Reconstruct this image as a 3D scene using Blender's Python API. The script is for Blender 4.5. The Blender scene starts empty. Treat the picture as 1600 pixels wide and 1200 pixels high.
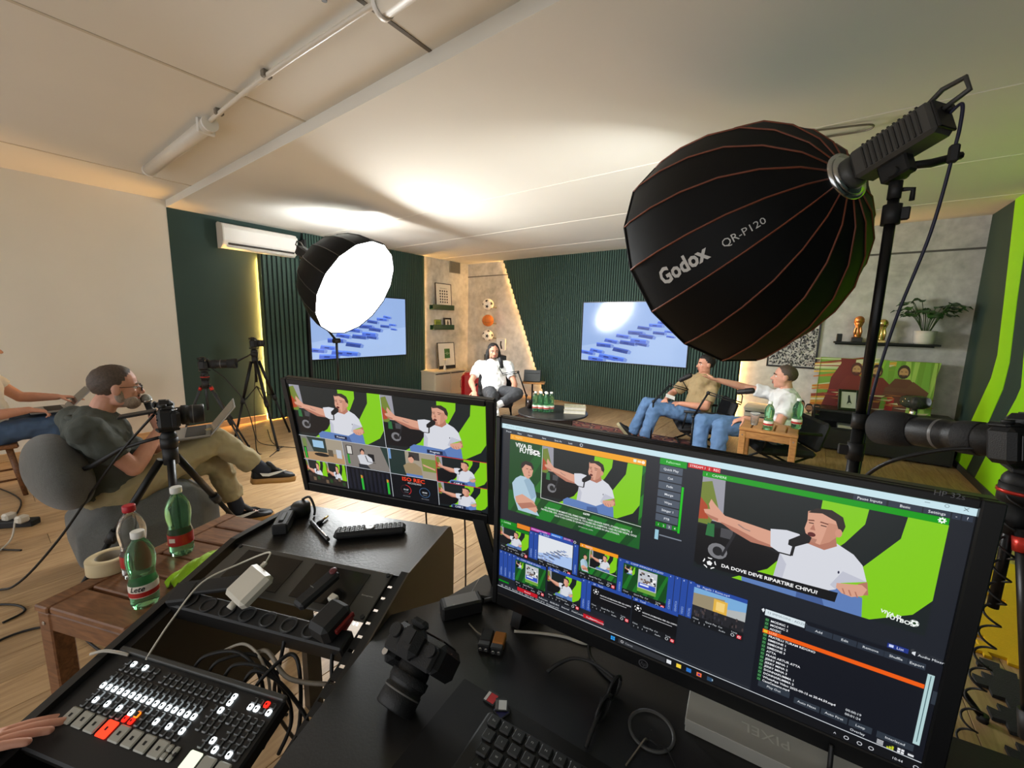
import bpy, bmesh, math, random
from math import sin, cos, pi, radians, sqrt
from mathutils import Vector, Matrix, Euler, noise
random.seed(7)
SC = bpy.context.scene
COL = SC.collection
V = Vector

# ------------------------------------------------------------------ camera, world, exposure
cam_d = bpy.data.cameras.new('camera'); cam = bpy.data.objects.new('camera', cam_d); COL.objects.link(cam)
cam_d.sensor_width = 36.0; cam_d.lens = 628.9/1600*36.0; cam_d.clip_start = 0.02; cam_d.clip_end = 60
_r = [(0.8004899, 0.59896538, 0.02136316), (0.10510471, -0.10519744, -0.98888144), (-0.5900584, 0.79383498, -0.14716357)]
cam.matrix_world = Matrix(((_r[0][0], -_r[1][0], -_r[2][0], 0), (_r[0][1], -_r[1][1], -_r[2][1], 0), (_r[0][2], -_r[1][2], -_r[2][2], 1.438), (0, 0, 0, 1)))
SC.camera = cam
WORLD = 1.25              # even fill light, added through the open side behind the camera
W = bpy.data.worlds.new('world'); SC.world = W; W.use_nodes = True
W.node_tree.nodes['Background'].inputs[0].default_value = (0.98, 0.99, 1.0, 1)
W.node_tree.nodes['Background'].inputs[1].default_value = WORLD
SC.view_settings.view_transform = 'Standard'; SC.view_settings.look = 'None'
SC.view_settings.exposure = 0.35; SC.view_settings.gamma = 1.0
SC.view_settings.use_curve_mapping = False
SOFTBOX_FRONT = 41.0      # radiance of the left softbox's diffuser
LARGE_FRONT = 34.0        # radiance of the large softbox's diffuser
LEAK_POWER = 85.0         # lamp added inside the left softbox, lights the ceiling past cut-back panels
STRIP = 110.0              # warm LED strips behind the slat panels

# ------------------------------------------------------------------ materials
def lin(c):
    return tuple((x/255/12.92 if x/255 <= .04045 else ((x/255+.055)/1.055)**2.4) for x in c)
_mats = {}
def M(name, rgb, rough=.6, metal=0.0, var=.08, scale=20.0, bump=0.0, bscale=None, emit=0.0, trans=0.0, ior=1.45, coat=0.0, stretch=None, spec=.5, sheen=0.0, alpha=1.0):
    if name in _mats: return _mats[name]
    m = bpy.data.materials.new(name); m.use_nodes = True; _mats[name] = m
    nt = m.node_tree; b = nt.nodes['Principled BSDF']; L = nt.links
    c = lin(rgb)
    b.inputs['Roughness'].default_value = rough; b.inputs['Metallic'].default_value = metal
    b.inputs['IOR'].default_value = ior; b.inputs['Transmission Weight'].default_value = trans
    b.inputs['Coat Weight'].default_value = coat; b.inputs['Specular IOR Level'].default_value = spec
    b.inputs['Sheen Weight'].default_value = sheen; b.inputs['Alpha'].default_value = alpha
    b.inputs['Base Color'].default_value = (*c, 1)
    if var > 0 or bump > 0:
        tc = nt.nodes.new('ShaderNodeTexCoord'); mp = nt.nodes.new('ShaderNodeMapping'); nz = nt.nodes.new('ShaderNodeTexNoise')
        L.new(tc.outputs['Object'], mp.inputs['Vector']); L.new(mp.outputs[0], nz.inputs['Vector'])
        nz.inputs['Scale'].default_value = scale; nz.inputs['Detail'].default_value = 4
        if stretch: mp.inputs['Scale'].default_value = stretch
        if var > 0:
            mx = nt.nodes.new('ShaderNodeMix'); mx.data_type = 'RGBA'
            mx.inputs[6].default_value = (*[max(0, x*(1-var*2)) for x in c], 1); mx.inputs[7].default_value = (*[min(1, x*(1+var*2)) for x in c], 1)
            L.new(nz.outputs['Fac'], mx.inputs[0]); L.new(mx.outputs[2], b.inputs['Base Color'])
        if bump > 0:
            bp = nt.nodes.new('ShaderNodeBump'); bp.inputs['Strength'].default_value = bump; bp.inputs['Distance'].default_value = .004
            n2 = nz
            if bscale:
                n2 = nt.nodes.new('ShaderNodeTexNoise'); n2.inputs['Scale'].default_value = bscale; n2.inputs['Detail'].default_value = 3
                L.new(mp.outputs[0], n2.inputs['Vector'])
            L.new(n2.outputs['Fac'], bp.inputs['Height']); L.new(bp.outputs[0], b.inputs['Normal'])
    if emit > 0:
        b.inputs['Emission Color'].default_value = (*c, 1); b.inputs['Emission Strength'].default_value = emit
    return m
def emis(name, rgb, s=1.0, raw=None):
    if name in _mats: return _mats[name]
    m = bpy.data.materials.new(name); m.use_nodes = True; _mats[name] = m
    nt = m.node_tree; nt.nodes.clear()
    e = nt.nodes.new('ShaderNodeEmission'); o = nt.nodes.new('ShaderNodeOutputMaterial')
    e.inputs[0].default_value = (*(raw or lin(rgb)), 1); e.inputs[1].default_value = s
    nt.links.new(e.outputs[0], o.inputs[0]); return m
def attr_mat(name, emission=True, rough=.5, s=1.0):
    """flat print (a screen picture or a poster): colour read from the per-polygon ink attribute"""
    if name in _mats: return _mats[name]
    m = bpy.data.materials.new(name); m.use_nodes = True; _mats[name] = m
    nt = m.node_tree; b = nt.nodes['Principled BSDF']
    a = nt.nodes.new('ShaderNodeAttribute'); a.attribute_name = 'ink'
    b.inputs['Roughness'].default_value = rough
    if emission:
        b.inputs['Base Color'].default_value = (.01, .01, .012, 1)
        nt.links.new(a.outputs['Color'], b.inputs['Emission Color']); b.inputs['Emission Strength'].default_value = s
    else: nt.links.new(a.outputs['Color'], b.inputs['Base Color'])
    return m

# ------------------------------------------------------------------ mesh builder
def frame(z, up=V((0, 0, 1))):
    z = V(z).normalized(); x = V(up).cross(z)
    if x.length < 1e-4: x = V((1, 0, 0)).cross(z) if abs(z.x) < .9 else V((0, 1, 0)).cross(z)
    x.normalize(); y = z.cross(x); return x, y, z
class MB:
    def __init__(s): s.v = []; s.f = []; s.sm = []
    def add(s, vs, fs, smooth=False):
        o = len(s.v); s.v += [V(v) for v in vs]; s.f += [[i+o for i in f] for f in fs]; s.sm += [smooth]*len(fs); return s
    def box(s, c, size, R=None, bev=0.0):
        hx, hy, hz = [a/2 for a in size]; c = V(c); R = R or Matrix.Identity(3)
        b = min(bev, hx*.99, hy*.99, hz*.99)
        if b <= 0:
            vs = [c+R@V((x*hx, y*hy, z*hz)) for x in (-1, 1) for y in (-1, 1) for z in (-1, 1)]
            return s.add(vs, [(0, 1, 3, 2), (4, 6, 7, 5), (0, 4, 5, 1), (2, 3, 7, 6), (0, 2, 6, 4), (1, 5, 7, 3)])
        vs = []; fs = []; idx = {}
        for x in (-1, 1):
            for y in (-1, 1):
                for z in (-1, 1):
                    for a in range(3):
                        p = [x*(hx-b), y*(hy-b), z*(hz-b)]; p[a] = (x*hx, y*hy, z*hz)[a]
                        idx[x, y, z, a] = len(vs); vs.append(c+R@V(p))
        for a in range(3):
            u, w = (a+1) % 3, (a+2) % 3
            for sg in (-1, 1):
                q = []
                for (i, j) in ((-1, -1), (1, -1), (1, 1), (-1, 1)):
                    k = [0, 0, 0]; k[a] = sg; k[u] = i; k[w] = j; q.append(idx[(*k, a)])
                fs.append(q if sg > 0 else q[::-1])
            for i in (-1, 1):
                for j in (-1, 1):
                    k0 = [0, 0, 0]; k0[a] = -1; k0[u] = i; k0[w] = j; k1 = list(k0); k1[a] = 1
                    q = [idx[(*k0, u)], idx[(*k1, u)], idx[(*k1, w)], idx[(*k0, w)]]
                    fs.append(q if i*j > 0 else q[::-1])
        for x in (-1, 1):
            for y in (-1, 1):
                for z in (-1, 1):
                    q = [idx[x, y, z, a] for a in range(3)]; fs.append(q if x*y*z > 0 else q[::-1])
        return s.add(vs, fs)
    def loft(s, rings, cap=True, smooth=True, closed=True):
        n = len(rings[0]); vs = [p for r in rings for p in r]; fs = []
        for i in range(len(rings)-1):
            for j in range(n if closed else n-1):
                k = (j+1) % n; fs.append((i*n+j, i*n+k, (i+1)*n+k, (i+1)*n+j))
        o = len(s.v); s.add(vs, fs, smooth)
        if cap and closed:
            s.add([], []); s.f += [[o+j for j in range(n)][::-1], [o+(len(rings)-1)*n+j for j in range(n)]]; s.sm += [False, False]
        return s
    def cyl(s, p0, p1, r0, r1=None, n=16, cap=True, smooth=True):
        p0, p1 = V(p0), V(p1); r1 = r0 if r1 is None else r1; x, y, z = frame(p1-p0)
        ring = lambda p, r: [p+x*(r*cos(2*pi*j/n))+y*(r*sin(2*pi*j/n)) for j in range(n)]
        return s.loft([ring(p0, r0), ring(p1, r1)], cap, smooth)
    def lathe(s, prof, o=(0, 0, 0), axis=(0, 0, 1), n=24, cap=True, smooth=True):
        o = V(o); x, y, z = frame(axis)
        return s.loft([[o+z*h+x*(r*cos(2*pi*j/n))+y*(r*sin(2*pi*j/n)) for j in range(n)] for r, h in prof], cap, smooth)
    def tube(s, pts, r, n=6, cap=True, spline=0):
        pts = [V(p) for p in pts]
        if spline:
            if isinstance(r, (list, tuple)): r = [r[int(i/spline)]+(r[min(int(i/spline)+1, len(r)-1)]-r[int(i/spline)])*(i % spline)/spline for i in range((len(pts)-1)*spline+1)]
            pts = crom(pts, spline)
        up = V((0, 0, 1)); rings = []
        for i, p in enumerate(pts):
            d = (pts[min(i+1, len(pts)-1)]-pts[max(i-1, 0)]); d = d.normalized() if d.length > 1e-9 else V((0, 0, 1))
            x = up.cross(d) if i == 0 else px-d*px.dot(d)
            if x.length < 1e-3: x = V((1, 0, 0)).cross(d)
            x.normalize(); px = x; y = d.cross(x); rr = r[i] if isinstance(r, (list, tuple)) else r
            rings.append([p+x*(rr*cos(2*pi*j/n))+y*(rr*sin(2*pi*j/n)) for j in range(n)])
        return s.loft(rings, cap)
    def ell(s, c, ax, seg=16, rings=10):
        """ellipsoid; ax = three half-axis vectors"""
        c = V(c); a, b, d = [V(q) for q in ax]; vs = [c-d]; fs = []
        for i in range(1, rings):
            t = -pi/2+pi*i/rings
            vs += [c+d*sin(t)+(a*cos(2*pi*j/seg)+b*sin(2*pi*j/seg))*cos(t) for j in range(seg)]
        vs.append(c+d); n = len(vs)-1
        for j in range(seg):
            k = (j+1) % seg; fs += [(0, 1+k, 1+j), (n, n-seg+j, n-seg+k)]
            for i in range(rings-2): fs.append((1+i*seg+j, 1+i*seg+k, 1+(i+1)*seg+k, 1+(i+1)*seg+j))
        if a.cross(b).dot(d) < 0: fs = [f[::-1] for f in fs]
        return s.add(vs, fs, True)
    def sph(s, c, r, seg=16, rings=10): return s.ell(c, ((r, 0, 0), (0, r, 0), (0, 0, r)), seg, rings)
    def prism(s, poly, o, x, y, d):
        """polygon (2D) in the frame o,x,y extruded by vector d"""
        o, x, y, d = V(o), V(x), V(y), V(d); n = len(poly)
        b = [o+x*p[0]+y*p[1] for p in poly]; t = [p+d for p in b]
        fs = [list(range(n))[::-1], [n+i for i in range(n)]]+[(i, (i+1) % n, n+(i+1) % n, n+i) for i in range(n)]
        if x.cross(y).dot(d) < 0: fs = [f[::-1] for f in fs]
        return s.add(b+t, fs)
    def cone2(s, p0, p1, r0, r1, n=14, flat=False, sq=1.0, side=None):
        """rounded cone between two joints (flat=True leaves the ends cut straight)"""
        p0, p1 = V(p0), V(p1); x, y, z = frame(p1-p0, side or V((0, 0, 1))); rings = []
        if flat: st = [(p0, r0), (p1, r1)]
        else:
            st = [(p0-z*r0*sin(a), r0*cos(a)) for a in (1.45, 1.0, .5)]+[(p0, r0), (p1, r1)]+[(p1+z*r1*sin(a), r1*cos(a)) for a in (.5, 1.0, 1.45)]
        for p, r in st: rings.append([p+x*(r*cos(2*pi*j/n))+y*(sq*r*sin(2*pi*j/n)) for j in range(n)])
        return s.loft(rings, True)
    def mesh(s, name, mat, inv=None, recalc=False):
        me = bpy.data.meshes.new(name)
        vs = [(inv @ v) if inv is not None else v for v in s.v]
        me.from_pydata([tuple(v) for v in vs], [], [tuple(f) for f in s.f])
        me.polygons.foreach_set('use_smooth', s.sm)
        if recalc:
            b = bmesh.new(); b.from_mesh(me); bmesh.ops.recalc_face_normals(b, faces=b.faces); b.to_mesh(me); b.free()
        me.materials.append(mat); me.update(); return me
def crom(P, k):
    out = []
    for i in range(len(P)-1):
        a, b, c, d = P[max(i-1, 0)], P[i], P[i+1], P[min(i+2, len(P)-1)]
        for j in range(k):
            t = j/k; out.append(.5*((2*b)+(c-a)*t+(2*a-5*b+4*c-d)*t*t+(3*b-a-3*c+d)*t**3))
    return out+[P[-1]]

# ------------------------------------------------------------------ objects
def props(o, label=None, cat=None, group=None, kind=None):
    if label: o['label'] = label
    if cat: o['category'] = cat
    if group: o['group'] = group
    if kind: o['kind'] = kind
    return o
class Thing:
    """an Empty at a thing's base; shapes are given in its own frame, or in world space with world=True"""
    def __init__(s, name, label, cat, loc=(0, 0, 0), rot=0, group=None, mat=None):
        s.o = bpy.data.objects.new(name, None); COL.objects.link(s.o); s.o.empty_display_size = .05
        s.m = mat if mat is not None else Matrix.Translation(V(loc)) @ (Euler(rot).to_matrix().to_4x4() if isinstance(rot, (tuple, list)) else Matrix.Rotation(rot, 4, 'Z'))
        s.o.matrix_world = s.m; s.inv = s.m.inverted(); props(s.o, label, cat, group)
    def part(s, name, mb, mat, world=False, parent=None, label=None, kind=None):
        me = mb if isinstance(mb, bpy.types.Mesh) else mb.mesh(name, mat, s.inv if world else None)
        o = bpy.data.objects.new(name, me); COL.objects.link(o); o.parent = parent or s.o
        return props(o, label, None, None, kind)
def solo(name, mb, mat, label, cat, loc=None, group=None, kind=None):
    """a thing that is one mesh, given in world space; its origin is moved to loc"""
    loc = V(loc) if loc is not None else V((sum(v.x for v in mb.v)/len(mb.v), sum(v.y for v in mb.v)/len(mb.v), min(v.z for v in mb.v)))
    o = bpy.data.objects.new(name, mb.mesh(name, mat, Matrix.Translation(-loc))); COL.objects.link(o); o.location = loc
    return props(o, label, cat, group, kind)
def struct(name, mb, mat, parent=None, label=None):
    o = bpy.data.objects.new(name, mb if isinstance(mb, bpy.types.Mesh) else mb.mesh(name, mat)); COL.objects.link(o)
    if parent: o.parent = parent
    else: props(o, label, None, None, 'structure')
    if parent and label: o['label'] = label
    return o
def dup(src, loc=None, mat=None, label=None):
    """a copy of a thing with copies of its parts and sub-parts"""
    r = src.copy(); COL.objects.link(r)
    if mat is not None: r.matrix_world = mat
    elif loc is not None: r.location = loc
    if label: r['label'] = label
    for ch in list(src.children):
        c = ch.copy(); COL.objects.link(c); c.parent = r
        for g in list(ch.children):
            d = g.copy(); COL.objects.link(d); d.parent = c
    return r
def RM(x, y, z): return Matrix((V(x), V(y), V(z))).transposed()
def M4(o, x, y, z): m = RM(x, y, z).to_4x4(); m.translation = V(o); return m
# ------------------------------------------------------------------ room shell
XA, YB, XR, YF, ZC, ZN, YBM = -6.217, 6.66, 1.379, -2.6, 2.70, 2.777, 1.527
m_white = M('white_paint', (219, 213, 199), .85, var=.02, scale=3, bump=.15, bscale=120)
m_ceil = M('ceiling_paint', (222, 218, 208), .9, var=.015, scale=2)
m_green = M('dark_green_paint', (34, 58, 52), .7, var=.04, scale=3)
m_slat = M('green_slat_felt', (50, 75, 65), .65, var=.06, scale=40)
m_gap = M('slat_backing', (20, 30, 27), .9, var=0)
m_black = M('matt_black', (22, 22, 23), .55, var=.05)
m_blackm = M('black_metal', (18, 18, 19), .38, metal=.3, var=.03)
m_lime = M('lime_paint', (152, 226, 8), .6, var=.02, scale=4)
def concrete():
    m = M('concrete_plaster', (168, 164, 156), .8, var=0); nt = m.node_tree; L = nt.links; b = nt.nodes['Principled BSDF']
    tc = nt.nodes.new('ShaderNodeTexCoord'); n1 = nt.nodes.new('ShaderNodeTexNoise'); n2 = nt.nodes.new('ShaderNodeTexNoise'); r = nt.nodes.new('ShaderNodeValToRGB'); mx = nt.nodes.new('ShaderNodeMix'); mx.data_type = 'FLOAT'
    n1.inputs['Scale'].default_value = 1.7; n1.inputs['Detail'].default_value = 8; n1.inputs['Roughness'].default_value = .65; n1.inputs['Distortion'].default_value = .6
    n2.inputs['Scale'].default_value = 9; n2.inputs['Detail'].default_value = 6
    L.new(tc.outputs['Object'], n1.inputs['Vector']); L.new(tc.outputs['Object'], n2.inputs['Vector'])
    mx.inputs[0].default_value = .35; L.new(n1.outputs['Fac'], mx.inputs[2]); L.new(n2.outputs['Fac'], mx.inputs[3])
    e = r.color_ramp.elements; e[0].position = .36; e[0].color = (*lin((166, 164, 157)), 1); e[1].position = .62; e[1].color = (*lin((216, 213, 205)), 1)
    L.new(mx.outputs[0], r.inputs[0]); L.new(r.outputs[0], b.inputs['Base Color'])
    bp = nt.nodes.new('ShaderNodeBump'); bp.inputs['Strength'].default_value = .2; bp.inputs['Distance'].default_value = .01
    L.new(n2.outputs['Fac'], bp.inputs['Height']); L.new(bp.outputs[0], b.inputs['Normal']); return m
m_conc = concrete()
def oak(name, c0, c1, rough=.42, sc=(1, 14, 14)):
    m = M(name, c0, rough, var=0); nt = m.node_tree; L = nt.links; b = nt.nodes['Principled BSDF']
    tc = nt.nodes.new('ShaderNodeTexCoord'); mp = nt.nodes.new('ShaderNodeMapping'); mp.inputs['Scale'].default_value = sc
    oi = nt.nodes.new('ShaderNodeObjectInfo'); va = nt.nodes.new('ShaderNodeVectorMath'); va.operation = 'ADD'
    sm = nt.nodes.new('ShaderNodeMath'); sm.operation = 'MULTIPLY'; sm.inputs[1].default_value = 37
    n1 = nt.nodes.new('ShaderNodeTexNoise'); n1.inputs['Scale'].default_value = 3; n1.inputs['Detail'].default_value = 7; n1.inputs['Distortion'].default_value = 1.2
    r = nt.nodes.new('ShaderNodeValToRGB'); r.color_ramp.elements[0].position = .3; r.color_ramp.elements[1].position = .72
    r.color_ramp.elements[0].color = (*lin(c1), 1); r.color_ramp.elements[1].color = (*lin(c0), 1)
    hs = nt.nodes.new('ShaderNodeHueSaturation'); mr = nt.nodes.new('ShaderNodeMapRange'); mr.inputs[3].default_value = .86; mr.inputs[4].default_value = 1.1
    L.new(tc.outputs['Object'], mp.inputs[0]); L.new(mp.outputs[0], va.inputs[0]); L.new(oi.outputs['Random'], sm.inputs[0]); L.new(sm.outputs[0], va.inputs[1])
    L.new(va.outputs[0], n1.inputs['Vector']); L.new(n1.outputs['Fac'], r.inputs[0]); L.new(r.outputs[0], hs.inputs['Color'])
    L.new(oi.outputs['Random'], mr.inputs[0]); L.new(mr.outputs[0], hs.inputs['Value']); L.new(hs.outputs[0], b.inputs['Base Color'])
    return m
m_floor = oak('oak_plank', (194, 162, 120), (158, 125, 88), .4, (12, 1.2, 12))
floor = struct('floor', MB().box(((XA+XR)/2, (YF+YB)/2, -.056), (XR-XA+.4, YB-YF+.4, .1)), M('floor_underlay', (60, 46, 32), .8, var=0), label='oak laminate plank floor of the studio')
# planks run along x; those near or visible are pieces of their own
pm = {}
def plank_mesh(L_):
    k = round(L_, 3)
    if k not in pm:
        pm[k] = MB().box((0, 0, -.003), (.19-.002, L_-.002, .006), bev=.0015).mesh('floor_plank', m_floor)
    return pm[k]
rr = random.Random(3); PL = 1.28; cnt = 0; far = MB()
x = XA+.095
while x < XR:
    y = YF-rr.random()*PL
    while y < YB:
        a, b_ = max(y, YF), min(y+PL, YB)
        if b_-a > .03:
            cy = (a+b_)/2; vis = (x < -.4 and cy > -.9) or cy > 2.4 or (x > .3 and cy > 1.0)
            if vis and cnt < 298:
                o = struct('floor_plank', plank_mesh(b_-a), m_floor, floor); o.location = (x, cy, 0); cnt += 1
            else: far.box((x, cy, -.003), (.188, b_-a-.002, .006))
        y += PL
    x += .19
o = struct('floor_planks', far, m_floor, floor); o['kind'] = 'stuff'
T = .12
wl = struct('wall_left', MB().box((XA-T/2, (YF+YBM)/2, ZN/2), (T, YBM-YF, ZN)).box((XA-T/2, (YB+YBM)/2, ZC/2), (T, YB-YBM, ZC)), m_white, label='white painted left wall')
struct('green_paint_field', MB().box((XA+.004, (YBM+5.42)/2, (ZC+.08)/2), (.008, 5.42-YBM, ZC-.08)), m_green, wl, 'dark green painted part of the left wall')
struct('concrete_field', MB().box((XA+.004, (5.42+YB)/2, ZC/2), (.008, YB-5.42, ZC)), m_conc, wl, 'grey concrete-look part of the left wall')
wb = struct('wall_back', MB().box(((XA+XR)/2, YB+T/2, ZC/2), (XR-XA+2*T, T, ZC)), m_conc, label='grey concrete-look back wall')
wr = struct('wall_right', MB().box((XR+T/2, (YF+YB)/2, ZN/2), (T, YB-YF, ZN)), m_green, label='dark green right wall with lime stripes')
# wall behind the camera left out so the added world fill enters
struct('ceiling', MB().box(((XA+XR)/2, (YF+YBM)/2, ZN+.05), (XR-XA+.3, YBM-YF+.2, .1)).box(((XA+XR)/2, (YBM+YB)/2, ZC+.0885), (XR-XA+.3, YB-YBM, .177)), m_ceil, label='off-white stepped ceiling')
# joints between the ceiling boards: thin raised battens and dark gaps
tr = struct('trim_1', MB().box(((XA+XR)/2, 3.33, ZC-.002), (XR-XA, .014, .004)).box(((XA+XR)/2, 4.57, ZC-.002), (XR-XA, .014, .004)).box(((XA+XR)/2, 5.8, ZC-.002), (XR-XA, .014, .004)), M('joint_tape', (226, 220, 208), .8, var=0), label='joint strips across the far ceiling')
struct('trim_2', MB().box((-5.3, -.5, ZN-.002), (.02, 4.05, .004)).box((-2.94, -.5, ZN-.002), (.02, 4.05, .004)), M('joint_tape2', (200, 190, 172), .8, var=0), label='pale joint strips on the near ceiling')
struct('trim_3', MB().box((-1.685, -.5, ZN-.002), (.022, 4.05, .004)), M('joint_gap', (110, 102, 90), .8, var=0), label='dark joint gap on the near ceiling')
m_skirt = oak('oak_skirting', (214, 178, 130), (190, 150, 104), .45, (2, 2, 20))
struct('baseboard_left', MB().box((XA+.016, (YF+2.44)/2, .04), (.016, 2.44-YF, .08), bev=.004), m_skirt, label='oak skirting along the left wall')
struct('baseboard_right', MB().box((XR-.008, (YF+YB)/2, .035), (.016, YB-YF, .07), bev=.004), M('grey_skirting', (58, 62, 58), .6, var=.03), label='dark skirting along the right wall')
# lime stripes painted on the right wall (y, z)
def stripe(name, pts, dz=.004):
    return struct(name, MB().prism(pts, (XR, 0, 0), (0, 1, 0), (0, 0, 1), (-dz, 0, 0)), m_lime, wr, 'lime green painted stripe')
stripe('lime_stripe', [(6.03, ZC), (5.89, 2.1), (5.80, 1.72), (5.70, 1.25), (5.745, 1.03), (6.16, .413), (6.38, .0), (5.98, 0), (5.68, .48), (5.41, .96), (5.385, 1.2), (5.5, 1.745), (5.557, 2.13), (5.66, ZC)])
stripe('lime_stripe', [(5.17, 1.45), (5.04, 1.02), (5.09, .92), (5.288, .639), (5.62, .12), (5.70, 0), (3.6, 0), (3.2, .9), (3.4, 1.6), (3.7, 2.3), (3.75, ZC), (5.34, ZC), (5.26, 2.0)])
# ---- slatted panels, each slat a piece of its own
def slat_panel(name, label, o, x, z, n, width, h, pitch, cut=None, d=.016, back=.03):
    """panel standing proud of the wall: backing sheet plus vertical slats; o = lower start, x = along, n = out of the wall"""
    o, x, n = V(o), V(x), V(n); up = V((0, 0, 1)); t = Thing(name, label, 'wall panel', o)
    poly = cut or [(0, 0), (width, 0), (width, h), (0, h)]
    t.part('backing', MB().prism(poly, o, x, up, n*back), m_gap, world=True)
    def zr(s):
        ys = []
        for i in range(len(poly)):
            (x0, y0), (x1, y1) = poly[i], poly[(i+1) % len(poly)]
            if abs(x1-x0) > 1e-6 and min(x0, x1)-1e-6 <= s <= max(x0, x1)+1e-6: ys.append(y0+(y1-y0)*(s-x0)/(x1-x0))
        return min(ys), max(ys)
    k = int(width/pitch); cache = {}
    for i in range(k):
        s = (i+.5)*pitch
        try: a, b = zr(s)
        except ValueError: continue
        if b-a < .02: continue
        hh = round(b-a, 3)
        if hh not in cache:
            q = MB(); w = pitch*.62
            q.prism([(-w/2, 0), (w/2, 0), (w/2, hh), (-w/2, hh)], (0, 0, 0), x, up, n*d); cache[hh] = q.mesh('slat', m_slat)
        ob = t.part('slat', cache[hh], None); ob.location = x*s+up*a+n*back
    return t
warm = emis('warm_led', None, STRIP, raw=(1.0, .52, .14))
pa = slat_panel('slat_panel', 'dark green slatted wall panel behind the left television', (XA+.03, 3.06, .02), (0, 1, 0), None, (1, 0, 0), 2.29, 2.67, .0415)
pb0 = slat_panel('slat_panel', 'dark green slatted panel with wide ribs left of the left television', (XA+.10, 2.46, .02), (0, 1, 0), None, (1, 0, 0), .56, 2.28, .062)
pb0.part('side_return', MB().box((XA+.080, 2.452, 1.16), (.088, .012, 2.28)), M('panel_side', (58, 72, 48), .6, var=.03), world=True)
pb0.part('edge_post', MB().box((XA+.1, 3.04, 1.3), (.17, .03, 2.56)), m_black, world=True, label='slim black end post')
pb = slat_panel('slat_panel', 'wide dark green slatted panel with a slanted edge behind the right television', (-5.19, YB-.024, .02), (1, 0, 0), None, (0, -1, 0), 4.37, 2.68, .0415, cut=[(1.09, 0), (4.37, 0), (4.37, 2.68), (0, 2.68)])
# warm LED strips hidden behind the panel edges
for p in ([(XA+.018, 5.36, .06), (XA+.018, 5.36, 2.64)],): solo('led_strip', MB().tube(p, .005), warm, 'warm LED strip behind the right edge of the left slatted panel', 'light strip')
solo('led_strip', MB().tube([(XA+.022, 2.475, .03), (XA+.022, 2.475, 2.25)], .005), emis('warm_led_strong', None, STRIP*5, raw=(1.0, .52, .14)), 'warm LED strip beside the wide-ribbed slatted panel', 'light strip')
warm2 = emis('warm_led_bright', None, STRIP*2.2, raw=(1.0, .52, .14))
solo('led_strip', MB().tube([(-5.155, YB-.012, 2.66), (-4.065, YB-.012, .04)], .005), warm2, 'warm LED strip along the slanted panel edge', 'light strip')
solo('led_strip', MB().tube([(-.85, YB-.012, .04), (-.85, YB-.012, 2.62)], .006), warm2, 'warm LED strip behind the right edge of the wide slatted panel', 'light strip')
# ------------------------------------------------------------------ soft boxes
m_sb = M('softbox_fabric', (10, 10, 11), .6, var=.1, scale=60, bump=.3, bscale=9, spec=.22)
m_rib = M('copper_rib_piping', (120, 62, 40), .5, var=.1)
m_lining = M('white_lining', (236, 236, 232), .5, var=0)
m_head = M('lamp_head_grey', (74, 73, 70), .45, metal=.2, var=.05)
m_chrome = M('chrome', (205, 205, 205), .2, metal=1, var=0)
diff = emis('softbox_diffuser', None, SOFTBOX_FRONT, raw=(.97, 1.0, 1.0)); diff2 = emis('large_softbox_diffuser', None, LARGE_FRONT, raw=(.97, 1.0, 1.0))
def softbox(label, c, n, r, depth, up=V((0, 0, 1)), inset=.09, skip=(), rib_mat=m_rib, dmat=diff, lining=None):
    """deep 16-rib parabolic box; c = centre of the rim, n = direction of light"""
    c, n = V(c), V(n).normalized(); x = n.cross(up).normalized(); y = x.cross(n); N = 16
    t = Thing('softbox', label, 'softbox', mat=M4(c-n*depth, x, n, x.cross(n)))
    prof = [(.085, 0), (.20, .03), (.33, .10), (.44, .20), (.52, .33), (.573, .47), (.6, .60), (.6, depth)]
    prof = [(a*r/.6 if a > .1 else a, b*depth/.65) for a, b in prof[:-1]]+[(r, depth)]
    P = lambda j, a, b, s=1.0: c-n*(depth-b)+(x*cos(2*pi*(j+.5)/N)+y*sin(2*pi*(j+.5)/N))*a*s
    for j in range(N):
        q = MB(); rows = []
        for a, b in (prof[3:] if j in skip else prof):
            p0, p1 = P(j, a, b), P(j+1, a, b); mid = (p0+p1)/2; ax = c-n*(depth-b); mid = ax+(mid-ax)*1.0
            rows.append([p0, (p0+mid)/2, mid, (mid+p1)/2, p1])
        q.loft(rows, False, True, False); fp = t.part('fabric_panel', q, m_sb, world=True)
        t.part('lining', MB().loft([[p-(p-(c-n*(depth*.5)))*.008 for p in rr_][::-1] for rr_ in rows], False, True, False), lining or m_lining, world=True, parent=fp, label='inner lining')
    for j in range(N):
        t.part('rib', MB().tube([P(j, a, b, 1.004) for a, b in prof], .0042, 5), rib_mat, world=True)
    rim = [P(j, r*1.0, depth) for j in range(N)]
    t.part('rim', MB().tube(rim+[rim[0]], .007, 6), m_sb, world=True)
    dm = MB(); rk = .955*min(1, sum(a_+(a2-a_)*(depth-inset-b_)/(b2-b_) for (a_, b_), (a2, b2) in zip(prof, prof[1:]) if b_ <= depth-inset < b2)/r); dm.add([c-n*inset]+[c-n*inset+(p-c)*rk for p in rim], [(0, 1+j, 1+(j+1) % N) for j in range(N)])
    fd = sum((V(v) for v in dm.v), V())/len(dm.v)
    me = dm.mesh('diffuser', dmat, t.inv); t.part('diffuser', me, None, label='glowing white diffuser cloth')
    t.part('speed_ring', MB().lathe([(.088, -.012), (.1, -.012), (.1, .015), (.088, .015)], c-n*depth, n, 28).lathe([(.06, -.02), (.085, -.02), (.085, 0), (.06, 0)], c-n*depth, n, 28), m_chrome, world=True)
    return t, x, y
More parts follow.
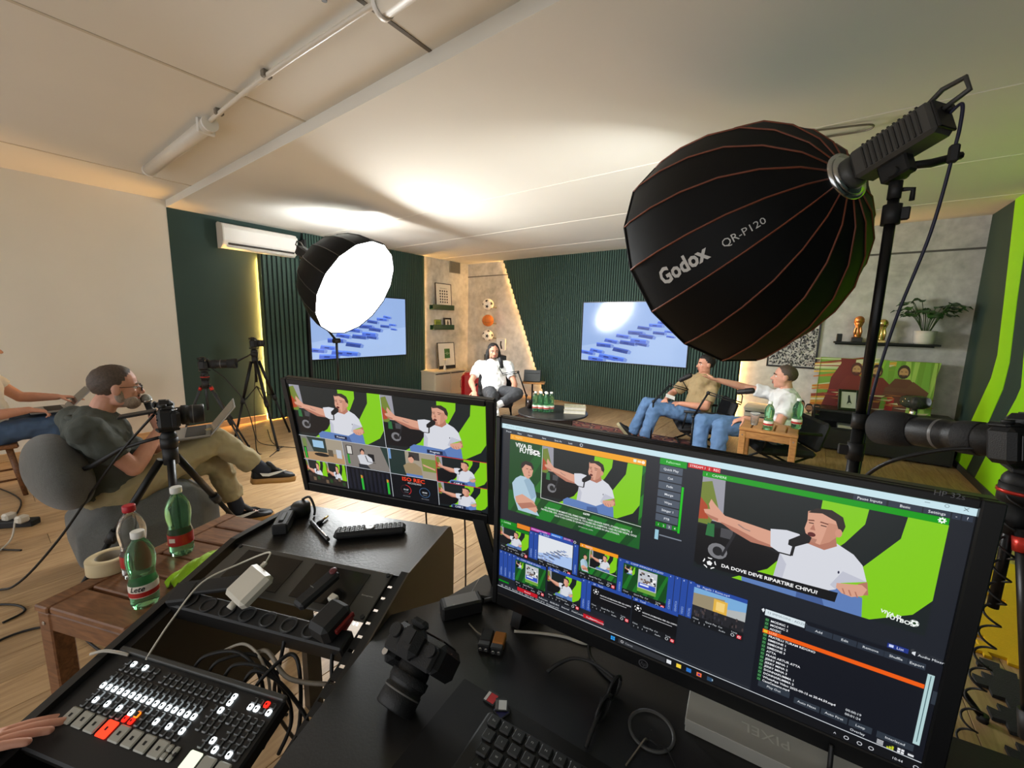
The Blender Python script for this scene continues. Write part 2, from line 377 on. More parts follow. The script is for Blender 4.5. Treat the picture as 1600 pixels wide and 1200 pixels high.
def lamp_head(label, o, n, up, L=.25):
    """finned LED lamp head with a carrying handle, mounted behind the ring; o = ring centre"""
    o, n = V(o), V(n).normalized(); x = n.cross(up).normalized(); y = x.cross(n)
    t = Thing('studio_lamp', label, 'lamp', mat=M4(o, x, n, y)); R = RM(x, n, y)
    t.part('mount', MB().lathe([(.055, 0), (.062, -.01), (.062, -.04), (.05, -.05)], o, n, 24), m_head, world=True)
    t.part('body', MB().box(o-n*(.05+L/2), (.105, L, .115), R, .012), m_head, world=True)
    f = MB()
    for k in range(11):
        for sx in (-1, 1): f.box(o-n*(.10+L*.72*k/11)+x*sx*.0545, (.006, .006, .085), R)
        f.box(o-n*(.10+L*.72*k/11)+y*.059, (.085, .006, .006), R)
    t.part('cooling_fins', f, M('lamp_fin', (52, 51, 49), .45, metal=.3, var=0), world=True)
    h = o-n*(.05+L)
    t.part('handle', MB().tube([h+n*.06+y*.05, h-n*.02+y*.085, h-n*.075+y*.075, h-n*.075-y*.0+y*.03, h+y*.02], .0085, 6), m_head, world=True)
    t.part('rear_panel', MB().box(h-n*.004, (.09, .01, .1), R, .003), m_black, world=True)
    t.part('knob', MB().cyl(h-n*.008+y*.02+x*.02, h-n*.025+y*.02+x*.02, .012), m_black, world=True)
    t.part('yoke', MB().box(o-n*(.05+L*.42)-y*.085, (.05, .09, .07), R, .006).cyl(o-n*(.05+L*.42)-y*.10+x*-.04, o-n*(.05+L*.42)-y*.10+x*.04, .018), m_black, world=True)
    return t, x, y, h
S1c, S1n = V((-4.32, 2.76, 1.80)), V((.81, .30, -.50)).normalized()
S2c, S2n = V((-.47, 2.53, 1.83)), V((-.77, .54, -.34)).normalized()
# far panels cut back: an added opening lets the leak lamp light the ceiling
sb1, x1, y1 = softbox('glowing octagonal-looking black softbox, its white front turned to the right of the room', S1c, S1n, .60, .66, inset=.10, skip=(4, 5, 6), rib_mat=M('dull_rib', (60, 56, 50), .5, var=0))
sb2, x2, y2 = softbox('large black softbox with copper ribs and white lettering, seen from behind', S2c, S2n, .60, .65, dmat=diff2, inset=.43, lining=M('grey_lining', (120, 120, 118), .5, var=0))
l1, _, _, h1 = lamp_head('grey lamp head behind the glowing softbox', S1c-S1n*.66, S1n, V((0, 0, 1)), .22)
l2, x2, y2, h2 = lamp_head('grey finned lamp head behind the large black softbox', S2c-S2n*.65, S2n, V((0, 0, 1)), .25)

ld = bpy.data.lights.new('leak_lamp', 'POINT'); ld.energy = LEAK_POWER; ld.shadow_soft_size = .03; ld.color = (1, 1, .98)  # extra lamp in the left softbox, added for the bright ceiling patch
lo = bpy.data.objects.new('leak_lamp', ld); COL.objects.link(lo); lo.parent = l1.o; lo.matrix_parent_inverse = l1.m.inverted(); lo.location = S1c-S1n*.60
# ------------------------------------------------------------------ flat print: polygons with an ink colour, for screens, posters and lettering
_gl = {}
def glyphs(s, bold=0.0, shear=0.0):
    k = (s, bold, shear)
    if k not in _gl:
        cu = bpy.data.curves.new('t', 'FONT'); cu.body = s; cu.size = 1; cu.resolution_u = 2; cu.offset = bold; cu.shear = shear
        ob = bpy.data.objects.new('t', cu); COL.objects.link(ob)
        me = bpy.data.meshes.new_from_object(ob.evaluated_get(bpy.context.evaluated_depsgraph_get()))
        _gl[k] = ([(v.co.x, v.co.y) for v in me.vertices], [tuple(p.vertices) for p in me.polygons])
        bpy.data.objects.remove(ob); bpy.data.curves.remove(cu); bpy.data.meshes.remove(me)
    return _gl[k]
def clip(poly, r):
    for ax, lim, sg in ((0, r[0], 1), (0, r[2], -1), (1, r[1], 1), (1, r[3], -1)):
        out = []
        for i in range(len(poly)):
            a, b = poly[i-1], poly[i]; ia, ib = sg*(a[ax]-lim) >= 0, sg*(b[ax]-lim) >= 0
            if ia != ib:
                t = (lim-a[ax])/(b[ax]-a[ax]); out.append((a[0]+(b[0]-a[0])*t, a[1]+(b[1]-a[1])*t))
            if ib: out.append(b)
        poly = out
        if not poly: break
    return poly
class Ink:
    def __init__(s): s.p = []; s.z = 0; s.r = None; s.t = lambda u, v: (u, v)
    def poly(s, pts, c, z=None):
        q = [s.t(*p) for p in pts]
        if s.r: q = clip(q, s.r)
        if len(q) >= 3:
            s.z += 1; s.p.append((q, c, s.z if z is None else z))
    def rect(s, u, v, w, h, c): s.poly([(u, v), (u+w, v), (u+w, v+h), (u, v+h)], c)
    def oval(s, u, v, a, b, c, n=14, rot=0): s.poly([(u+a*cos(2*pi*k/n)*cos(rot)-b*sin(2*pi*k/n)*sin(rot), v+a*cos(2*pi*k/n)*sin(rot)+b*sin(2*pi*k/n)*cos(rot)) for k in range(n)], c)
    def ring(s, u, v, r, w, c, a0=0, a1=360, n=22):
        for k in range(n):
            a, b = radians(a0+(a1-a0)*k/n), radians(a0+(a1-a0)*(k+1)/n)
            s.poly([(u+r*cos(a), v+r*sin(a)), (u+r*cos(b), v+r*sin(b)), (u+(r-w)*cos(b), v+(r-w)*sin(b)), (u+(r-w)*cos(a), v+(r-w)*sin(a))], c, s.z)
    def line(s, pts, w, c):
        for a, b in zip(pts, pts[1:]):
            dx, dy = b[0]-a[0], b[1]-a[1]; L = sqrt(dx*dx+dy*dy) or 1; nx, ny = -dy/L*w/2, dx/L*w/2
            s.poly([(a[0]+nx, a[1]+ny), (b[0]+nx, b[1]+ny), (b[0]-nx, b[1]-ny), (a[0]-nx, a[1]-ny)], c)
    def text(s, t, u, v, h, c, align='l', sx=1.0, bold=0.0, rot=0, shear=0.0):
        """h = capital height, v = base line"""
        vs, fs = glyphs(t, bold, shear); k = h/.70; w = max(p[0] for p in vs)*k*sx if vs else 0
        o = {'l': 0, 'c': -w/2, 'r': -w}[align]; s.z += 1; z = s.z; ca, sa = cos(rot), sin(rot)
        for f in fs:
            q = [(o+vs[i][0]*k*sx, -vs[i][1]*k) for i in f]; q = [s.t(u+x*ca-y*sa, v+x*sa+y*ca) for x, y in q]
            if s.r: q = clip(q, s.r)
            if len(q) >= 3: s.p.append((q, c, z))
    def sub(s, u, v, w, h): s.r = (u, v, u+w, v+h); s.t = lambda a, b: (u+a*w, v+b*h)
    def end(s): s.r = None; s.t = lambda u, v: (u, v)
    def mesh(s, name, o, x, y, sc, mat, dz=2e-6, inv=None):
        """o = world position of the canvas' upper left corner, x right, y down, sc = metres per unit"""
        o, x, y = V(o), V(x), V(y); n = y.cross(x).normalized(); vs = []; fs = []; cs = []
        for q, c, z in s.p:
            b = len(vs); vs += [o+x*(p[0]*sc)+y*(p[1]*sc)+n*(dz*z) for p in q]
            ar = sum(q[i-1][0]*q[i][1]-q[i][0]*q[i-1][1] for i in range(len(q)))
            f = list(range(b, b+len(q))); fs.append(f[::-1] if ar > 0 else f); cs.append((*lin(c), 1))
        if inv is not None: vs = [inv @ v for v in vs]
        me = bpy.data.meshes.new(name); me.from_pydata([tuple(v) for v in vs], [], fs)
        a = me.color_attributes.new('ink', 'FLOAT_COLOR', 'CORNER')
        for p, c in zip(me.polygons, cs):
            for li in p.loop_indices: a.data[li].color = c
        me.materials.append(mat); me.update(); return me
m_scr = attr_mat('screen_picture', True, .28, .785)
m_tvp = attr_mat('television_picture', True, .12, .80)
m_print = attr_mat('flat_print', False, .5)
DK, LM, SK, SK2, SH, SH2, JN, JN2, HR = (22, 30, 31), (128, 200, 16), (214, 158, 134), (176, 116, 96), (212, 214, 222), (190, 192, 205), (92, 124, 182), (66, 92, 146), (46, 36, 34)
def football(k, u, v, r, c1=(245, 245, 245), c2=(12, 12, 14)):
    k.oval(u, v, r, r, c1, 16); k.poly([(u+r*.42*sin(2*pi*i/5), v-r*.42*cos(2*pi*i/5)) for i in range(5)], c2)
    for i in range(5):
        a = 2*pi*i/5; k.poly([(u+r*q*sin(a+d), v-r*q*cos(a+d)) for q, d in ((.78, -.3), (.98, -.36), (.98, .36), (.78, .3))], c2)
def pointing_man(k, u, v, w, h, full=True):
    """the camera picture of the guest in a white tee, arm stretched out, before the lime and green wall"""
    k.sub(u, v, w, h); k.rect(0, 0, 1, 1, DK)
    k.poly([(0, 0), (.115, 0), (.125, .45), (.0, .45)], (150, 150, 160)); k.poly([(0, .06), (.05, .03), (.095, .3), (.06, .5), (0, .5)], (112, 128, 48))
    k.poly([(.0, .22), (.04, .3), (.05, .44), (0, .46)], (170, 70, 40))
    k.poly([(.548, 0), (.727, 0), (.722, .14), (.66, .35), (.5, .75), (.38, 1), (.2, 1), (.36, .8), (.5, .4), (.545, .2)], LM)
    k.poly([(.865, 0), (1, 0), (1, .67), (.945, .84), (.80, 1), (.58, 1), (.66, .72), (.742, .53), (.855, .2)], LM)
    k.poly([(0, .52), (.3, .5), (.42, .62), (.36, .8), (.26, .92), (0, .95)], (10, 10, 12))
    if full:
        k.poly([(.05, .48), (.085, .48), (.09, .62), (.045, .62)], (40, 110, 60)); k.rect(.12, .5, .06, .1, (70, 70, 74)); k.oval(.115, .76, .05, .085, (120, 120, 124)); k.oval(.115, .76, .025, .05, (30, 30, 32))
        k.line([(.2, .47), (.38, .6), (.455, .6)], .014, (30, 30, 34)); k.line([(.2, .47), (.14, .8)], .014, (34, 34, 38))
    k.poly([(.245, .92), (.29, .86), (.4, .86), (.58, .88), (.665, .79), (.76, .82), (.77, 1), (.25, 1)], JN); k.poly([(.5, .93), (.6, .9), (.62, 1), (.5, 1)], JN2)
    k.poly([(.11, .36), (.24, .385), (.36, .41), (.37, .55), (.28, .55), (.18, .49), (.10, .44)], SK); k.poly([(.10, .43), (.2, .47), (.3, .53), (.37, .55), (.37, .57), (.27, .57), (.17, .5)], SK2)
    k.poly([(.055, .22), (.078, .27), (.10, .31), (.135, .37), (.135, .43), (.10, .45), (.06, .43), (.03, .38), (.022, .345), (.055, .33), (.045, .28)], SK)
    k.poly([(.03, .38), (.06, .395), (.10, .41), (.10, .44), (.06, .43)], SK2)
    k.poly([(.35, .385), (.42, .36), (.475, .37), (.51, .44), (.585, .45), (.63, .375), (.70, .44), (.74, .52), (.765, .66), (.67, .735), (.655, .81), (.59, .88), (.39, .86), (.405, .6), (.36, .56)], SH)
    k.poly([(.67, .62), (.765, .66), (.67, .735), (.655, .81), (.63, .78)], SH2); k.poly([(.405, .6), (.44, .7), (.43, .86), (.39, .86)], SH2)
    k.poly([(.53, .38), (.62, .3), (.632, .4), (.585, .465), (.515, .44)], SK2)
    k.poly([(.497, .13), (.55, .09), (.61, .12), (.64, .2), (.635, .29), (.60, .38), (.565, .425), (.52, .41), (.503, .36), (.493, .3), (.50, .22)], SK)
    k.poly([(.585, .2), (.64, .2), (.635, .29), (.60, .38), (.565, .425), (.575, .33)], (196, 138, 114))
    k.poly([(.498, .14), (.53, .085), (.59, .075), (.637, .12), (.652, .2), (.645, .26), (.627, .24), (.612, .17), (.555, .125), (.51, .14)], HR)
    k.oval(.63, .275, .014, .04, (206, 146, 122))
    if full:
        k.line([(.503, .215), (.528, .207)], .012, (120, 72, 58)); k.line([(.552, .207), (.585, .215)], .012, (120, 72, 58)); k.line([(.507, .238), (.527, .236)], .009, (60, 36, 30)); k.line([(.556, .238), (.580, .24)], .009, (60, 36, 30))
        k.poly([(.527, .24), (.538, .3), (.515, .3)], SK2); k.oval(.525, .345, .017, .022, (92, 36, 34)); k.poly([(.505, .375), (.55, .38), (.545, .42), (.522, .415)], (178, 124, 104))
        k.line([(.20, .42), (.23, .45), (.26, .46)], .01, (150, 120, 112)); k.oval(.655, .64, .004, .014, (30, 34, 60))
    k.poly([(.435, .45), (.50, .345), (.528, .375), (.522, .43), (.46, .51), (.435, .5)], (20, 20, 22)); k.line([(.46, .5), (.455, .6), (.40, .6)], .013, (24, 24, 26))
    k.poly([(.735, .70), (.768, .66), (.78, .78), (.75, .8)], SK2); k.poly([(.655, .745), (.70, .725), (.75, .70), (.772, .73), (.76, .80), (.72, .84), (.68, .83), (.655, .79)], SK)
    if full:
        for q in (.68, .705, .73): k.line([(q, .78), (q+.012, .83)], .006, SK2)
    k.end()
def lettering_blocks(k, u, v, w, h, bg=(150, 178, 226), c=(70, 98, 190)):
    """pale blue picture of tumbling block letters"""
    k.sub(u, v, w, h); k.rect(0, 0, 1, 1, bg); k.poly([(0, .75), (.4, .62), (1, .5), (1, 1), (0, 1)], (166, 192, 234)); r = random.Random(5)
    rows = [(.0, .82, .12), (.10, .78, .12), (.20, .86, .16), (.16, .68, .13), (.25, .60, .12), (.34, .74, .14), (.40, .62, .13), (.36, .52, .11), (.47, .46, .12), (.50, .58, .13), (.55, .64, .1), (.58, .50, .12), (.56, .38, .1), (.66, .34, .1), (.70, .46, .09), (.74, .30, .08), (.80, .44, .07), (.82, .52, .06), (.08, .92, .14), (.30, .88, .14)]
    for a, b, s in rows:
        t = r.uniform(.15, .45); d = r.uniform(.75, 1.15)
        P = lambda x, y: (a+(x*cos(t)-y*sin(t)*.5)*s*1.15, b+(x*sin(t)+y*cos(t))*s*.7)
        k.poly([P(0, .2), P(1, .2), P(1.05, .75), P(.05, .75)], tuple(int(q*d) for q in c))
        k.poly([P(0, 0), P(1, 0), P(1, .22), P(0, .22)], tuple(min(255, int(q*d*1.35)) for q in c))
        k.poly([P(.3, .3), P(.62, .3), P(.62, .52), P(.3, .52)], (46, 64, 140))
        k.poly([P(1, 0), P(1.22, .2), P(1.25, .7), P(1.05, .75)], (118, 146, 214))
    k.end()
def football_logo(k, u, v, h, c=(240, 245, 240)):
    k.text('VIVA EL', u, v, h, c, bold=.03, rot=.12); k.text('FUTBOL', u+h*1.4, v+h*1.25, h*1.15, c, bold=.03, rot=.05); football(k, u+h*7.4, v+h*.5, h*1.0, c, (20, 60, 20))
# ------------------------------------------------------------------ the two monitors on the desk
m_bezel = M('monitor_plastic', (17, 17, 18), .35, var=.04)
def monitor(label, c, x, n, w, bez, ink, depth=.03):
    """c = centre of the picture, x = to the right, n = out of the screen"""
    c, x, n = V(c), V(x).normalized(), V(n).normalized(); up = n.cross(x); h = w*9/16; R = RM(x, n, up)
    t = Thing('monitor', label, 'monitor', mat=M4(c, x, n, up)); bl, br, bt, bb = bez
    t.part('housing', MB().box(c-n*(depth/2+.004)+x*(br-bl)/2+up*(bt-bb)/2, (w+bl+br, depth, h+bt+bb), R, .005).box(c-n*(depth+.012), (w*.7, .03, h*.6), R, .01), m_bezel, world=True)
    f = MB()
    for cc, s in ((x*(-(w+bl)/2), (bl, .008, h+bt+bb)), (x*((w+br)/2), (br, .008, h+bt+bb))): f.box(c+cc+up*(bt-bb)/2-n*.001, s, R, .002)
    for cc, s in ((up*((h+bt)/2), (w, .008, bt)), (up*(-(h+bb)/2), (w, .008, bb))): f.box(c+cc-n*.001, s, R, .002)
    fr = t.part('bezel', f, m_bezel, world=True)
    o = c-x*w/2+up*h/2-n*.0035
    t.part('screen', ink.mesh('screen', o, x, -up, w/1600, m_scr, inv=t.inv), None, label='lit screen')
    return t, x, up, fr
# --- picture of the large monitor
k = Ink(); BG = (26, 30, 38); BT = (58, 66, 78)
k.rect(0, 0, 1600, 900, BG); k.rect(0, 0, 1600, 26, (198, 226, 234)); k.text('vMix Pro - preset studio', 18, 17, 9, (150, 180, 190))
for u, w, s in ((15, 60, 'Preset'), (78, 50, 'New'), (132, 74, 'Open'), (208, 60, 'Save'), (270, 66, 'Save As'), (338, 52, 'Last'), (394, 26, '')): k.rect(u, 29, w, 18, (38, 44, 54)); (k.text(s, u+8, 43, 8, (225, 230, 235)) if s else k.ring(u+12, 38, 7, 2, (225, 230, 235)))
for u, w, s in ((1327, 80, 'Pause Inputs'), (1412, 76, 'Basic'), (1491, 58, 'Settings'), (1552, 18, '-'), (1573, 22, '?')): k.rect(u, 28, w, 18, (44, 52, 66)); k.text(s, u+w/2, 41, 8.5, (235, 238, 242), 'c')
k.rect(1490, 10, 12, 1.5, (90, 110, 116)); k.ring(1538, 11, 5, 1.2, (90, 110, 116)); k.line([(1573, 6), (1583, 16)], 1.4, (70, 84, 90)); k.line([(1583, 6), (1573, 16)], 1.4, (70, 84, 90))
# preview window
def card(k, u, v, w, h, full=True):
    k.sub(u, v, w, h); k.rect(0, 0, 1, 1, (16, 70, 26))
    for q in range(7): k.poly([(-.1+q*.17, 1), (.02+q*.17, 1), (.34+q*.17, 0), (.27+q*.17, 0)], (22+q % 2*14, 92+q % 3*16, 34))
    k.poly([(0, .62), (1, .70), (1, .76), (0, .70)], (12, 52, 20)); k.end()
    pointing_man(k, u+w*.28, v, w*.70, h*.70, full); k.line([(u+w*.275, v), (u+w*.275, v+h*.70), (u+w, v+h*.72)], 2.2, (225, 230, 225))
    k.sub(u, v, w, h)
    if full: k.text('VIVA EL', .05, .085, .055, (240, 244, 240), bold=.03, sx=.55); k.text('FUTBOL', .085, .15, .06, (240, 244, 240), bold=.03, sx=.55); football(k, .225, .11, .032)
    k.poly([(.03, .60), (.06, .52), (.10, .47), (.17, .47), (.215, .55), (.24, .70), (.22, .84), (.27, .96), (.09, .96), (.05, .80)], (172, 198, 214)); k.poly([(.13, .52), (.17, .47), (.215, .55), (.24, .70), (.20, .76)], (148, 176, 196))
    k.poly([(.06, .78), (.12, .72), (.22, .78), (.255, .88), (.24, .93), (.12, .88), (.07, .86)], SK); k.poly([(.08, .87), (.2, .8), (.25, .84), (.12, .93)], SK2)
    k.poly([(.107, .31), (.15, .27), (.19, .29), (.205, .36), (.195, .44), (.165, .49), (.13, .46), (.113, .39)], SK); k.poly([(.10, .36), (.105, .29), (.14, .25), (.19, .26), (.21, .32), (.20, .36), (.185, .31), (.14, .30), (.115, .36)], HR)
    if full:
        for q in (.155, .185): k.line([(q-.008, .355), (q+.008, .355)], .008, (50, 36, 30))
        k.line([(.165, .44), (.185, .435)], .008, (130, 70, 60)); k.poly([(.17, .36), (.178, .41), (.165, .41)], SK2)
        k.text('6699', .63, .765, .028, (235, 240, 235), 'c', bold=.02, sx=.6)
        for q, s in enumerate(('LA GRANDE DI MOMENTI DEL PRIMO DERBY, TANTI GRANDI OSPITI, STASERA DIRETTA, E', 'NOVELLI DEL GOL, DOPO NON ACCADE AL TITOLARE DEI CAMPIONI, UNO PIU DEI VICINI, OGGI', 'NON TI FAI CAPIRE DI QUANTO VALE LA CLASSE IN UNA STANZA.')): k.text(s, .63, .825+q*.036, .022, (225, 232, 225), 'c', sx=.50, bold=.02)
        k.text('CRONACA DAL CAMPO', .63, .945, .014, (215, 225, 215), 'c', sx=.5)
    k.end()
k.rect(48, 49, 634, 25, (240, 162, 22)); k.text('5   TESTO', 58, 66, 9, (255, 224, 150)); k.rect(632, 54, 12, 12, (220, 240, 220)); k.rect(648, 56, 14, 9, (250, 230, 190)); k.oval(671, 61, 7, 7, (250, 235, 210))
card(k, 46, 75, 637, 362)
# transition buttons
k.rect(734, 27, 98, 25, (0, 150, 20)); k.text('Fullscreen', 783, 43, 9, (190, 255, 190), 'c')
for q, s in enumerate(('Quick Play', 'Cut', 'Fade', 'Merge', 'Wipe', 'Stinger 1', 'FTB')): k.rect(736, 55+q*34, 84, 29, (74, 84, 98)); k.text(s, 778, 74+q*34, 9, (228, 232, 238), 'c', bold=.01)
for q in range(4): k.rect(738+q*21, 294, 20, 20, (90, 100, 112) if q == 2 else (0, 130, 16)); k.text(str(q+1), 748+q*21, 309, 9, (235, 245, 235), 'c')
k.rect(822, 128, 8, 192, (20, 190, 20)); k.rect(756, 345, 84, 5, (120, 128, 140)); k.rect(739, 328, 14, 42, (150, 196, 214))
k.rect(837, 26, 109, 18, (205, 20, 26)); k.text('STREAM 1', 842, 40, 9, (255, 235, 235)); k.rect(897, 26, 1.5, 18, BG); k.text('2', 906, 40, 9, (255, 235, 235)); k.rect(918, 26, 1.5, 18, BG); k.text('REC', 923, 40, 9, (255, 235, 235))
# programme window
k.rect(889, 47, 660, 21, (4, 150, 10)); k.text('1    CAMERE', 900, 62, 9, (220, 255, 220)); k.ring(1534, 57, 7, 4, (240, 250, 240))
for q in range(8): k.rect(1532.5+8*cos(q*pi/4), 55.5+8*sin(q*pi/4), 3, 3, (240, 250, 240))
pointing_man(k, 891, 68, 659, 368)
k.poly([(900, 388), (1330, 376), (1326, 412), (900, 424)], (12, 12, 14)); k.text('DA DOVE DEVE RIPARTIRE CHIVU?', 985, 406, 12.5, (245, 245, 245), sx=1.06, bold=.025, rot=-.012); football(k, 945, 405, 24, (12, 12, 14), (240, 240, 240))
football_logo(k, 1440, 398, 11)
# input tiles
def tile(u, v, w, h, c, s, pic, n):
    k.rect(u, v, w, 16, c); k.text(s, u+8, v+12, 8, (210, 222, 250)); pic(u, v+16, w, h); k.rect(u, v+16+h, w, 34, (16, 18, 22))
    for q, ss in enumerate(('Close', 'Quick Play', 'Cut', 'Loop')): k.text(ss, u+6+q*w*.25, v+h+28, 6.5, (200, 205, 210))
    for q in range(4): k.text(str(q+1), u+10+q*18, v+h+42, 6.5, (200, 205, 210))
    k.text('Audio', u+w*.55, v+h+42, 6.5, (200, 205, 210)); k.ring(u+w-34, v+h+38, 6, 1.5, (220, 224, 228)); k.rect(u+w-20, v+h+30, 15, 15, (205, 24, 40)); k.ring(u+w-12.5, v+h+37.5, 5, 2, (255, 230, 230))
BL = (36, 72, 158)
def tabs(u, v, h, n, names=None):
    for q in range(n):
        k.rect(u+q*25, v, 23, h, BL); k.text((names or ('CAMERA', 'GRAFICA', 'VIDEO', 'SOCIAL'))[q % 4], u+q*25+16, v+h-6, 8, (150, 176, 226), rot=-pi/2); k.text(str(6+q), u+q*25+6, v+12, 7, (200, 214, 246))
pm_ = lambda u, v, w, h: pointing_man(k, u, v, w, h, False)
k.rect(3, 497, 95, 22, (0, 130, 16)); k.text('1  CAMERE', 10, 512, 8, (210, 250, 210)); k.rect(100, 492, 72, 24, (226, 130, 30)); k.rect(176, 490, 104, 16, (170, 40, 160)); k.text('IMMAGINI E TAPPE', 180, 501, 7, (250, 220, 250)); k.rect(282, 488, 60, 17, (40, 120, 220)); k.text('PRESENTE', 286, 500, 7, (220, 235, 255)); k.rect(344, 488, 50, 13, (104, 44, 140)); k.text('ESCAPE', 348, 498, 7, (235, 220, 250)); k.ring(402, 496, 6, 1.8, (230, 230, 235))
tile(5, 520, 162, 94, (0, 120, 16), '1', pm_, 1); tabs(170, 510, 140, 2)
tile(220, 500, 174, 122, BL, '5   GOLD', lambda u, v, w, h: lettering_blocks(k, u, v, w, h, (222, 226, 232), (120, 132, 156)), 5); tabs(398, 504, 150, 1)
tile(428, 490, 172, 118, (240, 150, 22), '6   TESTO', lambda u, v, w, h: card(k, u, v, w, h, False), 6); tabs(603, 500, 160, 1)
def comp(u, v, w, h):
    k.sub(u, v, w, h); k.rect(0, 0, 1, 1, (14, 70, 22))
    for q in range(5): k.poly([(q*.24, 1), (q*.24+.1, 1), (q*.24+.3, 0), (q*.24+.24, 0)], (26, 110, 34))
    k.end(); pm_(u+w*.03, v+h*.06, w*.24, h*.32); k.sub(u, v, w, h); k.rect(.35, .05, .42, .85, (190, 194, 200)); r = random.Random(2)
    for q in range(26): k.rect(.35+r.random()*.37, .06+r.random()*.42, .05, .07, r.choice([(40, 40, 46), (240, 240, 240), (120, 100, 90)]))
    k.rect(.37, .55, .38, .18, (50, 80, 190)); k.rect(.40, .58, .2, .06, (230, 236, 250)); k.rect(.35, .76, .42, .14, (110, 160, 60)); k.end()
tile(626, 500, 180, 118, BL, '11   COMP IMMAGINI STUDIO', comp, 11); tabs(806, 500, 160, 4)
def stad(u, v, w, h):
    k.sub(u, v, w, h); k.rect(0, 0, 1, 1, (120, 170, 215)); k.poly([(0, .2), (.6, .12), (.62, .7), (0, .75)], (150, 138, 110)); k.rect(.4, .18, .26, .45, (222, 176, 70)); k.rect(.45, .25, .16, .3, (240, 205, 120)); k.poly([(.66, .4), (1, .3), (1, .7), (.66, .65)], (176, 180, 180)); k.rect(0, .62, 1, .38, (34, 34, 38)); r = random.Random(4)
    for q in range(30): k.rect(r.random(), .6+r.random()*.3, .03, .1, r.choice([(20, 20, 22), (70, 60, 60), (52, 52, 60)]))
    k.end()
tile(903, 504, 180, 122, BL, '20   Pagella 1 Roma.mp4', stad, 20)
tabs(5, 664, 140, 4); tile(98, 668, 168, 112, BL, '24   COMP MEDIE STUDIO', comp, 24); tile(277, 660, 168, 116, BL, '25   Video', pm_, 25); tabs(447, 655, 150, 2)
def caption(u, v, w, h): k.rect(u, v, w, h, (6, 6, 8)); football(k, u+w*.13, v+h*.30, h*.16, (10, 10, 12), (240, 240, 240)); k.text('NUOVA DOMANDA PER GLI OSPITI', u+w*.24, v+h*.45, 6, (220, 220, 224), bold=.02); k.rect(u+w*.24, v+h*.55, w*.66, 2, (200, 200, 204))
tile(492, 655, 178, 84, BL, '28   Titoli', caption, 28); tile(676, 655, 180, 94, BL, '29   Titoli', caption, 29)
k.rect(115, 828, 113, 20, (190, 20, 36)); k.text('Record', 172, 842, 8, (255, 225, 225), 'c'); k.rect(463, 826, 95, 20, (190, 20, 36)); k.text('Stream', 510, 840, 8, (255, 225, 225), 'c')
k.text('Fullscreen    00:00:40.0    External    MultiCorder    PlayList    Overlay', 236, 842, 8, (210, 214, 220)); k.rect(5, 826, 60, 8, (0, 140, 20)); k.text('4K   FPS: 50   Render: 22 %   GPU: 19 %   CPU: 37 %   Dropped: 0 %', 20, 858, 8, (200, 204, 210))
k.rect(0, 862, 1600, 3, (200, 205, 210))
# playlist
k.rect(1127, 512, 473, 350, (14, 17, 26)); k.rect(1140, 514, 117, 24, (214, 226, 232)); k.text('13 IMMAGINI - ADZIC', 1146, 529, 8.5, (110, 124, 132)); k.poly([(1128, 520), (1134, 513), (1138, 520), (1134, 530)], (225, 230, 235))
for u, w, s in ((1260, 74, 'Add'), (1336, 62, 'Edit'), (1400, 66, 'Remove'), (1467, 56, 'Shuffle'), (1524, 40, 'Export')): k.rect(u, 524, w, 22, (40, 48, 60)); k.text(s, u+w/2, 539, 8.5, (225, 230, 235), 'c')
k.rect(1470, 493, 50, 16, (30, 50, 130)); k.rect(1474, 496, 11, 9, (200, 210, 245)); k.text('List', 1492, 505, 8.5, (220, 226, 250)); k.poly([(1528, 498), (1536, 493), (1536, 508), (1528, 503)], (220, 224, 230)); k.text('Audio Mixer', 1542, 506, 8, (225, 230, 235))
names = ['MODRIC 1', 'MODRIC 2', 'ADZIC', 'LUIZ', 'FRATELLI TURAM RIDONO', 'SIMEONE 1', 'SIMEONE 2', 'SIMEONE 3', 'ATTA', 'FRASE ARTUR ATTA', 'JERRY MINA 1', 'JERRY MINA 2', 'JERRY MINA 3', 'DONNARUMMA 1', 'DONNARUMMA 2', 'WhatsApp Video 2025-09-15 at 20.44.59.mp4', 'CasaCassano.mp4']
for q, s in enumerate(names):
    v = 546+q*15.2
    if q == 3: k.rect(1140, v+1, 430, 15, (236, 92, 12)); k.rect(1143, v+3, 12, 11, (226, 190, 40))
    else: k.rect(1143, v+2, 12, 12, (24, 92, 40)); k.ring(1149, v+8, 4, 1, (120, 180, 130))
    k.text(s, 1160, v+12, 8, (240, 242, 246) if q != 3 else (255, 190, 150), bold=.015)
k.rect(1571, 552, 16, 254, (176, 206, 208)); k.rect(1578, 556, 2, 240, (60, 90, 96)); k.rect(1590, 602, 10, 46, (44, 52, 62))
for u, v, w, s in ((1149, 803, 97, 'Play Out'), (1260, 812, 74, 'Auto Next'), (1338, 812, 72, 'Auto First'), (1414, 812, 60, 'Loop'), (1486, 812, 90, 'Interlaced')): k.rect(u, v, w, 24, (44, 52, 62)); k.text(s, u+w/2, v+16, 8.5, (225, 230, 235), 'c')
k.text('00:00:19', 1400, 786, 8.5, (225, 230, 235)); k.text('00:01:24', 1400, 802, 8.5, (225, 230, 235)); k.text('Overlay', 1420, 852, 8.5, (225, 230, 235))
for q in range(4): k.rect(1490, 842+q*4.5, 16, 2, (230, 232, 236))
for q in range(3): k.rect(1515+q*6, 854-q*4, 5, 6+q*4, (190, 200, 40))
for q in range(2): k.rect(1541+q*9, 843, 7, 7, (230, 232, 236)); k.rect(1541+q*9, 852, 7, 7, (230, 232, 236))
k.rect(1566, 848, 14, 7, (220, 222, 226))
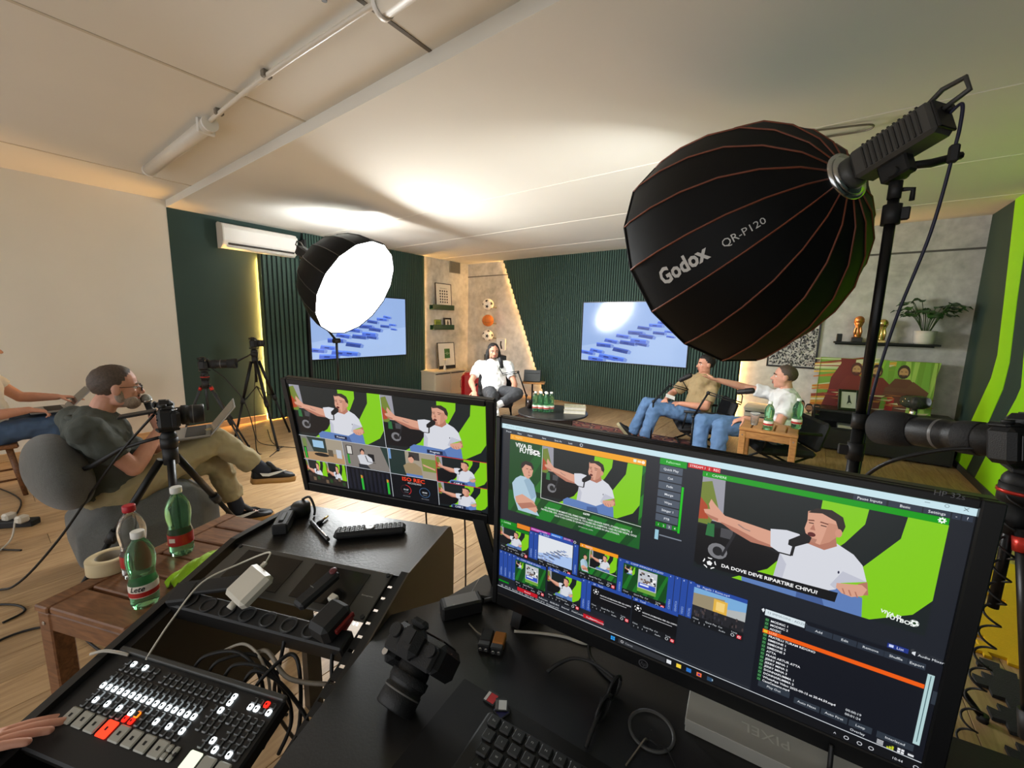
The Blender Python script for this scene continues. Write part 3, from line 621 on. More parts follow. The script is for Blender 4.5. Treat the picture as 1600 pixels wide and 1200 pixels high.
# task bar
k.rect(0, 866, 1600, 34, (12, 13, 16)); k.rect(596, 876, 18, 18, (40, 150, 230)); k.rect(604.4, 876, 1.4, 18, (12, 13, 16)); k.rect(596, 884.3, 18, 1.4, (12, 13, 16)); k.rect(630, 874, 196, 22, (44, 46, 50)); k.ring(646, 884, 6, 1.6, (220, 220, 225)); k.text('Cerca', 660, 889, 9, (170, 172, 178))
for u, c in ((840, (220, 222, 226)), (878, (240, 205, 60)), (916, (40, 110, 190)), (954, (232, 110, 60)), (992, (40, 70, 100))): k.rect(u-9, 876, 18, 17, c)
k.oval(954, 885, 5, 5, (90, 50, 140)); k.rect(1000, 880, 4, 8, (150, 180, 200)); k.text('^', 1380, 894, 12, (210, 214, 220))
for u in (1415, 1450, 1480, 1590): k.ring(u, 886, 7, 2, (205, 208, 214))
k.text('10:44', 1545, 890, 8.5, (220, 222, 226), 'c')
mon2, mx_, mu_, bz = monitor('large black monitor showing the mixing software with playlist and programme windows', (-.164, .689, 1.032), (.994, .108, -.012), (.108, -.994, -.009), .698, (.013, .022, .013, .030), k, .024)
t2 = Ink(); t2.text('HP 32s', 0, 0, 7, (92, 92, 96)); t2.ring(-330, 418, 8.5, 1.6, (78, 78, 82)); t2.text('hp', -330, 421.5, 8, (78, 78, 82), 'c', shear=.3)
n2 = V((.108, -.994, -.009)).normalized(); c2 = V((-.164, .689, 1.032))
mon2.part('badge', t2.mesh('badge', c2+mx_*.305+mu_*.2055+n2*.0036, mx_, -mu_, .001, m_print, inv=mon2.inv), None, parent=bz, label='grey printed model badge and round emblem')
for q, (x_, y_) in enumerate(((-.47, .70), (.17, .79))):
    ft = mon2.part('stand_foot', MB().prism([(-.035, 0), (.13, 0), (.02, .075), (-.01, .075)], (x_-.012, y_, .762), (.10, .995, 0), (0, 0, 1), (.024, 0, 0)).box((x_, y_, .80), (.022, .03, .10), bev=.004), m_bezel, world=True)
# --- picture of the small monitor: multiview
k = Ink(); k.rect(0, 0, 1600, 900, (8, 9, 14)); G = (200, 206, 214)
pointing_man(k, 2, 2, 788, 443); pointing_man(k, 794, 2, 804, 443)
def studio(u, v, w, h):
    k.sub(u, v, w, h); k.rect(0, 0, 1, 1, (120, 120, 112)); k.poly([(.15, 0), (.6, 0), (.62, .6), (.28, .68)], (38, 54, 50)); k.rect(.28, .12, .26, .3, (150, 190, 220)); k.poly([(0, .7), (.3, .62), (1, .6), (1, 1), (0, 1)], (176, 142, 102)); k.rect(.6, 0, .4, .6, (160, 150, 132)); k.rect(.62, .45, .12, .28, (90, 80, 66)); k.rect(.82, .4, .12, .36, (190, 196, 206)); k.oval(.45, .72, .18, .08, (20, 20, 22)); k.rect(.03, .3, .07, .65, (20, 60, 24)); k.rect(.05, .5, .03, .45, (40, 190, 50)); k.rect(.03, .1, .1, .35, (110, 130, 70)); k.end()
def seated(u, v, w, h):
    k.sub(u, v, w, h); k.rect(0, 0, 1, 1, (126, 120, 114)); k.rect(.06, .12, .14, .38, (40, 38, 38)); k.rect(.08, .15, .1, .32, (205, 202, 196)); k.poly([(.84, 0), (1, 0), (1, .9)], (36, 56, 50)); k.rect(.54, .36, .14, .3, (20, 20, 22)); k.poly([(.3, .5), (.4, .42), (.52, .42), (.62, .54), (.64, .72), (.5, .86), (.34, .84)], (206, 208, 214)); k.oval(.42, .32, .045, .12, SK); k.poly([(.37, .4), (.37, .24), (.42, .17), (.47, .22), (.475, .38), (.455, .3), (.42, .24), (.39, .32)], HR); k.poly([(.3, .84), (.5, .84), (.56, 1), (.3, 1)], (40, 42, 48)); k.rect(.06, .5, .05, .4, (30, 150, 40)); k.line([(.48, .45), (.52, .7), (.7, .72)], .02, (20, 20, 22)); k.end()
def tan_man(u, v, w, h):
    k.sub(u, v, w, h); k.rect(0, 0, 1, 1, (30, 48, 44)); k.rect(0, 0, .05, .4, (110, 150, 200)); k.rect(.36, 0, .64, 1, (160, 150, 132)); k.rect(.44, .02, .22, .3, (60, 56, 54)); k.poly([(.7, .2), (1, .2), (1, .7), (.72, .7)], (120, 140, 60)); k.poly([(.3, .6), (.4, .46), (.56, .44), (.68, .58), (.7, .9), (.34, .92)], (150, 132, 100)); k.oval(.48, .3, .06, .15, SK); k.poly([(.42, .26), (.44, .14), (.5, .12), (.55, .2), (.54, .28), (.5, .2)], HR); k.poly([(.72, .42), (.98, .56), (.98, .62), (.74, .5)], SK); k.rect(.35, .9, .35, .1, JN); k.end()
studio(8, 450, 390, 218); seated(404, 450, 394, 218); tan_man(803, 450, 392, 222); pointing_man(k, 1201, 450, 396, 222, False)
pointing_man(k, 12, 674, 190, 218, False); pointing_man(k, 204, 674, 180, 218, False); k.poly([(12, 800), (384, 830), (384, 892), (12, 892)], (40, 34, 30))
for q in range(9): k.rect(18+q*40, 800+(q*37) % 50, 26, 34, ((60, 50, 44), (110, 90, 70), (34, 70, 30))[q % 3])
for q in range(10):
    u = 402+q*39; k.rect(u, 690, 34, 195, (12, 13, 22)); k.rect(u+6, 690, 3, 195, (40, 42, 60)); k.rect(u+16, 690, 3, 195, (40, 42, 60))
    if q in (3, 9): k.rect(u+5, 770, 7, 110, (40, 210, 60)); k.rect(u+15, 765, 7, 115, (60, 200, 60)); k.rect(u+5, 740, 7, 30, (230, 190, 60)); k.rect(u+15, 742, 7, 24, (225, 120, 50))
k.text('ISO REC', 993, 722, 33, (232, 66, 34), 'c', bold=.03, sx=1.15); k.text('RECORDING', 1000, 745, 14, (210, 210, 214), 'c')
for u, c, s in ((922, (205, 40, 44), '01:27'), (1082, (60, 92, 128), '00:00')): k.ring(u, 806, 46, 5, (60, 30, 36) if c[0] > 100 else c); k.ring(u, 806, 46, 5, c, -90, 60, 8); k.text(s, u, 812, 13, (205, 210, 216), 'c', bold=.02); k.text('Internal', u, 832, 8, (150, 156, 164), 'c'); k.text('RECORDER', u, 872, 9, (130, 134, 142), 'c')
pointing_man(k, 1204, 676, 394, 216, False)
for u, v, w, s in ((340, 400, 112, 'Preview'), (1132, 408, 126, 'Program'), (1310, 652, 110, 'CAM 4'), (1310, 866, 110, 'CAM 5')): k.rect(u, v, w, 30, (24, 32, 62)); k.text(s, u+w/2, v+22, 16, (206, 214, 232), 'c', bold=.02)
for a, b in (((792, 0), (792, 450)), ((0, 447), (1200, 447)), ((400, 447), (400, 668)), ((800, 447), (800, 895)), ((1199, 447), (1199, 895)), ((0, 670), (1200, 673)), ((400, 670), (386, 895))): k.line([a, b], 4, G)
k.line([(1199, 449), (1598, 449), (1598, 674), (1199, 674), (1199, 449)], 5, (214, 60, 60))
mon1, a_, b_, bz1 = monitor('smaller black monitor tilted forward, showing a multiview of camera pictures', (-.83, .596, 1.122), (.923, .382, -.041), (.364, -.904, -.224), .527, (.017, .020, .014, .028), k, .022)
mon1.part('stand_post', MB().box((-.612, .735, .875), (.034, .022, .215), Euler((0, -.30, .38)).to_matrix(), .003), m_bezel, world=True)
mon1.part('stand_arm', MB().tube([(-.645, .735, .965), (-.74, .70, 1.04), (-.82, .64, 1.10)], .014, 8), m_bezel, world=True)
mon1.part('stand_foot', MB().box((-.585, .725, .768), (.10, .07, .014), Matrix.Rotation(.38, 3, 'Z'), .004), m_bezel, world=True)
# ------------------------------------------------------------------ televisions on the walls
def television(label, c, x, n, w):
    c, x, n = V(c), V(x), V(n); up = V((0, 0, 1)); h = w*9/16; R = RM(x, n, up); t = Thing('television', label, 'television', mat=M4(c, x, n, up))
    t.part('housing', MB().box(c-n*.024, (w+.024, .045, h+.028), R, .004), m_bezel, world=True)
    f = MB()
    for s in (-1, 1): f.box(c+x*s*(w/2+.007), (.012, .008, h+.028), R); f.box(c+up*s*(h/2+.007), (w, .008, .014), R)
    t.part('bezel', f, m_bezel, world=True)
    q = Ink(); lettering_blocks(q, 0, 0, 1600, 900)
    t.part('screen', q.mesh('screen', c-x*w/2+up*h/2+n*.0005, x, -up, w/1600, m_tvp, dz=1e-5, inv=t.inv), None, label='lit screen with pale blue block letters'); return t
television('wall television with a pale blue picture, half hidden by the glowing softbox', (-6.08, 3.945, 1.34), (0, 1, 0), (1, 0, 0), 1.79)
television('wall television with a pale blue picture on the wide slatted panel', (-2.44, 6.565, 1.335), (1, 0, 0), (0, -1, 0), 1.79)
# ------------------------------------------------------------------ stands of the soft boxes
def pole(name, label, base, top, legs, radii=(.0175, .014, .011), spread=.45, hub=.75, ang=0):
    base, top = V(base), V(top); t = Thing(name, label, 'light stand', base); d = top-base
    a, b = base+d*.0+V((0, 0, .12)), base+d*.55
    t.part('pole', MB().cyl(a, b, radii[0], n=14).cyl(b, top, radii[1], n=14), m_blackm, world=True)
    t.part('clamp', MB().cyl(b-V((0, 0, .03)), b+V((0, 0, .03)), .026, n=14).box(b+V((.03, 0, 0)), (.035, .022, .03), bev=.004), m_black, world=True)
    t.part('hub', MB().cyl(base+V((0, 0, hub-.03)), base+V((0, 0, hub+.03)), .03, n=14), m_black, world=True)
    t.part('lower_hub', MB().cyl(base+V((0, 0, .13)), base+V((0, 0, .18)), .028, n=14), m_black, world=True)
    for q in range(3):
        a_ = ang+q*2*pi/3; f = base+V((cos(a_)*spread*1.6, sin(a_)*spread*1.6, .012)); m = base+V((0, 0, hub))
        l = t.part('leg', MB().tube([m, f], .011, 8), m_blackm, world=True)
        t.part('foot', MB().cyl(f-V((0, 0, .012)), f+V((0, 0, .016)), .016, n=10), m_black, world=True, parent=l)
        t.part('brace', MB().tube([base+V((0, 0, .16)), m.lerp(f, .5)], .007, 6), m_blackm, world=True)
    return t
st1 = pole('light_stand', 'black light stand in front of the left television, carrying the glowing softbox', (-4.69, 2.69, 0), (-4.70, 2.69, 1.20), 3, spread=.32, hub=.55, ang=.4)
st1.part('boom_arm', MB().tube([(-4.70, 2.69, 1.19), (-5.10, 2.56, 1.62), S1c-S1n*.80-y1*.10], .014, 8), m_blackm, world=True)
st1.part('grip', MB().cyl((-4.70, 2.65, 1.19), (-4.70, 2.73, 1.19), .03, n=12), m_black, world=True)
yk2 = S2c-S2n*(.65+.05+.25*.42)-y2*.10
st2 = pole('light_stand', 'tall black light stand carrying the large softbox, right of the seated guests', (yk2.x, yk2.y, 0), (yk2.x, yk2.y, yk2.z-.03), 3, radii=(.021, .017, .014), spread=.3, hub=.62, ang=2.2)
st2.part('upper_clamp', MB().cyl((yk2.x, yk2.y, 1.83), (yk2.x, yk2.y, 1.90), .028, n=14).box((yk2.x+.035, yk2.y, 1.865), (.03, .02, .045), bev=.004), m_black, world=True)
st2.part('spigot_knob', MB().cyl((yk2.x, yk2.y, yk2.z-.09), (yk2.x, yk2.y, yk2.z-.03), .02, n=12).tube([(yk2.x+.02, yk2.y, yk2.z-.06), (yk2.x+.05, yk2.y+.01, yk2.z-.06), (yk2.x+.05, yk2.y+.01, yk2.z-.1)], .008), m_black, world=True)
st2.part('tilt_handle', MB().tube([yk2+V((.02, 0, .02)), yk2+V((.09, .05, .03)), yk2+V((.17, .10, .055))], [.012, .015, .013], 8), m_black, world=True)
st2.part('lower_clamp', MB().cyl((yk2.x, yk2.y, .93), (yk2.x, yk2.y, 1.0), .028, n=14).box((yk2.x-.035, yk2.y, .965), (.04, .03, .04), bev=.004), m_black, world=True)
# lettering on the large box: two panels below the axis
def panel_point(s, v, j=8, off=.003):
    """a point on the panel between ribs j and j+1; s metres from the rim, v from -1 (rib j) to 1"""
    prof = [(.6, .65), (.6, .60), (.573, .47), (.52, .33), (.44, .20), (.33, .10), (.20, .03)]; acc = 0
    for (a0, b0), (a1, b1) in zip(prof, prof[1:]):
        L = sqrt((a1-a0)**2+(b1-b0)**2)
        if s <= acc+L or a1 == .20: q = (s-acc)/L; a, b = a0+(a1-a0)*q, b0+(b1-b0)*q; break
        acc += L
    P_ = lambda jj: S2c-S2n*(.65-b)+(x2s*cos(2*pi*(jj+.5)/16)+y2s*sin(2*pi*(jj+.5)/16))*a
    p, q = P_(j), P_(j+1); m = (p+q)/2; o = (m-S2c); o = (o-S2n*o.dot(S2n)).normalized(); return p.lerp(q, (v+1)/2)+o*off
x2s = S2n.cross(V((0, 0, 1))).normalized(); y2s = x2s.cross(S2n)
def softbox_text(s, s0, s1, h, v, bold):
    k = Ink(); k.text(s, 0, 0, 1, (200, 198, 194), bold=bold); w = max(p[0] for q in k.p for p in q[0]); mb = MB()
    for q, c, z in k.p: mb.add([panel_point(s0+p[0]/w*(s1-s0), v+p[1]*h/.105) for p in q], [list(range(len(q)))])
    sb2.part('lettering', mb, M('lettering_silver', (196, 194, 190), .45, var=0), world=True, label='silver lettering')
softbox_text('Godox', .13, .37, .068, .34, .035); softbox_text('QR-P120', .425, .60, .040, .34, .0)
# ------------------------------------------------------------------ air conditioner, ceiling lamps, vent
m_wplast = M('white_plastic', (226, 222, 214), .4, var=.01)
t = Thing('air_conditioner', 'white wall air conditioner above the dark green wall', 'air conditioner', (XA, 2.46, 2.46))
ac = [(0, -.15), (0, .15), (.05, .16), (.17, .13), (.2, .08), (.2, -.07), (.17, -.12), (.10, -.16)]
t.part('body', MB().prism(ac, (XA+.015, 2.02, 2.47), (1, 0, 0), (0, 0, 1), (0, .89, 0)), m_wplast, world=True)
t.part('outlet_slot', MB().box((XA+.20, 2.465, 2.365), (.03, .80, .018), Matrix.Rotation(.6, 3, 'Y')), M('slot_dark', (50, 46, 42), .6, var=0), world=True)
t.part('louvre', MB().box((XA+.165, 2.465, 2.335), (.07, .82, .006), Matrix.Rotation(.5, 3, 'Y'), .002), m_wplast, world=True)
t.part('end_cap', MB().prism([(a*1.02, b*1.02) for a, b in ac], (XA+.015, 2.02, 2.47), (1, 0, 0), (0, 0, 1), (0, -.014, 0)), M('ac_side', (200, 196, 186), .5, var=.01), world=True)
t.part('pipe_cover', MB().box((XA+.03, 2.95, 2.58), (.045, .10, .05), bev=.008), m_wplast, world=True)
m_tube = M('tube_lamp_housing', (212, 204, 190), .35, var=.02)
def tube_lamp(label, x0, x1, y, z):
    t = Thing('tube_lamp', label, 'ceiling lamp', ((x0+x1)/2, y, z))
    t.part('housing', MB().cyl((x0, y, z-.045), (x1, y, z-.045), .045, n=20), m_tube, world=True)
    t.part('rail', MB().box(((x0+x1)/2, y, z-.008), (x1-x0, .05, .016), bev=.004), m_tube, world=True)
    for q in (x0, x1): t.part('end_ring', MB().cyl((q-.012, y, z-.045), (q+.012, y, z-.045), .05, n=20), m_wplast, world=True)
    t.part('clip', MB().box((x1-.08, y, z-.045), (.02, .11, .1), bev=.01), m_wplast, world=True)
    return t
tube_lamp('switched-off tube lamp on the near ceiling, the farther one at the left wall', -4.95, -3.42, 1.12, ZN)
tube_lamp('switched-off tube lamp on the near ceiling, the nearer one at the top edge', -1.58, -.1, 1.17, ZN)
t = Thing('ceiling_conduit', 'white conduit pipe running between the two ceiling tube lamps', 'conduit', (-2.5, 1.13, ZN))
t.part('pipe', MB().tube([(-3.42, 1.12, ZN-.03), (-2.55, 1.12, ZN-.026), (-1.56, 1.16, ZN-.03)], .013, 10, spline=6), m_tube, world=True)
for q in (-2.55, -3.25): t.part('clip', MB().box((q, 1.12, ZN-.018), (.035, .05, .036), bev=.005), M('grey_clip', (120, 112, 100), .5, var=0), world=True)
solo('ceiling_hook', MB().cyl((-1.80, 1.04, ZN), (-1.80, 1.04, ZN-.012), .012, n=12), M('hook_dark', (70, 60, 50), .5), 'small dark screw head in the near ceiling', 'hook')
solo('ceiling_cable', MB().tube([(-.35, 3.30, ZC-.006), (-.05, 3.36, ZC-.012), (.13, 3.40, ZC-.02), (.14, 3.47, ZC-.02), (.05, 3.50, ZC-.012), (-.3, 3.46, ZC-.006)], .006, spline=6), M('grey_cable', (120, 112, 96), .5), 'loose grey cable loop under the ceiling behind the large softbox', 'cable')
t = Thing('air_vent', 'grey square air vent high in the concrete corner', 'vent', (XA+.01, 6.24, 2.58))
t.part('frame', MB().box((XA+.02, 6.24, 2.585), (.02, .31, .23), bev=.003), M('vent_grey', (128, 126, 120), .6), world=True)
for q in range(9): t.part('slat', MB().box((XA+.032, 6.24, 2.495+q*.0225), (.008, .28, .014), Matrix.Rotation(.4, 3, 'Y')), M('vent_slat', (96, 95, 90), .6, var=0), world=True)
# concrete shutter joints
struct('trim_4', MB().box(((XA-4.9)/2-.0, YB-.003, 2.43), (1.3, .006, .02)).box((.55, YB-.003, 2.36), (1.66, .006, .022)), M('wall_joint_grey', (92, 90, 84), .9, var=0), label='horizontal joints in the concrete-look back wall')
# ------------------------------------------------------------------ pictures, ledges, balls in the far corner
m_ledge = M('green_gloss_ledge', (8, 62, 40), .3, coat=.4)
m_fr = M('black_frame', (20, 19, 19), .35)
def picture(name, label, c, x, n, w, h, ink, bw=.02, tilt=0.0, frame_m=None, d=.02):
    c, x, n = V(c), V(x), V(n); up = V((0, 0, 1)); R0 = Matrix.Rotation(tilt, 3, x); n = R0@n; up = R0@up; R = RM(x, n, up)
    t = Thing(name, label, 'picture', mat=M4(c, x, n, up)); f = MB()
    for s in (-1, 1): f.box(c+x*s*(w/2-bw/2), (bw, d, h), R, .002); f.box(c+up*s*(h/2-bw/2), (w-2*bw, d, bw), R, .002)
    t.part('frame', f, frame_m or m_fr, world=True)
    t.part('print', ink.mesh('print', c-x*w/2+up*h/2+n*(d*.2), x, -up, w/1000, m_print, dz=1e-5, inv=t.inv), None); 
    t.part('backing', MB().box(c-n*.004, (w-.002, d*.5, h-.002), R), m_fr, world=True); return t
def ledge(label, y0, y1, z):
    t = Thing('picture_ledge', label, 'shelf', (XA+.008, (y0+y1)/2, z))
    t.part('shelf', MB().box((XA+.06, (y0+y1)/2, z-.10), (.10, y1-y0, .012)), m_ledge, world=True); t.part('front_lip', MB().box((XA+.11, (y0+y1)/2, z-.055), (.012, y1-y0, .10), bev=.002), m_ledge, world=True); t.part('back_plate', MB().box((XA+.016, (y0+y1)/2, z-.06), (.012, y1-y0, .09)), m_ledge, world=True)
ledge('green picture ledge, the upper of two, holding the tall poster', 5.54, 6.13, 1.80); ledge('green picture ledge, the lower of two, with two small frames', 5.55, 6.13, 1.40)
k = Ink(); k.rect(0, 0, 1000, 1000, (226, 222, 212)); k.text('MATCH BALLS', 500, 250, 48, (50, 48, 46), 'c')
for q in range(20): k.oval(290+q % 4*140, 350+q//4*125, 42, 44, (34, 34, 34), 10)
picture('framed_poster', 'tall framed poster with a grid of black balls on the upper ledge', (XA+.06, 5.875, 2.0), (0, 1, 0), (1, 0, 0), .44, .45, k, .014, -.06)
k = Ink(); k.rect(0, 0, 1000, 1000, (224, 220, 210)); k.rect(380, 270, 330, 420, (30, 92, 34)); k.rect(380, 470, 330, 10, (200, 220, 190)); k.ring(545, 475, 60, 8, (200, 220, 190))
picture('framed_poster', 'framed poster with a green pitch standing on the cream cabinet', (-6.05, 5.85, .765), (0, 1, 0), (1, 0, 0), .47, .54, k, .014, -.1)
k = Ink(); k.rect(0, 0, 1000, 1100, (120, 140, 60)); k.rect(140, 200, 700, 300, (90, 118, 40)); k.text('GOL', 500, 700, 120, (220, 230, 180), 'c')
picture('photo_card', 'small olive green card on the lower ledge', (XA+.06, 5.72, 1.40), (0, 1, 0), (1, 0, 0), .17, .19, k, .006, -.08, M('olive_edge', (110, 130, 56), .5))
k = Ink(); k.rect(0, 0, 1000, 1100, (214, 210, 202)); k.poly([(430, 330), (520, 280), (620, 420), (600, 700), (480, 760), (400, 600)], (48, 46, 46)); k.oval(520, 300, 60, 70, (90, 80, 74))
picture('framed_photo', 'small black photo frame on the lower ledge', (XA+.06, 5.99, 1.42), (0, 1, 0), (1, 0, 0), .21, .235, k, .035, -.08)
m_bw = M('ball_white', (232, 230, 224), .45); m_bb = M('ball_black', (20, 20, 22), .45); m_bask = M('ball_orange', (190, 108, 44), .6, bump=.3, bscale=300)
ico = []
g_ = (1+sqrt(5))/2
for a in (-1, 1):
    for b in (-g_, g_): ico += [V((0, a, b)).normalized(), V((a, b, 0)).normalized(), V((b, 0, a)).normalized()]
def soccer_ball(label, c, r, tw, group=None):
    t = Thing('football', label, 'ball', c); E = Euler(tw).to_matrix(); c = V(c)
    t.part('shell', MB().sph(c, r, 24, 16), m_bw, world=True)
    for d in ico:
        d = E@d; x, y, z = frame(d); mb = MB(); rows = [[c+(d*cos(q*.36)+(x*cos(2*pi*j/15)+y*sin(2*pi*j/15))*sin(q*.36*(1-.16*(j % 3 != 0))))*(r*1.004) for j in range(15)] for q in (.02, .5, 1)]
        mb.loft(rows, True); t.part('black_patch', mb, m_bb, world=True)
    t.part('wall_bracket', MB().cyl(c+V((.05, .06, -.04)), (c.x+.05, YB-.004, c.z-.06), .014, n=10), M('bracket_grey', (120, 118, 112), .5), world=True); return t
soccer_ball('white and black football, the highest of three balls on the corner wall', (-5.45, 6.45, 1.83), .115, (.3, .4, 0)); soccer_ball('white and black football, the lowest of three balls on the corner wall', (-5.45, 6.45, 1.195), .115, (1.1, .2, .6))
t = Thing('basketball', 'orange basketball between two footballs on the corner wall', 'ball', (-5.45, 6.45, 1.50)); c = V((-5.45, 6.45, 1.50)); t.part('shell', MB().sph(c, .12, 24, 16), m_bask, world=True)
for ax in ((1, .2, .1), (.1, 1, .3), (.2, -.3, 1)):
    x, y, z = frame(ax); t.part('seam', MB().tube([c+(x*cos(2*pi*j/28)+y*sin(2*pi*j/28))*.1195 for j in range(29)], .0022, 5), m_bb, world=True)
t.part('wall_bracket', MB().cyl(c+V((.05, .06, -.04)), (-5.40, YB-.004, 1.44), .014, n=10), M('bracket_grey', (120, 118, 112), .5), world=True)
k = Ink(); k.rect(0, 0, 1000, 1100, (228, 226, 220)); k.poly([(420, 250), (600, 250), (560, 500), (700, 950), (520, 950), (400, 600)], (40, 40, 42))
picture('framed_photo', 'small white framed print low on the corner wall behind the long-haired guest', (-5.25, YB-.016, 1.02), (1, 0, 0), (0, -1, 0), .24, .24, k, .02, 0, m_wplast)
# cream cabinet with flower
m_cream = M('cream_lacquer', (214, 200, 172), .45, var=.01)
t = Thing('cabinet', 'low cream cabinet in the far corner under the framed posters', 'cabinet', (-5.98, 5.65, 0))
t.part('body', MB().box((-5.97, 5.68, .235), (.40, .84, .47), bev=.004), m_cream, world=True); t.part('top', MB().box((-5.96, 5.68, .482), (.44, .88, .024), bev=.004), m_cream, world=True)
for q in (-1, 1):
    d = t.part('door', MB().box((-5.762, 5.68+q*.207, .225), (.016, .405, .43), bev=.003), m_cream, world=True); t.part('handle', MB().box((-5.752, 5.68+q*.207, .447), (.012, .38, .014)), m_black, world=True, parent=d)
t = Thing('bud_vase', 'small white bud vase with one flower on the cream cabinet', 'vase', (-5.86, 5.62, .495)); t.part('vase', MB().lathe([(.02, 0), (.028, .03), (.022, .07), (.011, .1), (.013, .115)], (-5.86, 5.62, .495), n=16), m_wplast, world=True); t.part('stem', MB().tube([(-5.86, 5.62, .60), (-5.85, 5.625, .70)], .003, 5), M('stem_green', (70, 96, 50), .6), world=True)
fl = t.part('flower', MB().sph((-5.85, 5.625, .715), .018, 10, 8), M('flower_yellow', (228, 208, 140), .6), world=True)
for q in range(6): t.part('petal', MB().ell((-5.85+.022*cos(q), 5.625+.022*sin(q), .715), ((.014, 0, 0), (0, .012, 0), (0, 0, .007)), 8, 6), M('petal_white', (236, 226, 208), .6), world=True, parent=fl)
# red cool box
m_red = M('red_enamel', (168, 18, 26), .3, coat=.5)
t = Thing('cool_box', 'red retro cool box with rounded corners beside the cream cabinet', 'cool box', (-5.35, 5.85, 0)); cb = V((-5.28, 5.80, .25)); Rb = Matrix.Rotation(-.9, 3, 'Z')
t.part('body', MB().box(cb, (.36, .36, .5), Rb, .05), m_red, world=True)
dr = t.part('door', MB().box(cb+Rb@V((0, -.19, -.02)), (.32, .03, .40), Rb, .012), m_red, world=True); t.part('handle', MB().tube([cb+Rb@V((-.11, -.21, .10)), cb+Rb@V((-.11, -.245, .06)), cb+Rb@V((-.11, -.245, -.06)), cb+Rb@V((-.11, -.21, -.10))], .008, 6), m_chrome, world=True, parent=dr)
t.part('trim_band', MB().box(cb+Rb@V((0, -.195, .215)), (.2, .012, .025), Rb, .003), m_chrome, world=True)
q = Ink(); q.text('Drink', 0, 0, 60, (240, 236, 230), bold=.02, shear=.3); 
# ------------------------------------------------------------------ back wall, right part
k = Ink(); k.rect(0, 0, 1000, 1420, (206, 200, 190)); k.text('FOOTBALL', 500, 210, 100, (26, 25, 25), 'c', bold=.04, sx=1.5); r = random.Random(9)
for q in range(1500):
    u, v = r.uniform(40, 950), r.uniform(420, 1370); s = r.uniform(8, 26)
    if v > 420+120*r.random(): k.oval(u, v, s*.7, s, r.choice([(24, 23, 23), (40, 38, 38), (70, 66, 64), (20, 20, 20), (160, 152, 144), (214, 206, 196)]), 6)
picture('framed_poster', 'large black framed poster of a crowd, half hidden by the large softbox', (-.225, YB-.02, 1.335), (1, 0, 0), (0, -1, 0), .56, .80, k, .022)
t = Thing('wall_shelf', 'thin black wall shelf carrying trophies and a plant', 'shelf', (.665, YB, 1.30)); t.part('board', MB().box((.665, 6.55, 1.300), (.94, .20, .022), bev=.002), m_black, world=True); t.part('wall_rail', MB().box((.665, YB-.012, 1.285), (.90, .02, .03)), m_black, world=True)
solo('small_box', MB().box((.245, 6.52, 1.360), (.055, .055, .095), bev=.006), m_black, 'small black box at the left end of the wall shelf', 'box')
def trophy(label, x, mat, base_h, h, bw):
    y = 6.53; z = 1.3115; t = Thing('trophy', label, 'trophy', (x, y, z)); t.part('base', MB().box((x, y, z+base_h/2), (bw, bw, base_h), bev=.004), M('trophy_base', (38, 34, 32), .35) if base_h > .04 else mat, world=True)
    t.part('stem', MB().lathe([(bw*.42, base_h), (bw*.30, base_h+.02), (.018, h*.35), (.016, h*.5), (.028, h*.66), (.04, h*.75), (.02, h*.78)], (x, y, z), n=14), mat, world=True)
    b = t.part('ball', MB().sph((x, y, z+h-.05), .05, 16, 12), mat, world=True)
    for s in (-1, 1): t.part('figure', MB().tube([(x+s*.022, y, z+base_h), (x+s*.03, y-.01, z+h*.4), (x+s*.02, y, z+h*.6), (x+s*.045, y, z+h*.8)], [.012, .014, .011, .008], 8), mat, world=True)
    return t
trophy('bronze trophy on a dark base on the wall shelf', .415, M('bronze', (196, 132, 84), .3, metal=.9), .055, .315, .10); trophy('gold ball trophy on the wall shelf right of the stand pole', .635, M('gold', (212, 184, 120), .25, metal=.9), .03, .28, .085)
t = Thing('potted_plant', 'leafy green plant in a white pot on the wall shelf', 'plant', (1.0, 6.50, 1.3115)); pc = V((1.0, 6.50, 1.3115)); m_pot = M('white_ribbed_pot', (206, 202, 192), .5, var=.02)
t.part('pot', MB().lathe([(.075, 0), (.088, .02), (.094, .10), (.096, .15), (.088, .15), (.084, .13)], pc, n=32), m_pot, world=True); t.part('soil', MB().lathe([(.084, .132), (.001, .136)], pc, n=20, cap=False), M('soil', (48, 36, 28), .9), world=True)
m_leaf = M('plant_leaf', (44, 84, 36), .4, var=.2, scale=14); m_stem = M('plant_stem', (58, 84, 42), .5); r = random.Random(11)
def leaf(o, d, up, L, w):
    d = d.normalized(); s = d.cross(up).normalized(); n = s.cross(d); mb = MB(); rows = []
    for i in range(8):
        q = i/7; ww = w*(sin(pi*min(1, q*1.05+.06))**.75)*(1-.25*q); dr = -.5*q*q*L
        rows.append([o+d*(q*L)+n*dr+s*(ww*j)+n*(abs(j)*-.12*ww+.02*sin(q*9)*abs(j)) for j in (-1, -.5, 0, .5, 1)])
    mb.loft(rows, False, True, False); return mb
for q in range(26):
    a = q*2.4; e = .35+.5*r.random(); R_ = .10+.15*r.random(); top = pc+V((cos(a)*R_*.85, sin(a)*R_*.5-.03, .20+.30*e+.03*r.random()))
    if top.y > 6.63: top.y = 6.62
    t.part('stem', MB().tube([pc+V((cos(a)*.03, sin(a)*.03, .13)), pc.lerp(top, .55)+V((0, 0, .06)), top], .0035, 5, spline=3), m_stem, world=True)
    d = V((cos(a), sin(a)*.6-.25, -.05+.5*r.random())); L_ = .105+.05*r.random()
    if (top+d.normalized()*L_).y > 6.64: d.y = -.3
    t.part('leaf', leaf(top, d, V((0, 0, 1)), L_, .055+.02*r.random()), m_leaf, world=True)
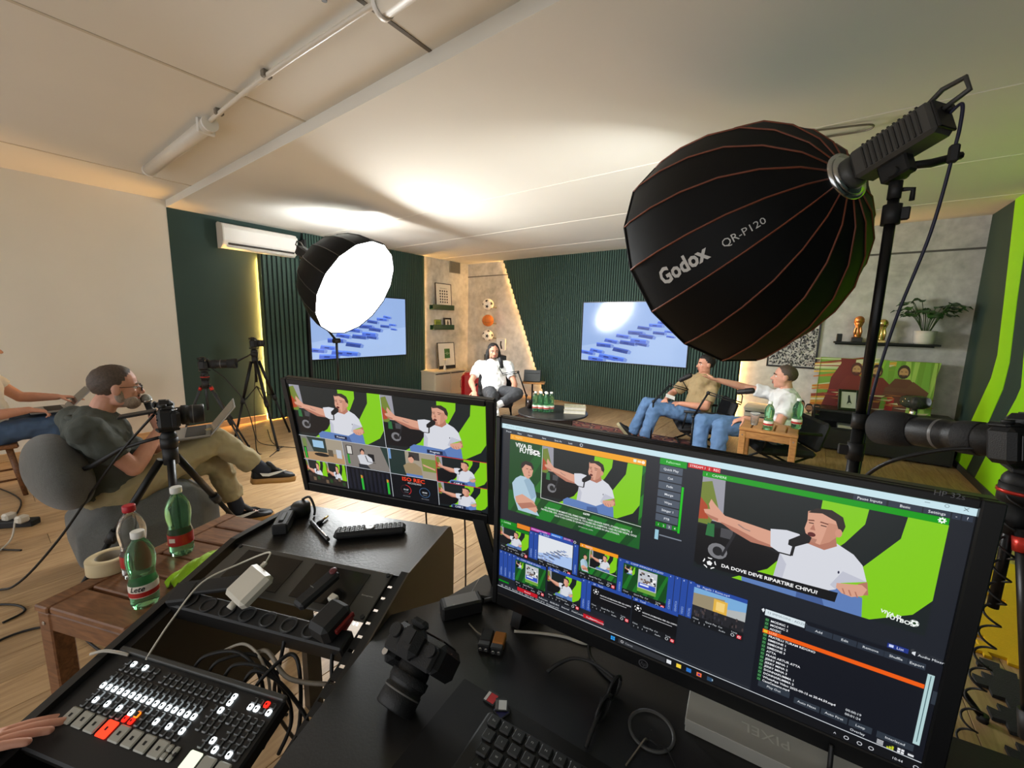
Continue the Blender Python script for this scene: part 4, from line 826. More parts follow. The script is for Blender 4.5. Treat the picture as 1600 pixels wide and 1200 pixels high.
# leaning picture of four people in red and green
k = Ink(); k.rect(0, 0, 1000, 580, (120, 164, 50)); r = random.Random(21)
for q in range(26): y_ = r.uniform(0, 580); k.poly([(-50, y_), (r.uniform(200, 700), y_-r.uniform(10, 120)), (r.uniform(300, 800), y_-r.uniform(0, 80)), (-50, y_+r.uniform(10, 40))], r.choice([(226, 176, 60), (206, 120, 30), (196, 206, 150), (150, 60, 30), (224, 214, 170)]))
for q in range(12): x_ = r.uniform(500, 1000); k.poly([(x_, 0), (x_+40, 0), (x_+r.uniform(-90, 90), 580), (x_-30, 580)], r.choice([(150, 196, 60), (128, 180, 60), (170, 206, 90)]))
k.poly([(120, 240), (200, 60), (190, 0), (330, 0), (330, 120), (420, 260), (400, 580), (60, 580), (110, 380)], (122, 34, 24))
for x_, c in ((330, (128, 40, 28)), (520, (120, 44, 32)), (740, (104, 60, 40))): k.poly([(x_-110, 290), (x_-60, 200), (x_+60, 200), (x_+130, 280), (x_+150, 400), (x_+70, 430), (x_+60, 580), (x_-80, 580), (x_-70, 420), (x_-160, 420)], c)
k.poly([(830, 220), (960, 330), (940, 420), (820, 360), (600, 340), (610, 300), (780, 300)], (110, 70, 44))
for x_, y_, hc in ((345, 120, (90, 40, 30)), (520, 130, (62, 30, 24)), (745, 120, (70, 52, 36))):
    k.oval(x_, y_, 52, 78, hc); k.oval(x_, y_+12, 38, 56, (196, 150, 96)); k.rect(x_-26, y_-4, 18, 6, (70, 40, 30)); k.rect(x_+8, y_-4, 18, 6, (70, 40, 30)); k.poly([(x_-34, y_+34), (x_+34, y_+34), (x_+20, y_+70), (x_-20, y_+70)], hc); k.rect(x_-12, y_+40, 24, 5, (160, 90, 70))
k.poly([(640, 420), (700, 420), (690, 580), (620, 580)], (178, 40, 34)); k.poly([(400, 420), (440, 400), (470, 580), (420, 580)], (206, 196, 160))
for q in range(40): x_, y_ = r.uniform(0, 900), r.uniform(380, 580); k.poly([(x_, y_), (x_+r.uniform(60, 200), y_-r.uniform(-6, 20)), (x_+r.uniform(60, 160), y_+8)], r.choice([(214, 206, 150), (170, 40, 30), (196, 120, 50), (230, 224, 190)]))
picture('leaning_picture', 'wide red and green picture of four people leaning on the wall behind the black sideboard', (.62, 6.50, .80), (1, 0, 0), (0, -1, 0), 1.06, .615, k, .004, -.09, M('canvas_edge', (150, 170, 70), .6), d=.03)
# sideboard: white unit + black unit
m_sb_w = M('white_unit', (206, 198, 182), .45, var=.01); m_sbk = M('sideboard_black', (38, 37, 37), .4, var=.04)
t = Thing('sideboard', 'low cream cabinet unit behind the guest in the white tee', 'cabinet', (-.15, 6.35, 0)); t.part('body', MB().box((-.30, 6.38, .20), (.72, .46, .36), bev=.003), m_sb_w, world=True); t.part('top', MB().box((-.30, 6.38, .392), (.74, .49, .024), bev=.003), m_sb_w, world=True)
for q in range(2): d = t.part('door', MB().box((-.48+q*.36, 6.145, .195), (.35, .016, .34), bev=.002), m_sb_w, world=True); t.part('handle', MB().box((-.48+q*.36, 6.135, .352), (.33, .01, .016)), m_black, world=True, parent=d)
t.part('plinth', MB().box((-.30, 6.40, .012), (.68, .40, .024)), m_black, world=True)
t = Thing('sideboard', 'low black sideboard with an open shelf and flap door under the leaning picture', 'cabinet', (.70, 6.35, 0))
t.part('top', MB().box((.70, 6.37, .487), (1.24, .50, .03), bev=.002), m_sbk, world=True)
for q in (.09, 1.31): t.part('side_panel', MB().box((q, 6.38, .245), (.022, .47, .45)), m_sbk, world=True)
t.part('back_panel', MB().box((.70, 6.60, .245), (1.2, .012, .45)), m_sbk, world=True); t.part('shelf', MB().box((.70, 6.38, .275), (1.2, .45, .018)), m_sbk, world=True); t.part('bottom', MB().box((.70, 6.38, .03), (1.2, .45, .022)), m_sbk, world=True)
t.part('flap_door', MB().box((.70, 6.148, .15), (1.2, .016, .23), bev=.002), m_sbk, world=True)
for q, (x, w) in enumerate(((.46, .26), (.86, .22))): 
    t = Thing('book', ('pale book lying in the open shelf left of the stand pole', 'pale book lying in the open shelf right of the stand pole')[q], 'book', (x, 6.25, .285)); t.part('cover', MB().box((x, 6.25, .302), (w, .17, .034), bev=.002), M('book_pale', (176, 176, 178), .5), world=True); t.part('pages', MB().box((x+.004, 6.243, .302), (w-.004, .165, .024)), M('pages', (214, 208, 194), .8), world=True)
k = Ink(); k.rect(0, 0, 1000, 1220, (208, 204, 196)); k.poly([(470, 420), (560, 400), (600, 640), (680, 860), (560, 780), (420, 880), (480, 640)], (50, 50, 52)); k.oval(520, 380, 46, 52, (60, 56, 54)); k.line([(400, 900), (640, 900)], 14, (80, 80, 82))
picture('framed_photo', 'black photo frame with a small drawing standing on the black sideboard', (.40, 6.22, .625), (.97, .24, 0), (.24, -.97, 0), .20, .25, k, .028, -.22)
t = Thing('table_lamp', 'smoked glass mushroom lamp on the black sideboard', 'lamp', (.98, 6.30, .502)); lc = (.98, 6.30, .502); t.part('base', MB().lathe([(.05, 0), (.052, .01), (.035, .02), (.034, .09), (.04, .095)], lc, n=24), m_chrome, world=True)
m_smoke = M('smoked_glass', (96, 98, 98), .06, var=0, trans=.75, ior=1.3); t.part('shade', MB().lathe([(.04, .09), (.09, .10), (.128, .13), (.132, .18), (.12, .215), (.08, .235), (.03, .24), (.001, .24)], lc, n=28, cap=False), m_smoke, world=True); t.part('bulb', MB().sph((.98, 6.30, .655), .035, 14, 10), M('opal_bulb', (150, 146, 138), .3), world=True)
# three small cut-out heads on the cream unit
for q, x in enumerate((-.05, .035, .115)):
    z = .405; y = 6.22; t = Thing('paper_head', ('cut-out paper face with dark hair, leftmost of three on the cream unit', 'cut-out paper face, the middle of three on the cream unit', 'cut-out paper face, rightmost of three on the cream unit')[q], 'figurine', (x, y, z))
    kk = Ink(); kk.oval(0, 0, 30, 40, HR); kk.oval(0, 6, 25, 34, (206, 150, 116)); kk.rect(-15, -2, 10, 4, (50, 34, 30)); kk.rect(5, -2, 10, 4, (50, 34, 30)); kk.poly([(-18, 20), (18, 20), (12, 40), (-12, 40)], (70, 48, 40)); kk.rect(-8, 24, 16, 4, (190, 110, 100)); kk.poly([(-26, -10), (-22, -34), (0, -42), (22, -34), (26, -10), (16, -22), (-16, -22)], (30, 24, 22))
    hz = z+(.20 if q == 0 else .165)-.09
    t.part('face', kk.mesh('face', (x, y-.0035, hz), (1, 0, 0), (0, 0, -1), .0013, m_print, dz=1e-5, inv=t.inv), None); t.part('card', MB().prism([(.039*cos(2*pi*j/16), .052*sin(2*pi*j/16)) for j in range(16)], (x, y+.001, hz), (1, 0, 0), (0, 0, 1), (0, -.004, 0)), M('card_brown', (120, 84, 64), .7), world=True); t.part('stick', MB().box((x, y+.002, (z+hz)/2), (.012, .003, hz-z)), M('card_brown', (120, 84, 64), .7), world=True); t.part('foot', MB().box((x, y, z+.003), (.05, .03, .006)), M('leaf_card', (90, 130, 60), .7), world=True)
# ------------------------------------------------------------------ people
def remesh(mb, name, mat, vox, it=6, fac=.5, noise_amp=0.0, noise_size=.1, post=0):
    me = bpy.data.meshes.new('tmp'); me.from_pydata([tuple(v) for v in mb.v], [], [tuple(f) for f in mb.f]); ob = bpy.data.objects.new('tmp', me); COL.objects.link(ob)
    m = ob.modifiers.new('r', 'REMESH'); m.mode = 'VOXEL'; m.voxel_size = vox; m.adaptivity = 0
    m = ob.modifiers.new('s', 'SMOOTH'); m.factor = fac; m.iterations = it
    if noise_amp > 0:
        tx = bpy.data.textures.get('folds%g' % noise_size) or bpy.data.textures.new('folds%g' % noise_size, 'CLOUDS'); tx.noise_scale = noise_size; tx.noise_depth = 2
        m = ob.modifiers.new('d', 'DISPLACE'); m.texture = tx; m.strength = noise_amp; m.mid_level = .5; m.texture_coords = 'LOCAL'
    if post: m = ob.modifiers.new('s2', 'SMOOTH'); m.factor = .5; m.iterations = post
    dg = bpy.context.evaluated_depsgraph_get(); out = bpy.data.meshes.new_from_object(ob.evaluated_get(dg)); bpy.data.objects.remove(ob); bpy.data.meshes.remove(me)
    out.name = name; out.materials.clear(); out.materials.append(mat); out.polygons.foreach_set('use_smooth', [True]*len(out.polygons)); return out
m_skin = M('skin', (206, 150, 126), .5, var=.05, scale=30, bump=.05, bscale=200); m_skin2 = M('skin_tan', (196, 138, 112), .5, var=.05, scale=30)
m_lip = M('lips', (168, 92, 84), .45, var=0); m_eye = M('eye_white', (222, 218, 210), .25, var=0); m_iris = M('iris', (46, 34, 28), .2, var=0)
m_hair_d = M('hair_dark', (24, 19, 17), .7, var=.3, scale=90, bump=.5, stretch=(1, 1, .15)); m_hair_b = M('hair_brown_grey', (78, 64, 54), .6, var=.35, scale=110, bump=.4); m_beard = M('beard_grey', (150, 132, 118), .7, var=.3, scale=160, bump=.4)
m_tee = M('white_tee', (222, 222, 220), .8, var=.02, scale=8, sheen=.2); m_tan = M('tan_shirt', (158, 136, 98), .8, var=.08, scale=9); m_polo = M('grey_green_polo', (72, 76, 70), .85, var=.12, scale=14, bump=.3, bscale=220)
m_jean = M('blue_denim', (82, 112, 150), .8, var=.16, scale=12, bump=.2, bscale=300); m_jean2 = M('dark_denim', (64, 84, 112), .8, var=.12, scale=12); m_char = M('charcoal_trousers', (54, 55, 58), .85, var=.06); m_khaki = M('khaki_trousers', (160, 146, 110), .85, var=.08, scale=12, bump=.2, bscale=250)
def hand(mb, w, d, palm, s=1.0, thumb=1, curl=(.25, .3, .25), spread=.13, fr=.0085, thumb_open=.55):
    """w = wrist, d = towards the fingertips, palm = out of the palm, thumb = side (+1 along d x palm)"""
    w, d, palm = V(w), V(d).normalized(), V(palm); palm = (palm-d*palm.dot(d)).normalized(); side = d.cross(palm)*thumb
    rows = [[w+d*(a*s)+side*(b*cos(2*pi*j/14)*s)+palm*(c*sin(2*pi*j/14)*s) for j in range(14)] for a, b, c in ((-.02, .024, .02), (.01, .027, .019), (.045, .038, .017), (.08, .041, .014), (.094, .036, .010))]
    mb.loft(rows, True)
    for i, (o, L, a) in enumerate(((.030, .074, .9), (.010, .082, .3), (-.010, .076, -.3), (-.029, .060, -.95))):
        p = w+d*((.088-abs(i-1)*.004)*s)+side*(o*s); dd = (d+side*(a*spread)).normalized(); ang = 0
        for q, f in enumerate((.46, .30, .24)):
            ang += curl[q]*(1+.12*i); e = (dd*cos(ang)+palm*sin(ang)); p2 = p+e*(L*f*s); r0 = fr*s*(1-.08*q); mb.cone2(p, p2, r0, r0*.92, 10); p = p2
    p = w+d*(.022*s)+side*(.026*s); e = (d*(1-thumb_open)+side*thumb_open+palm*.25).normalized()
    for q, L in enumerate((.042, .034, .027)):
        p2 = p+e*(L*s); mb.cone2(p, p2, (.0125-.0016*q)*s, (.0112-.0016*q)*s, 10); p = p2; e = (e+d*.25+palm*.05).normalized()
def head(mb, c, f, u, H=.236):
    f = V(f).normalized(); u = V(u); u = (u-f*u.dot(f)).normalized(); r = f.cross(u); c = V(c)
    P = lambda a, b, d: c+(r*a+f*b+u*d)*H
    E_ = lambda p, a, b, d, **k: mb.ell(P(*p), (r*(a*H), f*(b*H), u*(d*H)), 20, 14)
    E_((0, -.05, .13), .325, .405, .37); E_((0, .07, -.10), .275, .30, .37); E_((0, .11, -.28), .215, .235, .19); E_((0, .235, -.41), .10, .09, .075)
    E_((0, .30, .075), .20, .075, .05); E_((0, .335, -.245), .10, .05, .06)
    for s in (-1, 1):
        E_((s*.155, .24, -.08), .09, .09, .07); E_((s*.325, -.02, -.03), .045, .085, .13); E_((s*.20, .05, -.30), .06, .16, .10)
    mb.cone2(P(0, .335, .04), P(0, .43, -.115), .040*H, .062*H, 10); 
    for s in (-1, 1): mb.ell(P(s*.055, .385, -.13), (r*(.045*H), f*(.05*H), u*(.035*H)), 10, 8)
    return r, P
def face(t, P, f, u, r, H, hair, open_=.0, brow=None, age=1):
    """eyes, brows and lips as parts of the person"""
    for s in (-1, 1):
        e = t.part('eye', MB().ell(P(s*.135, .295, .0), (r*(.058*H), f*(.05*H), u*(.036*H)), 12, 8), m_eye, world=True)
        t.part('iris', MB().ell(P(s*.135, .336, .0), (r*(.026*H), f*(.012*H), u*(.028*H)), 10, 6), m_iris, world=True, parent=e)
        t.part('eyebrow', MB().tube([P(s*.05, .372, .082), P(s*.13, .365, .105), P(s*.21, .31, .085)], [.018*H, .022*H, .012*H], 6), brow or hair, world=True)
    t.part('lips', MB().ell(P(0, .378, -.225), (r*(.095*H), f*(.02*H), u*(.022*H)), 12, 6).ell(P(0, .372, -.268-open_), (r*(.08*H), f*(.024*H), u*(.025*H)), 12, 6), m_lip, world=True)
    if open_: t.part('mouth', MB().ell(P(0, .375, -.246-open_*.5), (r*(.07*H), f*(.016*H), u*(open_*.6*H)), 12, 6), M('mouth_dark', (60, 24, 24), .5, var=0), world=True)
def hair_cap(P, line, k=1.045, low=-.20):
    mb = MB(); seg, rings = 40, 26; a, b, d = .325*k, .405*k, .37*k; idx = {}; vs = []; keep = lambda x, y, z: z > line(x, y)
    for i in range(rings+1):
        th = -pi/2+pi*i/rings
        for j in range(seg):
            ph = 2*pi*j/seg; x, y, z = a*cos(th)*cos(ph), b*cos(th)*sin(ph), d*sin(th)
            g = min(1, max(0, (z+.13-line(x, y))/.10)); s = (1-(1-g)*.06)*(1+.012*sin(ph*17+th*5)+.012*sin(ph*9-th*13)); vs.append(P(x*s, -.05+y*s, .13+z*s)); idx[i, j] = z+.13 > line(x, y)-.02
    fs = []
    for i in range(rings):
        for j in range(seg):
            q = [(i, j), (i, (j+1) % seg), (i+1, (j+1) % seg), (i+1, j)]
            if all(idx[w] for w in q): fs.append([w[0]*seg+w[1] for w in q])
    return mb.add(vs, fs, True)
def person(label, J, f, skin, shirt, trouser, vox=.0055, H=.236, hu=(0, 0, 1), hf=None, sleeve=.55, belly=.0, width=1.0, hands=(), shoe=None, socks=None, crossed=None, shirt_amp=.034, hem=.84, head_on=True, chest_r=1.0):
    """J: joints in world space (hip, chest, neck, head, shL/R, elL/R, wrL/R, knL/R, anL/R, hipL/R); f = where the pelvis faces"""
    J = {k: V(v) for k, v in J.items()}; f = V(f).normalized(); t = Thing('person', label, 'person', (J['hip'].x, J['hip'].y, 0)); b = MB(); hf = V(hf or f).normalized()
    up = (J['neck']-J['hip']).normalized(); rt = (J['shR']-J['shL']).normalized(); fw = up.cross(rt).normalized()
    if 'hipL' not in J:
        hr = f.cross(V((0, 0, 1))).normalized(); J['hipR'] = J['hip']+hr*.09; J['hipL'] = J['hip']-hr*.09
    hr = (J['hipR']-J['hipL']).normalized(); mid = J['hip'].lerp(J['neck'], .33); che = J['hip'].lerp(J['neck'], .68)
    def torso(m, g):
        m.ell(J['hip']+up*.03, (hr*(.165*width+g), f*(.125+g), up*(.14+g)), 20, 12); m.ell(mid+fw*(.01+belly*.5), (rt*(.160*width+g), fw*(.112+belly+g), up*(.17+g)), 20, 12)
        m.ell(che+fw*.005, (rt*(.175*width+g), fw*(.118*chest_r+g), up*(.19+g)), 20, 12)
        for s in ('L', 'R'): m.cone2(che.lerp(J['neck'], .62), J['sh'+s], .068+g, .060+g, 12); m.cone2(che, J['sh'+s]*.9+che*.1, .075+g, .06+g, 12)
    torso(b, 0); b.cone2(J['neck']-up*.05, J['neck'].lerp(J['head'], .55), .062, .054, 14)
    for s in ('L', 'R'):
        b.cone2(J['sh'+s], J['el'+s], .050, .040, 14); b.cone2(J['el'+s], J['el'+s].lerp(J['wr'+s], .3), .042, .043, 14); b.cone2(J['el'+s].lerp(J['wr'+s], .3), J['wr'+s], .043, .027, 14)
        b.cone2(J['hip'+s], J['kn'+s], .082, .056, 14); b.cone2(J['kn'+s], J['an'+s], .056, .038, 14)
    for h in hands: hand(b, *h[0], **h[1])
    P = None
    if head_on: r, P = head(b, J['head'], hf, hu, H)
    for s in ('L', 'R'):
        td = V(shoe[s]) if shoe else f; td.normalize(); b.cone2(J['an'+s], J['an'+s]+td*.10+V((0, 0, -.055)), .030, .024, 10)
    t.part('body', remesh(b, 'body', skin, vox, 5), None)
    o = t.o.children[0]; o.data.transform(t.inv)
    def cloth(name, m, mat, amp, sz, vx=.009, it=5):
        me = remesh(m, name, mat, vx, it, .5, amp, sz, 2); me.transform(t.inv); return t.part(name, me, None)
    s_ = MB(); torso(s_, .020)
    for s in ('L', 'R'):
        e = J['sh'+s].lerp(J['el'+s], sleeve); d = (J['sh'+s]-J['el'+s]).normalized(); s_.cone2(J['sh'+s], J['sh'+s]-d*.02, .074, .074, 14); s_.cone2(J['sh'+s]+d*.02, e, .074, .070, 16, flat=True)
    s_.cone2(J['neck']-up*.06, J['neck']+up*.002, .085, .070, 16, flat=True)
    cloth('shirt', s_, shirt, shirt_amp, .075)
    q = MB(); q.ell(J['hip']+up*.0, (hr*(.185*width), f*.145, up*.12), 20, 12)
    for s in ('L', 'R'):
        q.cone2(J['hip'+s], J['kn'+s], .104, .080, 16); h_ = J['kn'+s].lerp(J['an'+s], hem); q.cone2(J['kn'+s], J['kn'+s].lerp(J['an'+s], .1), .080, .078, 16); q.cone2(J['kn'+s], h_, .079, .068, 16, flat=True)
    cloth('trousers', q, trouser, .030, .07)
    if socks:
        for s in ('L', 'R'): t.part('sock', MB().cone2(J['kn'+s].lerp(J['an'+s], .6), J['an'+s], .048, .046, 14), socks, world=True)
    return t, J, P, hf, V(hu)
def sneaker(t, an, d, upper, sole, L=.285, up=V((0, 0, 1)), swoosh=None, side=1, drop=.075):
    """low shoe: sole, upper, tongue, laces; an = ankle, d = towards the toes"""
    d = V(d).normalized(); up = (up-d*up.dot(d)).normalized(); r = d.cross(up); o = V(an)-up*drop-d*.07
    out = [(0, .028), (.02, .036), (.10, .036), (.17, .045), (.23, .044), (.27, .030), (.285, .008)]
    ring = lambda k, h, sc=1.0, x0=0: [o+d*(x0+a*L/.285)+r*(w*sc)+up*h for a, w in out]+[o+d*(x0+a*L/.285)-r*(w*sc)+up*h for a, w in out[::-1]]
    so = t.part('sole', MB().loft([ring(0, -.004, 1.04), ring(0, .012, 1.12), ring(0, .034, 1.10)], True), sole, world=True, label='sole')
    def up_ring(h, k): return [o+d*min(a*L/.285, L*(1-.0)-h*k)+r*(w*1.10*(1-.30*h/.09))+up*min(h, .036+max(0, (.30-a))*.46) for a, w in out]+[o+d*min(a*L/.285, L-h*k)-r*(w*1.10*(1-.30*h/.09))+up*min(h, .036+max(0, (.30-a))*.46) for a, w in out[::-1]]
    u_ = t.part('shoe', MB().loft([up_ring(.030, .05), up_ring(.056, .35), up_ring(.086, 1.0), up_ring(.112, 1.6)], True), upper, world=True)
    t.part('tongue', MB().cone2(o+d*.14+up*.07, o+d*.09+up*.125, .026, .022, 10), upper, world=True, parent=u_)
    l = MB()
    for q in range(4): l.tube([o+d*(.12+q*.022)+r*.022+up*(.098-q*.011), o+d*(.125+q*.022)+up*(.106-q*.012), o+d*(.12+q*.022)-r*.022+up*(.098-q*.011)], .0032, 5)
    t.part('laces', l, upper, world=True, parent=u_)
    if swoosh: t.part('side_mark', MB().prism([(.03, .078), (.05, .056), (.09, .052), (.14, .066), (.20, .092), (.13, .080), (.085, .072), (.06, .074)], o+r*(.0455*side), d, up, r*(.004*side)), swoosh, world=True, parent=u_, label='white side mark')
m_shoe_b = M('shoe_black', (24, 24, 26), .6); m_gum = M('gum_sole', (176, 130, 70), .55); m_shoe_w = M('shoe_white', (220, 218, 212), .55); m_sock = M('navy_sock', (38, 42, 54), .85); m_wmark = M('white_mark', (230, 228, 224), .5, var=0)
# --- the host on the left with grey beard, microphone and crossed legs
f1 = (.05, 1, 0); tR, tL = (.12, .97, -.18), (.42, .9, 0)
J1 = dict(hip=(-3.08, .385, .47), neck=(-3.08, .345, .875), head=(-3.075, .455, 1.045), chest=(-3.08, .32, .7), shL=(-3.285, .30, .855), shR=(-2.875, .30, .855), elL=(-3.33, .50, .63), elR=(-2.865, .455, .625), wrL=(-3.20, .66, .615), wrR=(-2.985, .60, .785),
          hipL=(-3.19, .42, .455), hipR=(-2.97, .42, .475), knR=(-3.02, .875, .665), knL=(-3.15, .90, .50), anR=(-2.99, 1.135, .385), anL=(-3.115, 1.0, .115))
t, J, P, hf, hu = person('man in a grey-green polo shirt and khaki trousers sitting cross-legged with a microphone', J1, f1, m_skin, m_polo, m_khaki, vox=.0042, H=.245, hf=(.10, .99, -.06), belly=.045, width=1.05, sleeve=.66,
    hands=(((J1['wrR'], (-.10, -.22, .97), (-.35, .90, .2)), dict(thumb=1, curl=(.75, .85, .6), s=.95)), ((J1['wrL'], (.25, .85, -.1), (0, .1, -1)), dict(thumb=-1, curl=(.3, .35, .3)))), shoe=dict(R=tR, L=tL), socks=m_sock, hem=.78)
face(t, P, hf, hu, hf.cross(hu).normalized(), .245, m_beard)
t.part('hair', hair_cap(P, lambda x, y: -.21+.60*max(0, min(1, (y+.10)/.42))**1.3, 1.03), m_hair_b, world=True)
bd = MB(); HH = .245
for p, q in (((0, .30, -.36), (.15, .09, .10)), ((.16, .16, -.30), (.075, .17, .12)), ((-.16, .16, -.30), (.075, .17, .12)), ((.245, .03, -.16), (.035, .07, .15)), ((-.245, .03, -.16), (.035, .07, .15)), ((0, .365, -.185), (.10, .03, .028)), ((0, .25, -.44), (.09, .09, .06))):
    rr_ = hf.cross(hu).normalized(); bd.ell(P(*[c_*1.03 for c_ in p]), (rr_*(q[0]*HH*1.25), hf*(q[1]*HH*1.22), hu*(q[2]*HH*1.15)), 14, 10)
me = remesh(bd, 'beard', m_beard, .004, 9); me.transform(t.inv); t.part('beard', me, None)
sneaker(t, J['anR'], tR, m_shoe_b, m_gum, swoosh=m_wmark, side=1, drop=.08); sneaker(t, J['anL'], tL, m_shoe_b, m_gum, swoosh=m_wmark, side=1, drop=.105)
t.part('collar', MB().tube([J['neck']+V((.075, -.02, .01)), J['neck']+V((.05, .06, -.012)), J['neck']+V((0, .085, -.035)), J['neck']+V((-.05, .06, -.012)), J['neck']+V((-.075, -.02, .01)), J['neck']+V((0, -.085, .03)), J['neck']+V((.075, -.02, .01))], .014, 8, spline=4), m_polo, world=True)
m_glassf = M('glasses_frame', (44, 28, 22), .3)
gl = Thing('eyeglasses', 'dark rimmed glasses worn by the man with the microphone', 'glasses', P(0, .4, 0)); r_ = hf.cross(hu).normalized()
for s in (-1, 1):
    gl.part('rim', MB().tube([P(s*.145+.10*cos(q), .425-.03*abs(s*.145+.10*cos(q)), -.015+.075*sin(q)) for q in [2*pi*i/14 for i in range(15)]], .0022, 6), m_glassf, world=True); gl.part('temple', MB().tube([P(s*.25, .41, .03), P(s*.33, .2, .03), P(s*.345, -.03, .03), P(s*.335, -.10, -.03)], .0022, 6), m_glassf, world=True)
gl.part('bridge', MB().tube([P(-.045, .43, .01), P(0, .445, .02), P(.045, .43, .01)], .0022, 6), m_glassf, world=True)
mh = P(.0, .50, -.30); mt = J['wrR']+V((-.07, -.005, .045)); ax_ = (mh-mt).normalized()
mic = Thing('microphone', 'silver-headed handheld microphone at the mouth of the man in polo', 'microphone', mt); mic.part('handle', MB().cyl(mt-ax_*.03, mh-ax_*.02, .012, .018, 16), m_black, world=True); mic.part('grille', MB().ell(mh, (frame(ax_)[0]*.026, frame(ax_)[1]*.026, ax_*.029), 18, 12), M('mic_grille', (150, 150, 142), .5, metal=.5, bump=.6, bscale=500), world=True); mic.part('ring', MB().cyl(mh-ax_*.014, mh-ax_*.006, .0265, n=18), m_chrome, world=True)
# --- man cut by the left edge, white tee and jeans, laptop on his knees
J0 = dict(hip=(-5.12, -.05, .50), neck=(-5.12, -.02, .98), head=(-5.12, .03, 1.16), chest=(-5.12, 0, .8), shL=(-5.32, .02, .94), shR=(-4.92, .02, .94), elL=(-5.32, .20, .74), elR=(-4.88, .0, .67), wrL=(-5.24, .40, .725), wrR=(-4.98, .22, .675), knL=(-5.22, .36, .53), knR=(-5.0, .34, .53), anL=(-5.22, .36, .10), anR=(-5.0, .36, .10))
t, J, P, hf, hu = person('man in a white tee and jeans on a wooden stool at the left edge', J0, (0, 1, 0), m_skin, m_tee, m_jean2, vox=.006, hands=(((J0['wrL'], (.1, .95, -.12), (0, -.1, -1)), dict(thumb=-1, curl=(.12, .2, .2), spread=.3)), ((J0['wrR'], (-.1, .9, -.25), (0, -.2, -1)), dict(thumb=1, curl=(.5, .6, .5)))), belly=.02)
face(t, P, hf, hu, hf.cross(hu).normalized(), .236, m_hair_d); t.part('hair', hair_cap(P, lambda x, y: .32 if y > .22 else -.02 if y > 0 else -.2), m_hair_d, world=True)
for s in 'LR': sneaker(t, J['an'+s], (0, 1, 0), m_shoe_b, m_shoe_w)
# --- long-haired guest in the far chair
f2 = (.55, -.83, 0)
J2 = dict(hip=(-3.62, 4.46, .46), neck=(-3.75, 4.56, .885), head=(-3.715, 4.53, 1.035), chest=(-3.7, 4.5, .68), shR=(-3.925, 4.455, .82), shL=(-3.565, 4.69, .83), elR=(-3.92, 4.28, .60), elL=(-3.37, 4.60, .59), wrR=(-3.72, 4.13, .50), wrL=(-3.24, 4.39, .515), knR=(-3.36, 4.08, .50), knL=(-3.10, 4.30, .52), anR=(-3.27, 3.98, .12), anL=(-3.27, 4.05, .36), hipR=(-3.70, 4.42, .46), hipL=(-3.55, 4.52, .46))
t, J, P, hf, hu = person('man with long dark hair in a white tee sitting in the far corner', J2, f2, m_skin2, m_tee, m_char, vox=.006, hf=(.78, -.62, -.03), hands=(((J2['wrR'], (.6, -.7, -.3), (.2, 0, -1)), dict(thumb=-1, curl=(.3, .35, .3))), ((J2['wrL'], (.2, -.9, -.2), (0, 0, -1)), dict(thumb=1, curl=(.35, .4, .3)))), shoe=dict(L=(.5, -.8, .1), R=(.5, -.85, 0)), socks=m_tee, hem=.70, sleeve=.66)
face(t, P, hf, hu, hf.cross(hu).normalized(), .236, m_hair_d)
hb = MB(); r_ = hf.cross(hu).normalized(); hb.ell(P(0, -.085, .205), (r_*(.350*.236), hf*(.395*.236), hu*(.345*.236)), 20, 14)
for s in (-1, 1):
    hb.cone2(P(s*.27, .0, .25), P(s*.37, -.04, -.30), .022, .034, 10); hb.cone2(P(s*.33, -.08, -.1), P(s*.40, -.02, -.66), .036, .022, 10); hb.cone2(P(s*.2, -.25, 0), P(s*.24, -.22, -.60), .05, .035, 10)
hb.cone2(P(0, -.3, .1), P(0, -.27, -.6), .06, .04, 10); me = remesh(hb, 'hair', m_hair_d, .006, 3, .5, .008, .03); me.transform(t.inv); t.part('hair', me, None)
bd = MB()
for p, q in (((0, .30, -.37), (.14, .08, .08)), ((.17, .14, -.32), (.06, .15, .09)), ((-.17, .14, -.32), (.06, .15, .09)), ((0, .365, -.185), (.10, .028, .026))): bd.ell(P(*p), (r_*(q[0]*.236), hf*(q[1]*.236), hu*(q[2]*.236)), 12, 8)
me = remesh(bd, 'beard', m_hair_b, .005, 2); me.transform(t.inv); t.part('beard', me, None)
sneaker(t, J['anR'], (.5, -.85, 0), m_shoe_w, m_shoe_w, drop=.105); sneaker(t, J['anL'], (.6, -.75, -.1), m_shoe_w, m_shoe_w)
# --- guest in a tan shirt
f3 = (-.93, -.37, 0)
J3 = dict(hip=(-1.05, 5.20, .41), neck=(-1.035, 5.36, .845), head=(-1.03, 5.34, 1.005), chest=(-1.05, 5.28, .62), shL=(-.90, 5.19, .775), shR=(-1.21, 5.46, .775), elL=(-.93, 5.03, .53), elR=(-1.40, 5.35, .60), wrL=(-1.20, 4.98, .545), wrR=(-1.40, 5.12, .56), knL=(-1.455, 4.87, .47), knR=(-1.62, 5.08, .48), anL=(-1.54, 4.82, .11), anR=(-1.76, 5.0, .08), hipL=(-1.03, 5.10, .40), hipR=(-1.10, 5.27, .40))
t, J, P, hf, hu = person('man in a tan shirt and jeans sitting below the large softbox', J3, f3, m_skin2, m_tan, m_jean, vox=.006, hf=(-.80, -.58, -.02), hands=(((J3['wrL'], (-.95, .2, -.1), (.1, .3, -1)), dict(thumb=1, curl=(.5, .6, .5))), ((J3['wrR'], (.0, -.9, -.1), (.5, 0, -1)), dict(thumb=-1, curl=(.5, .6, .5)))), shoe=dict(L=(-.9, -.3, 0), R=(-.55, -.25, .8)), hem=1.0, sleeve=.78)
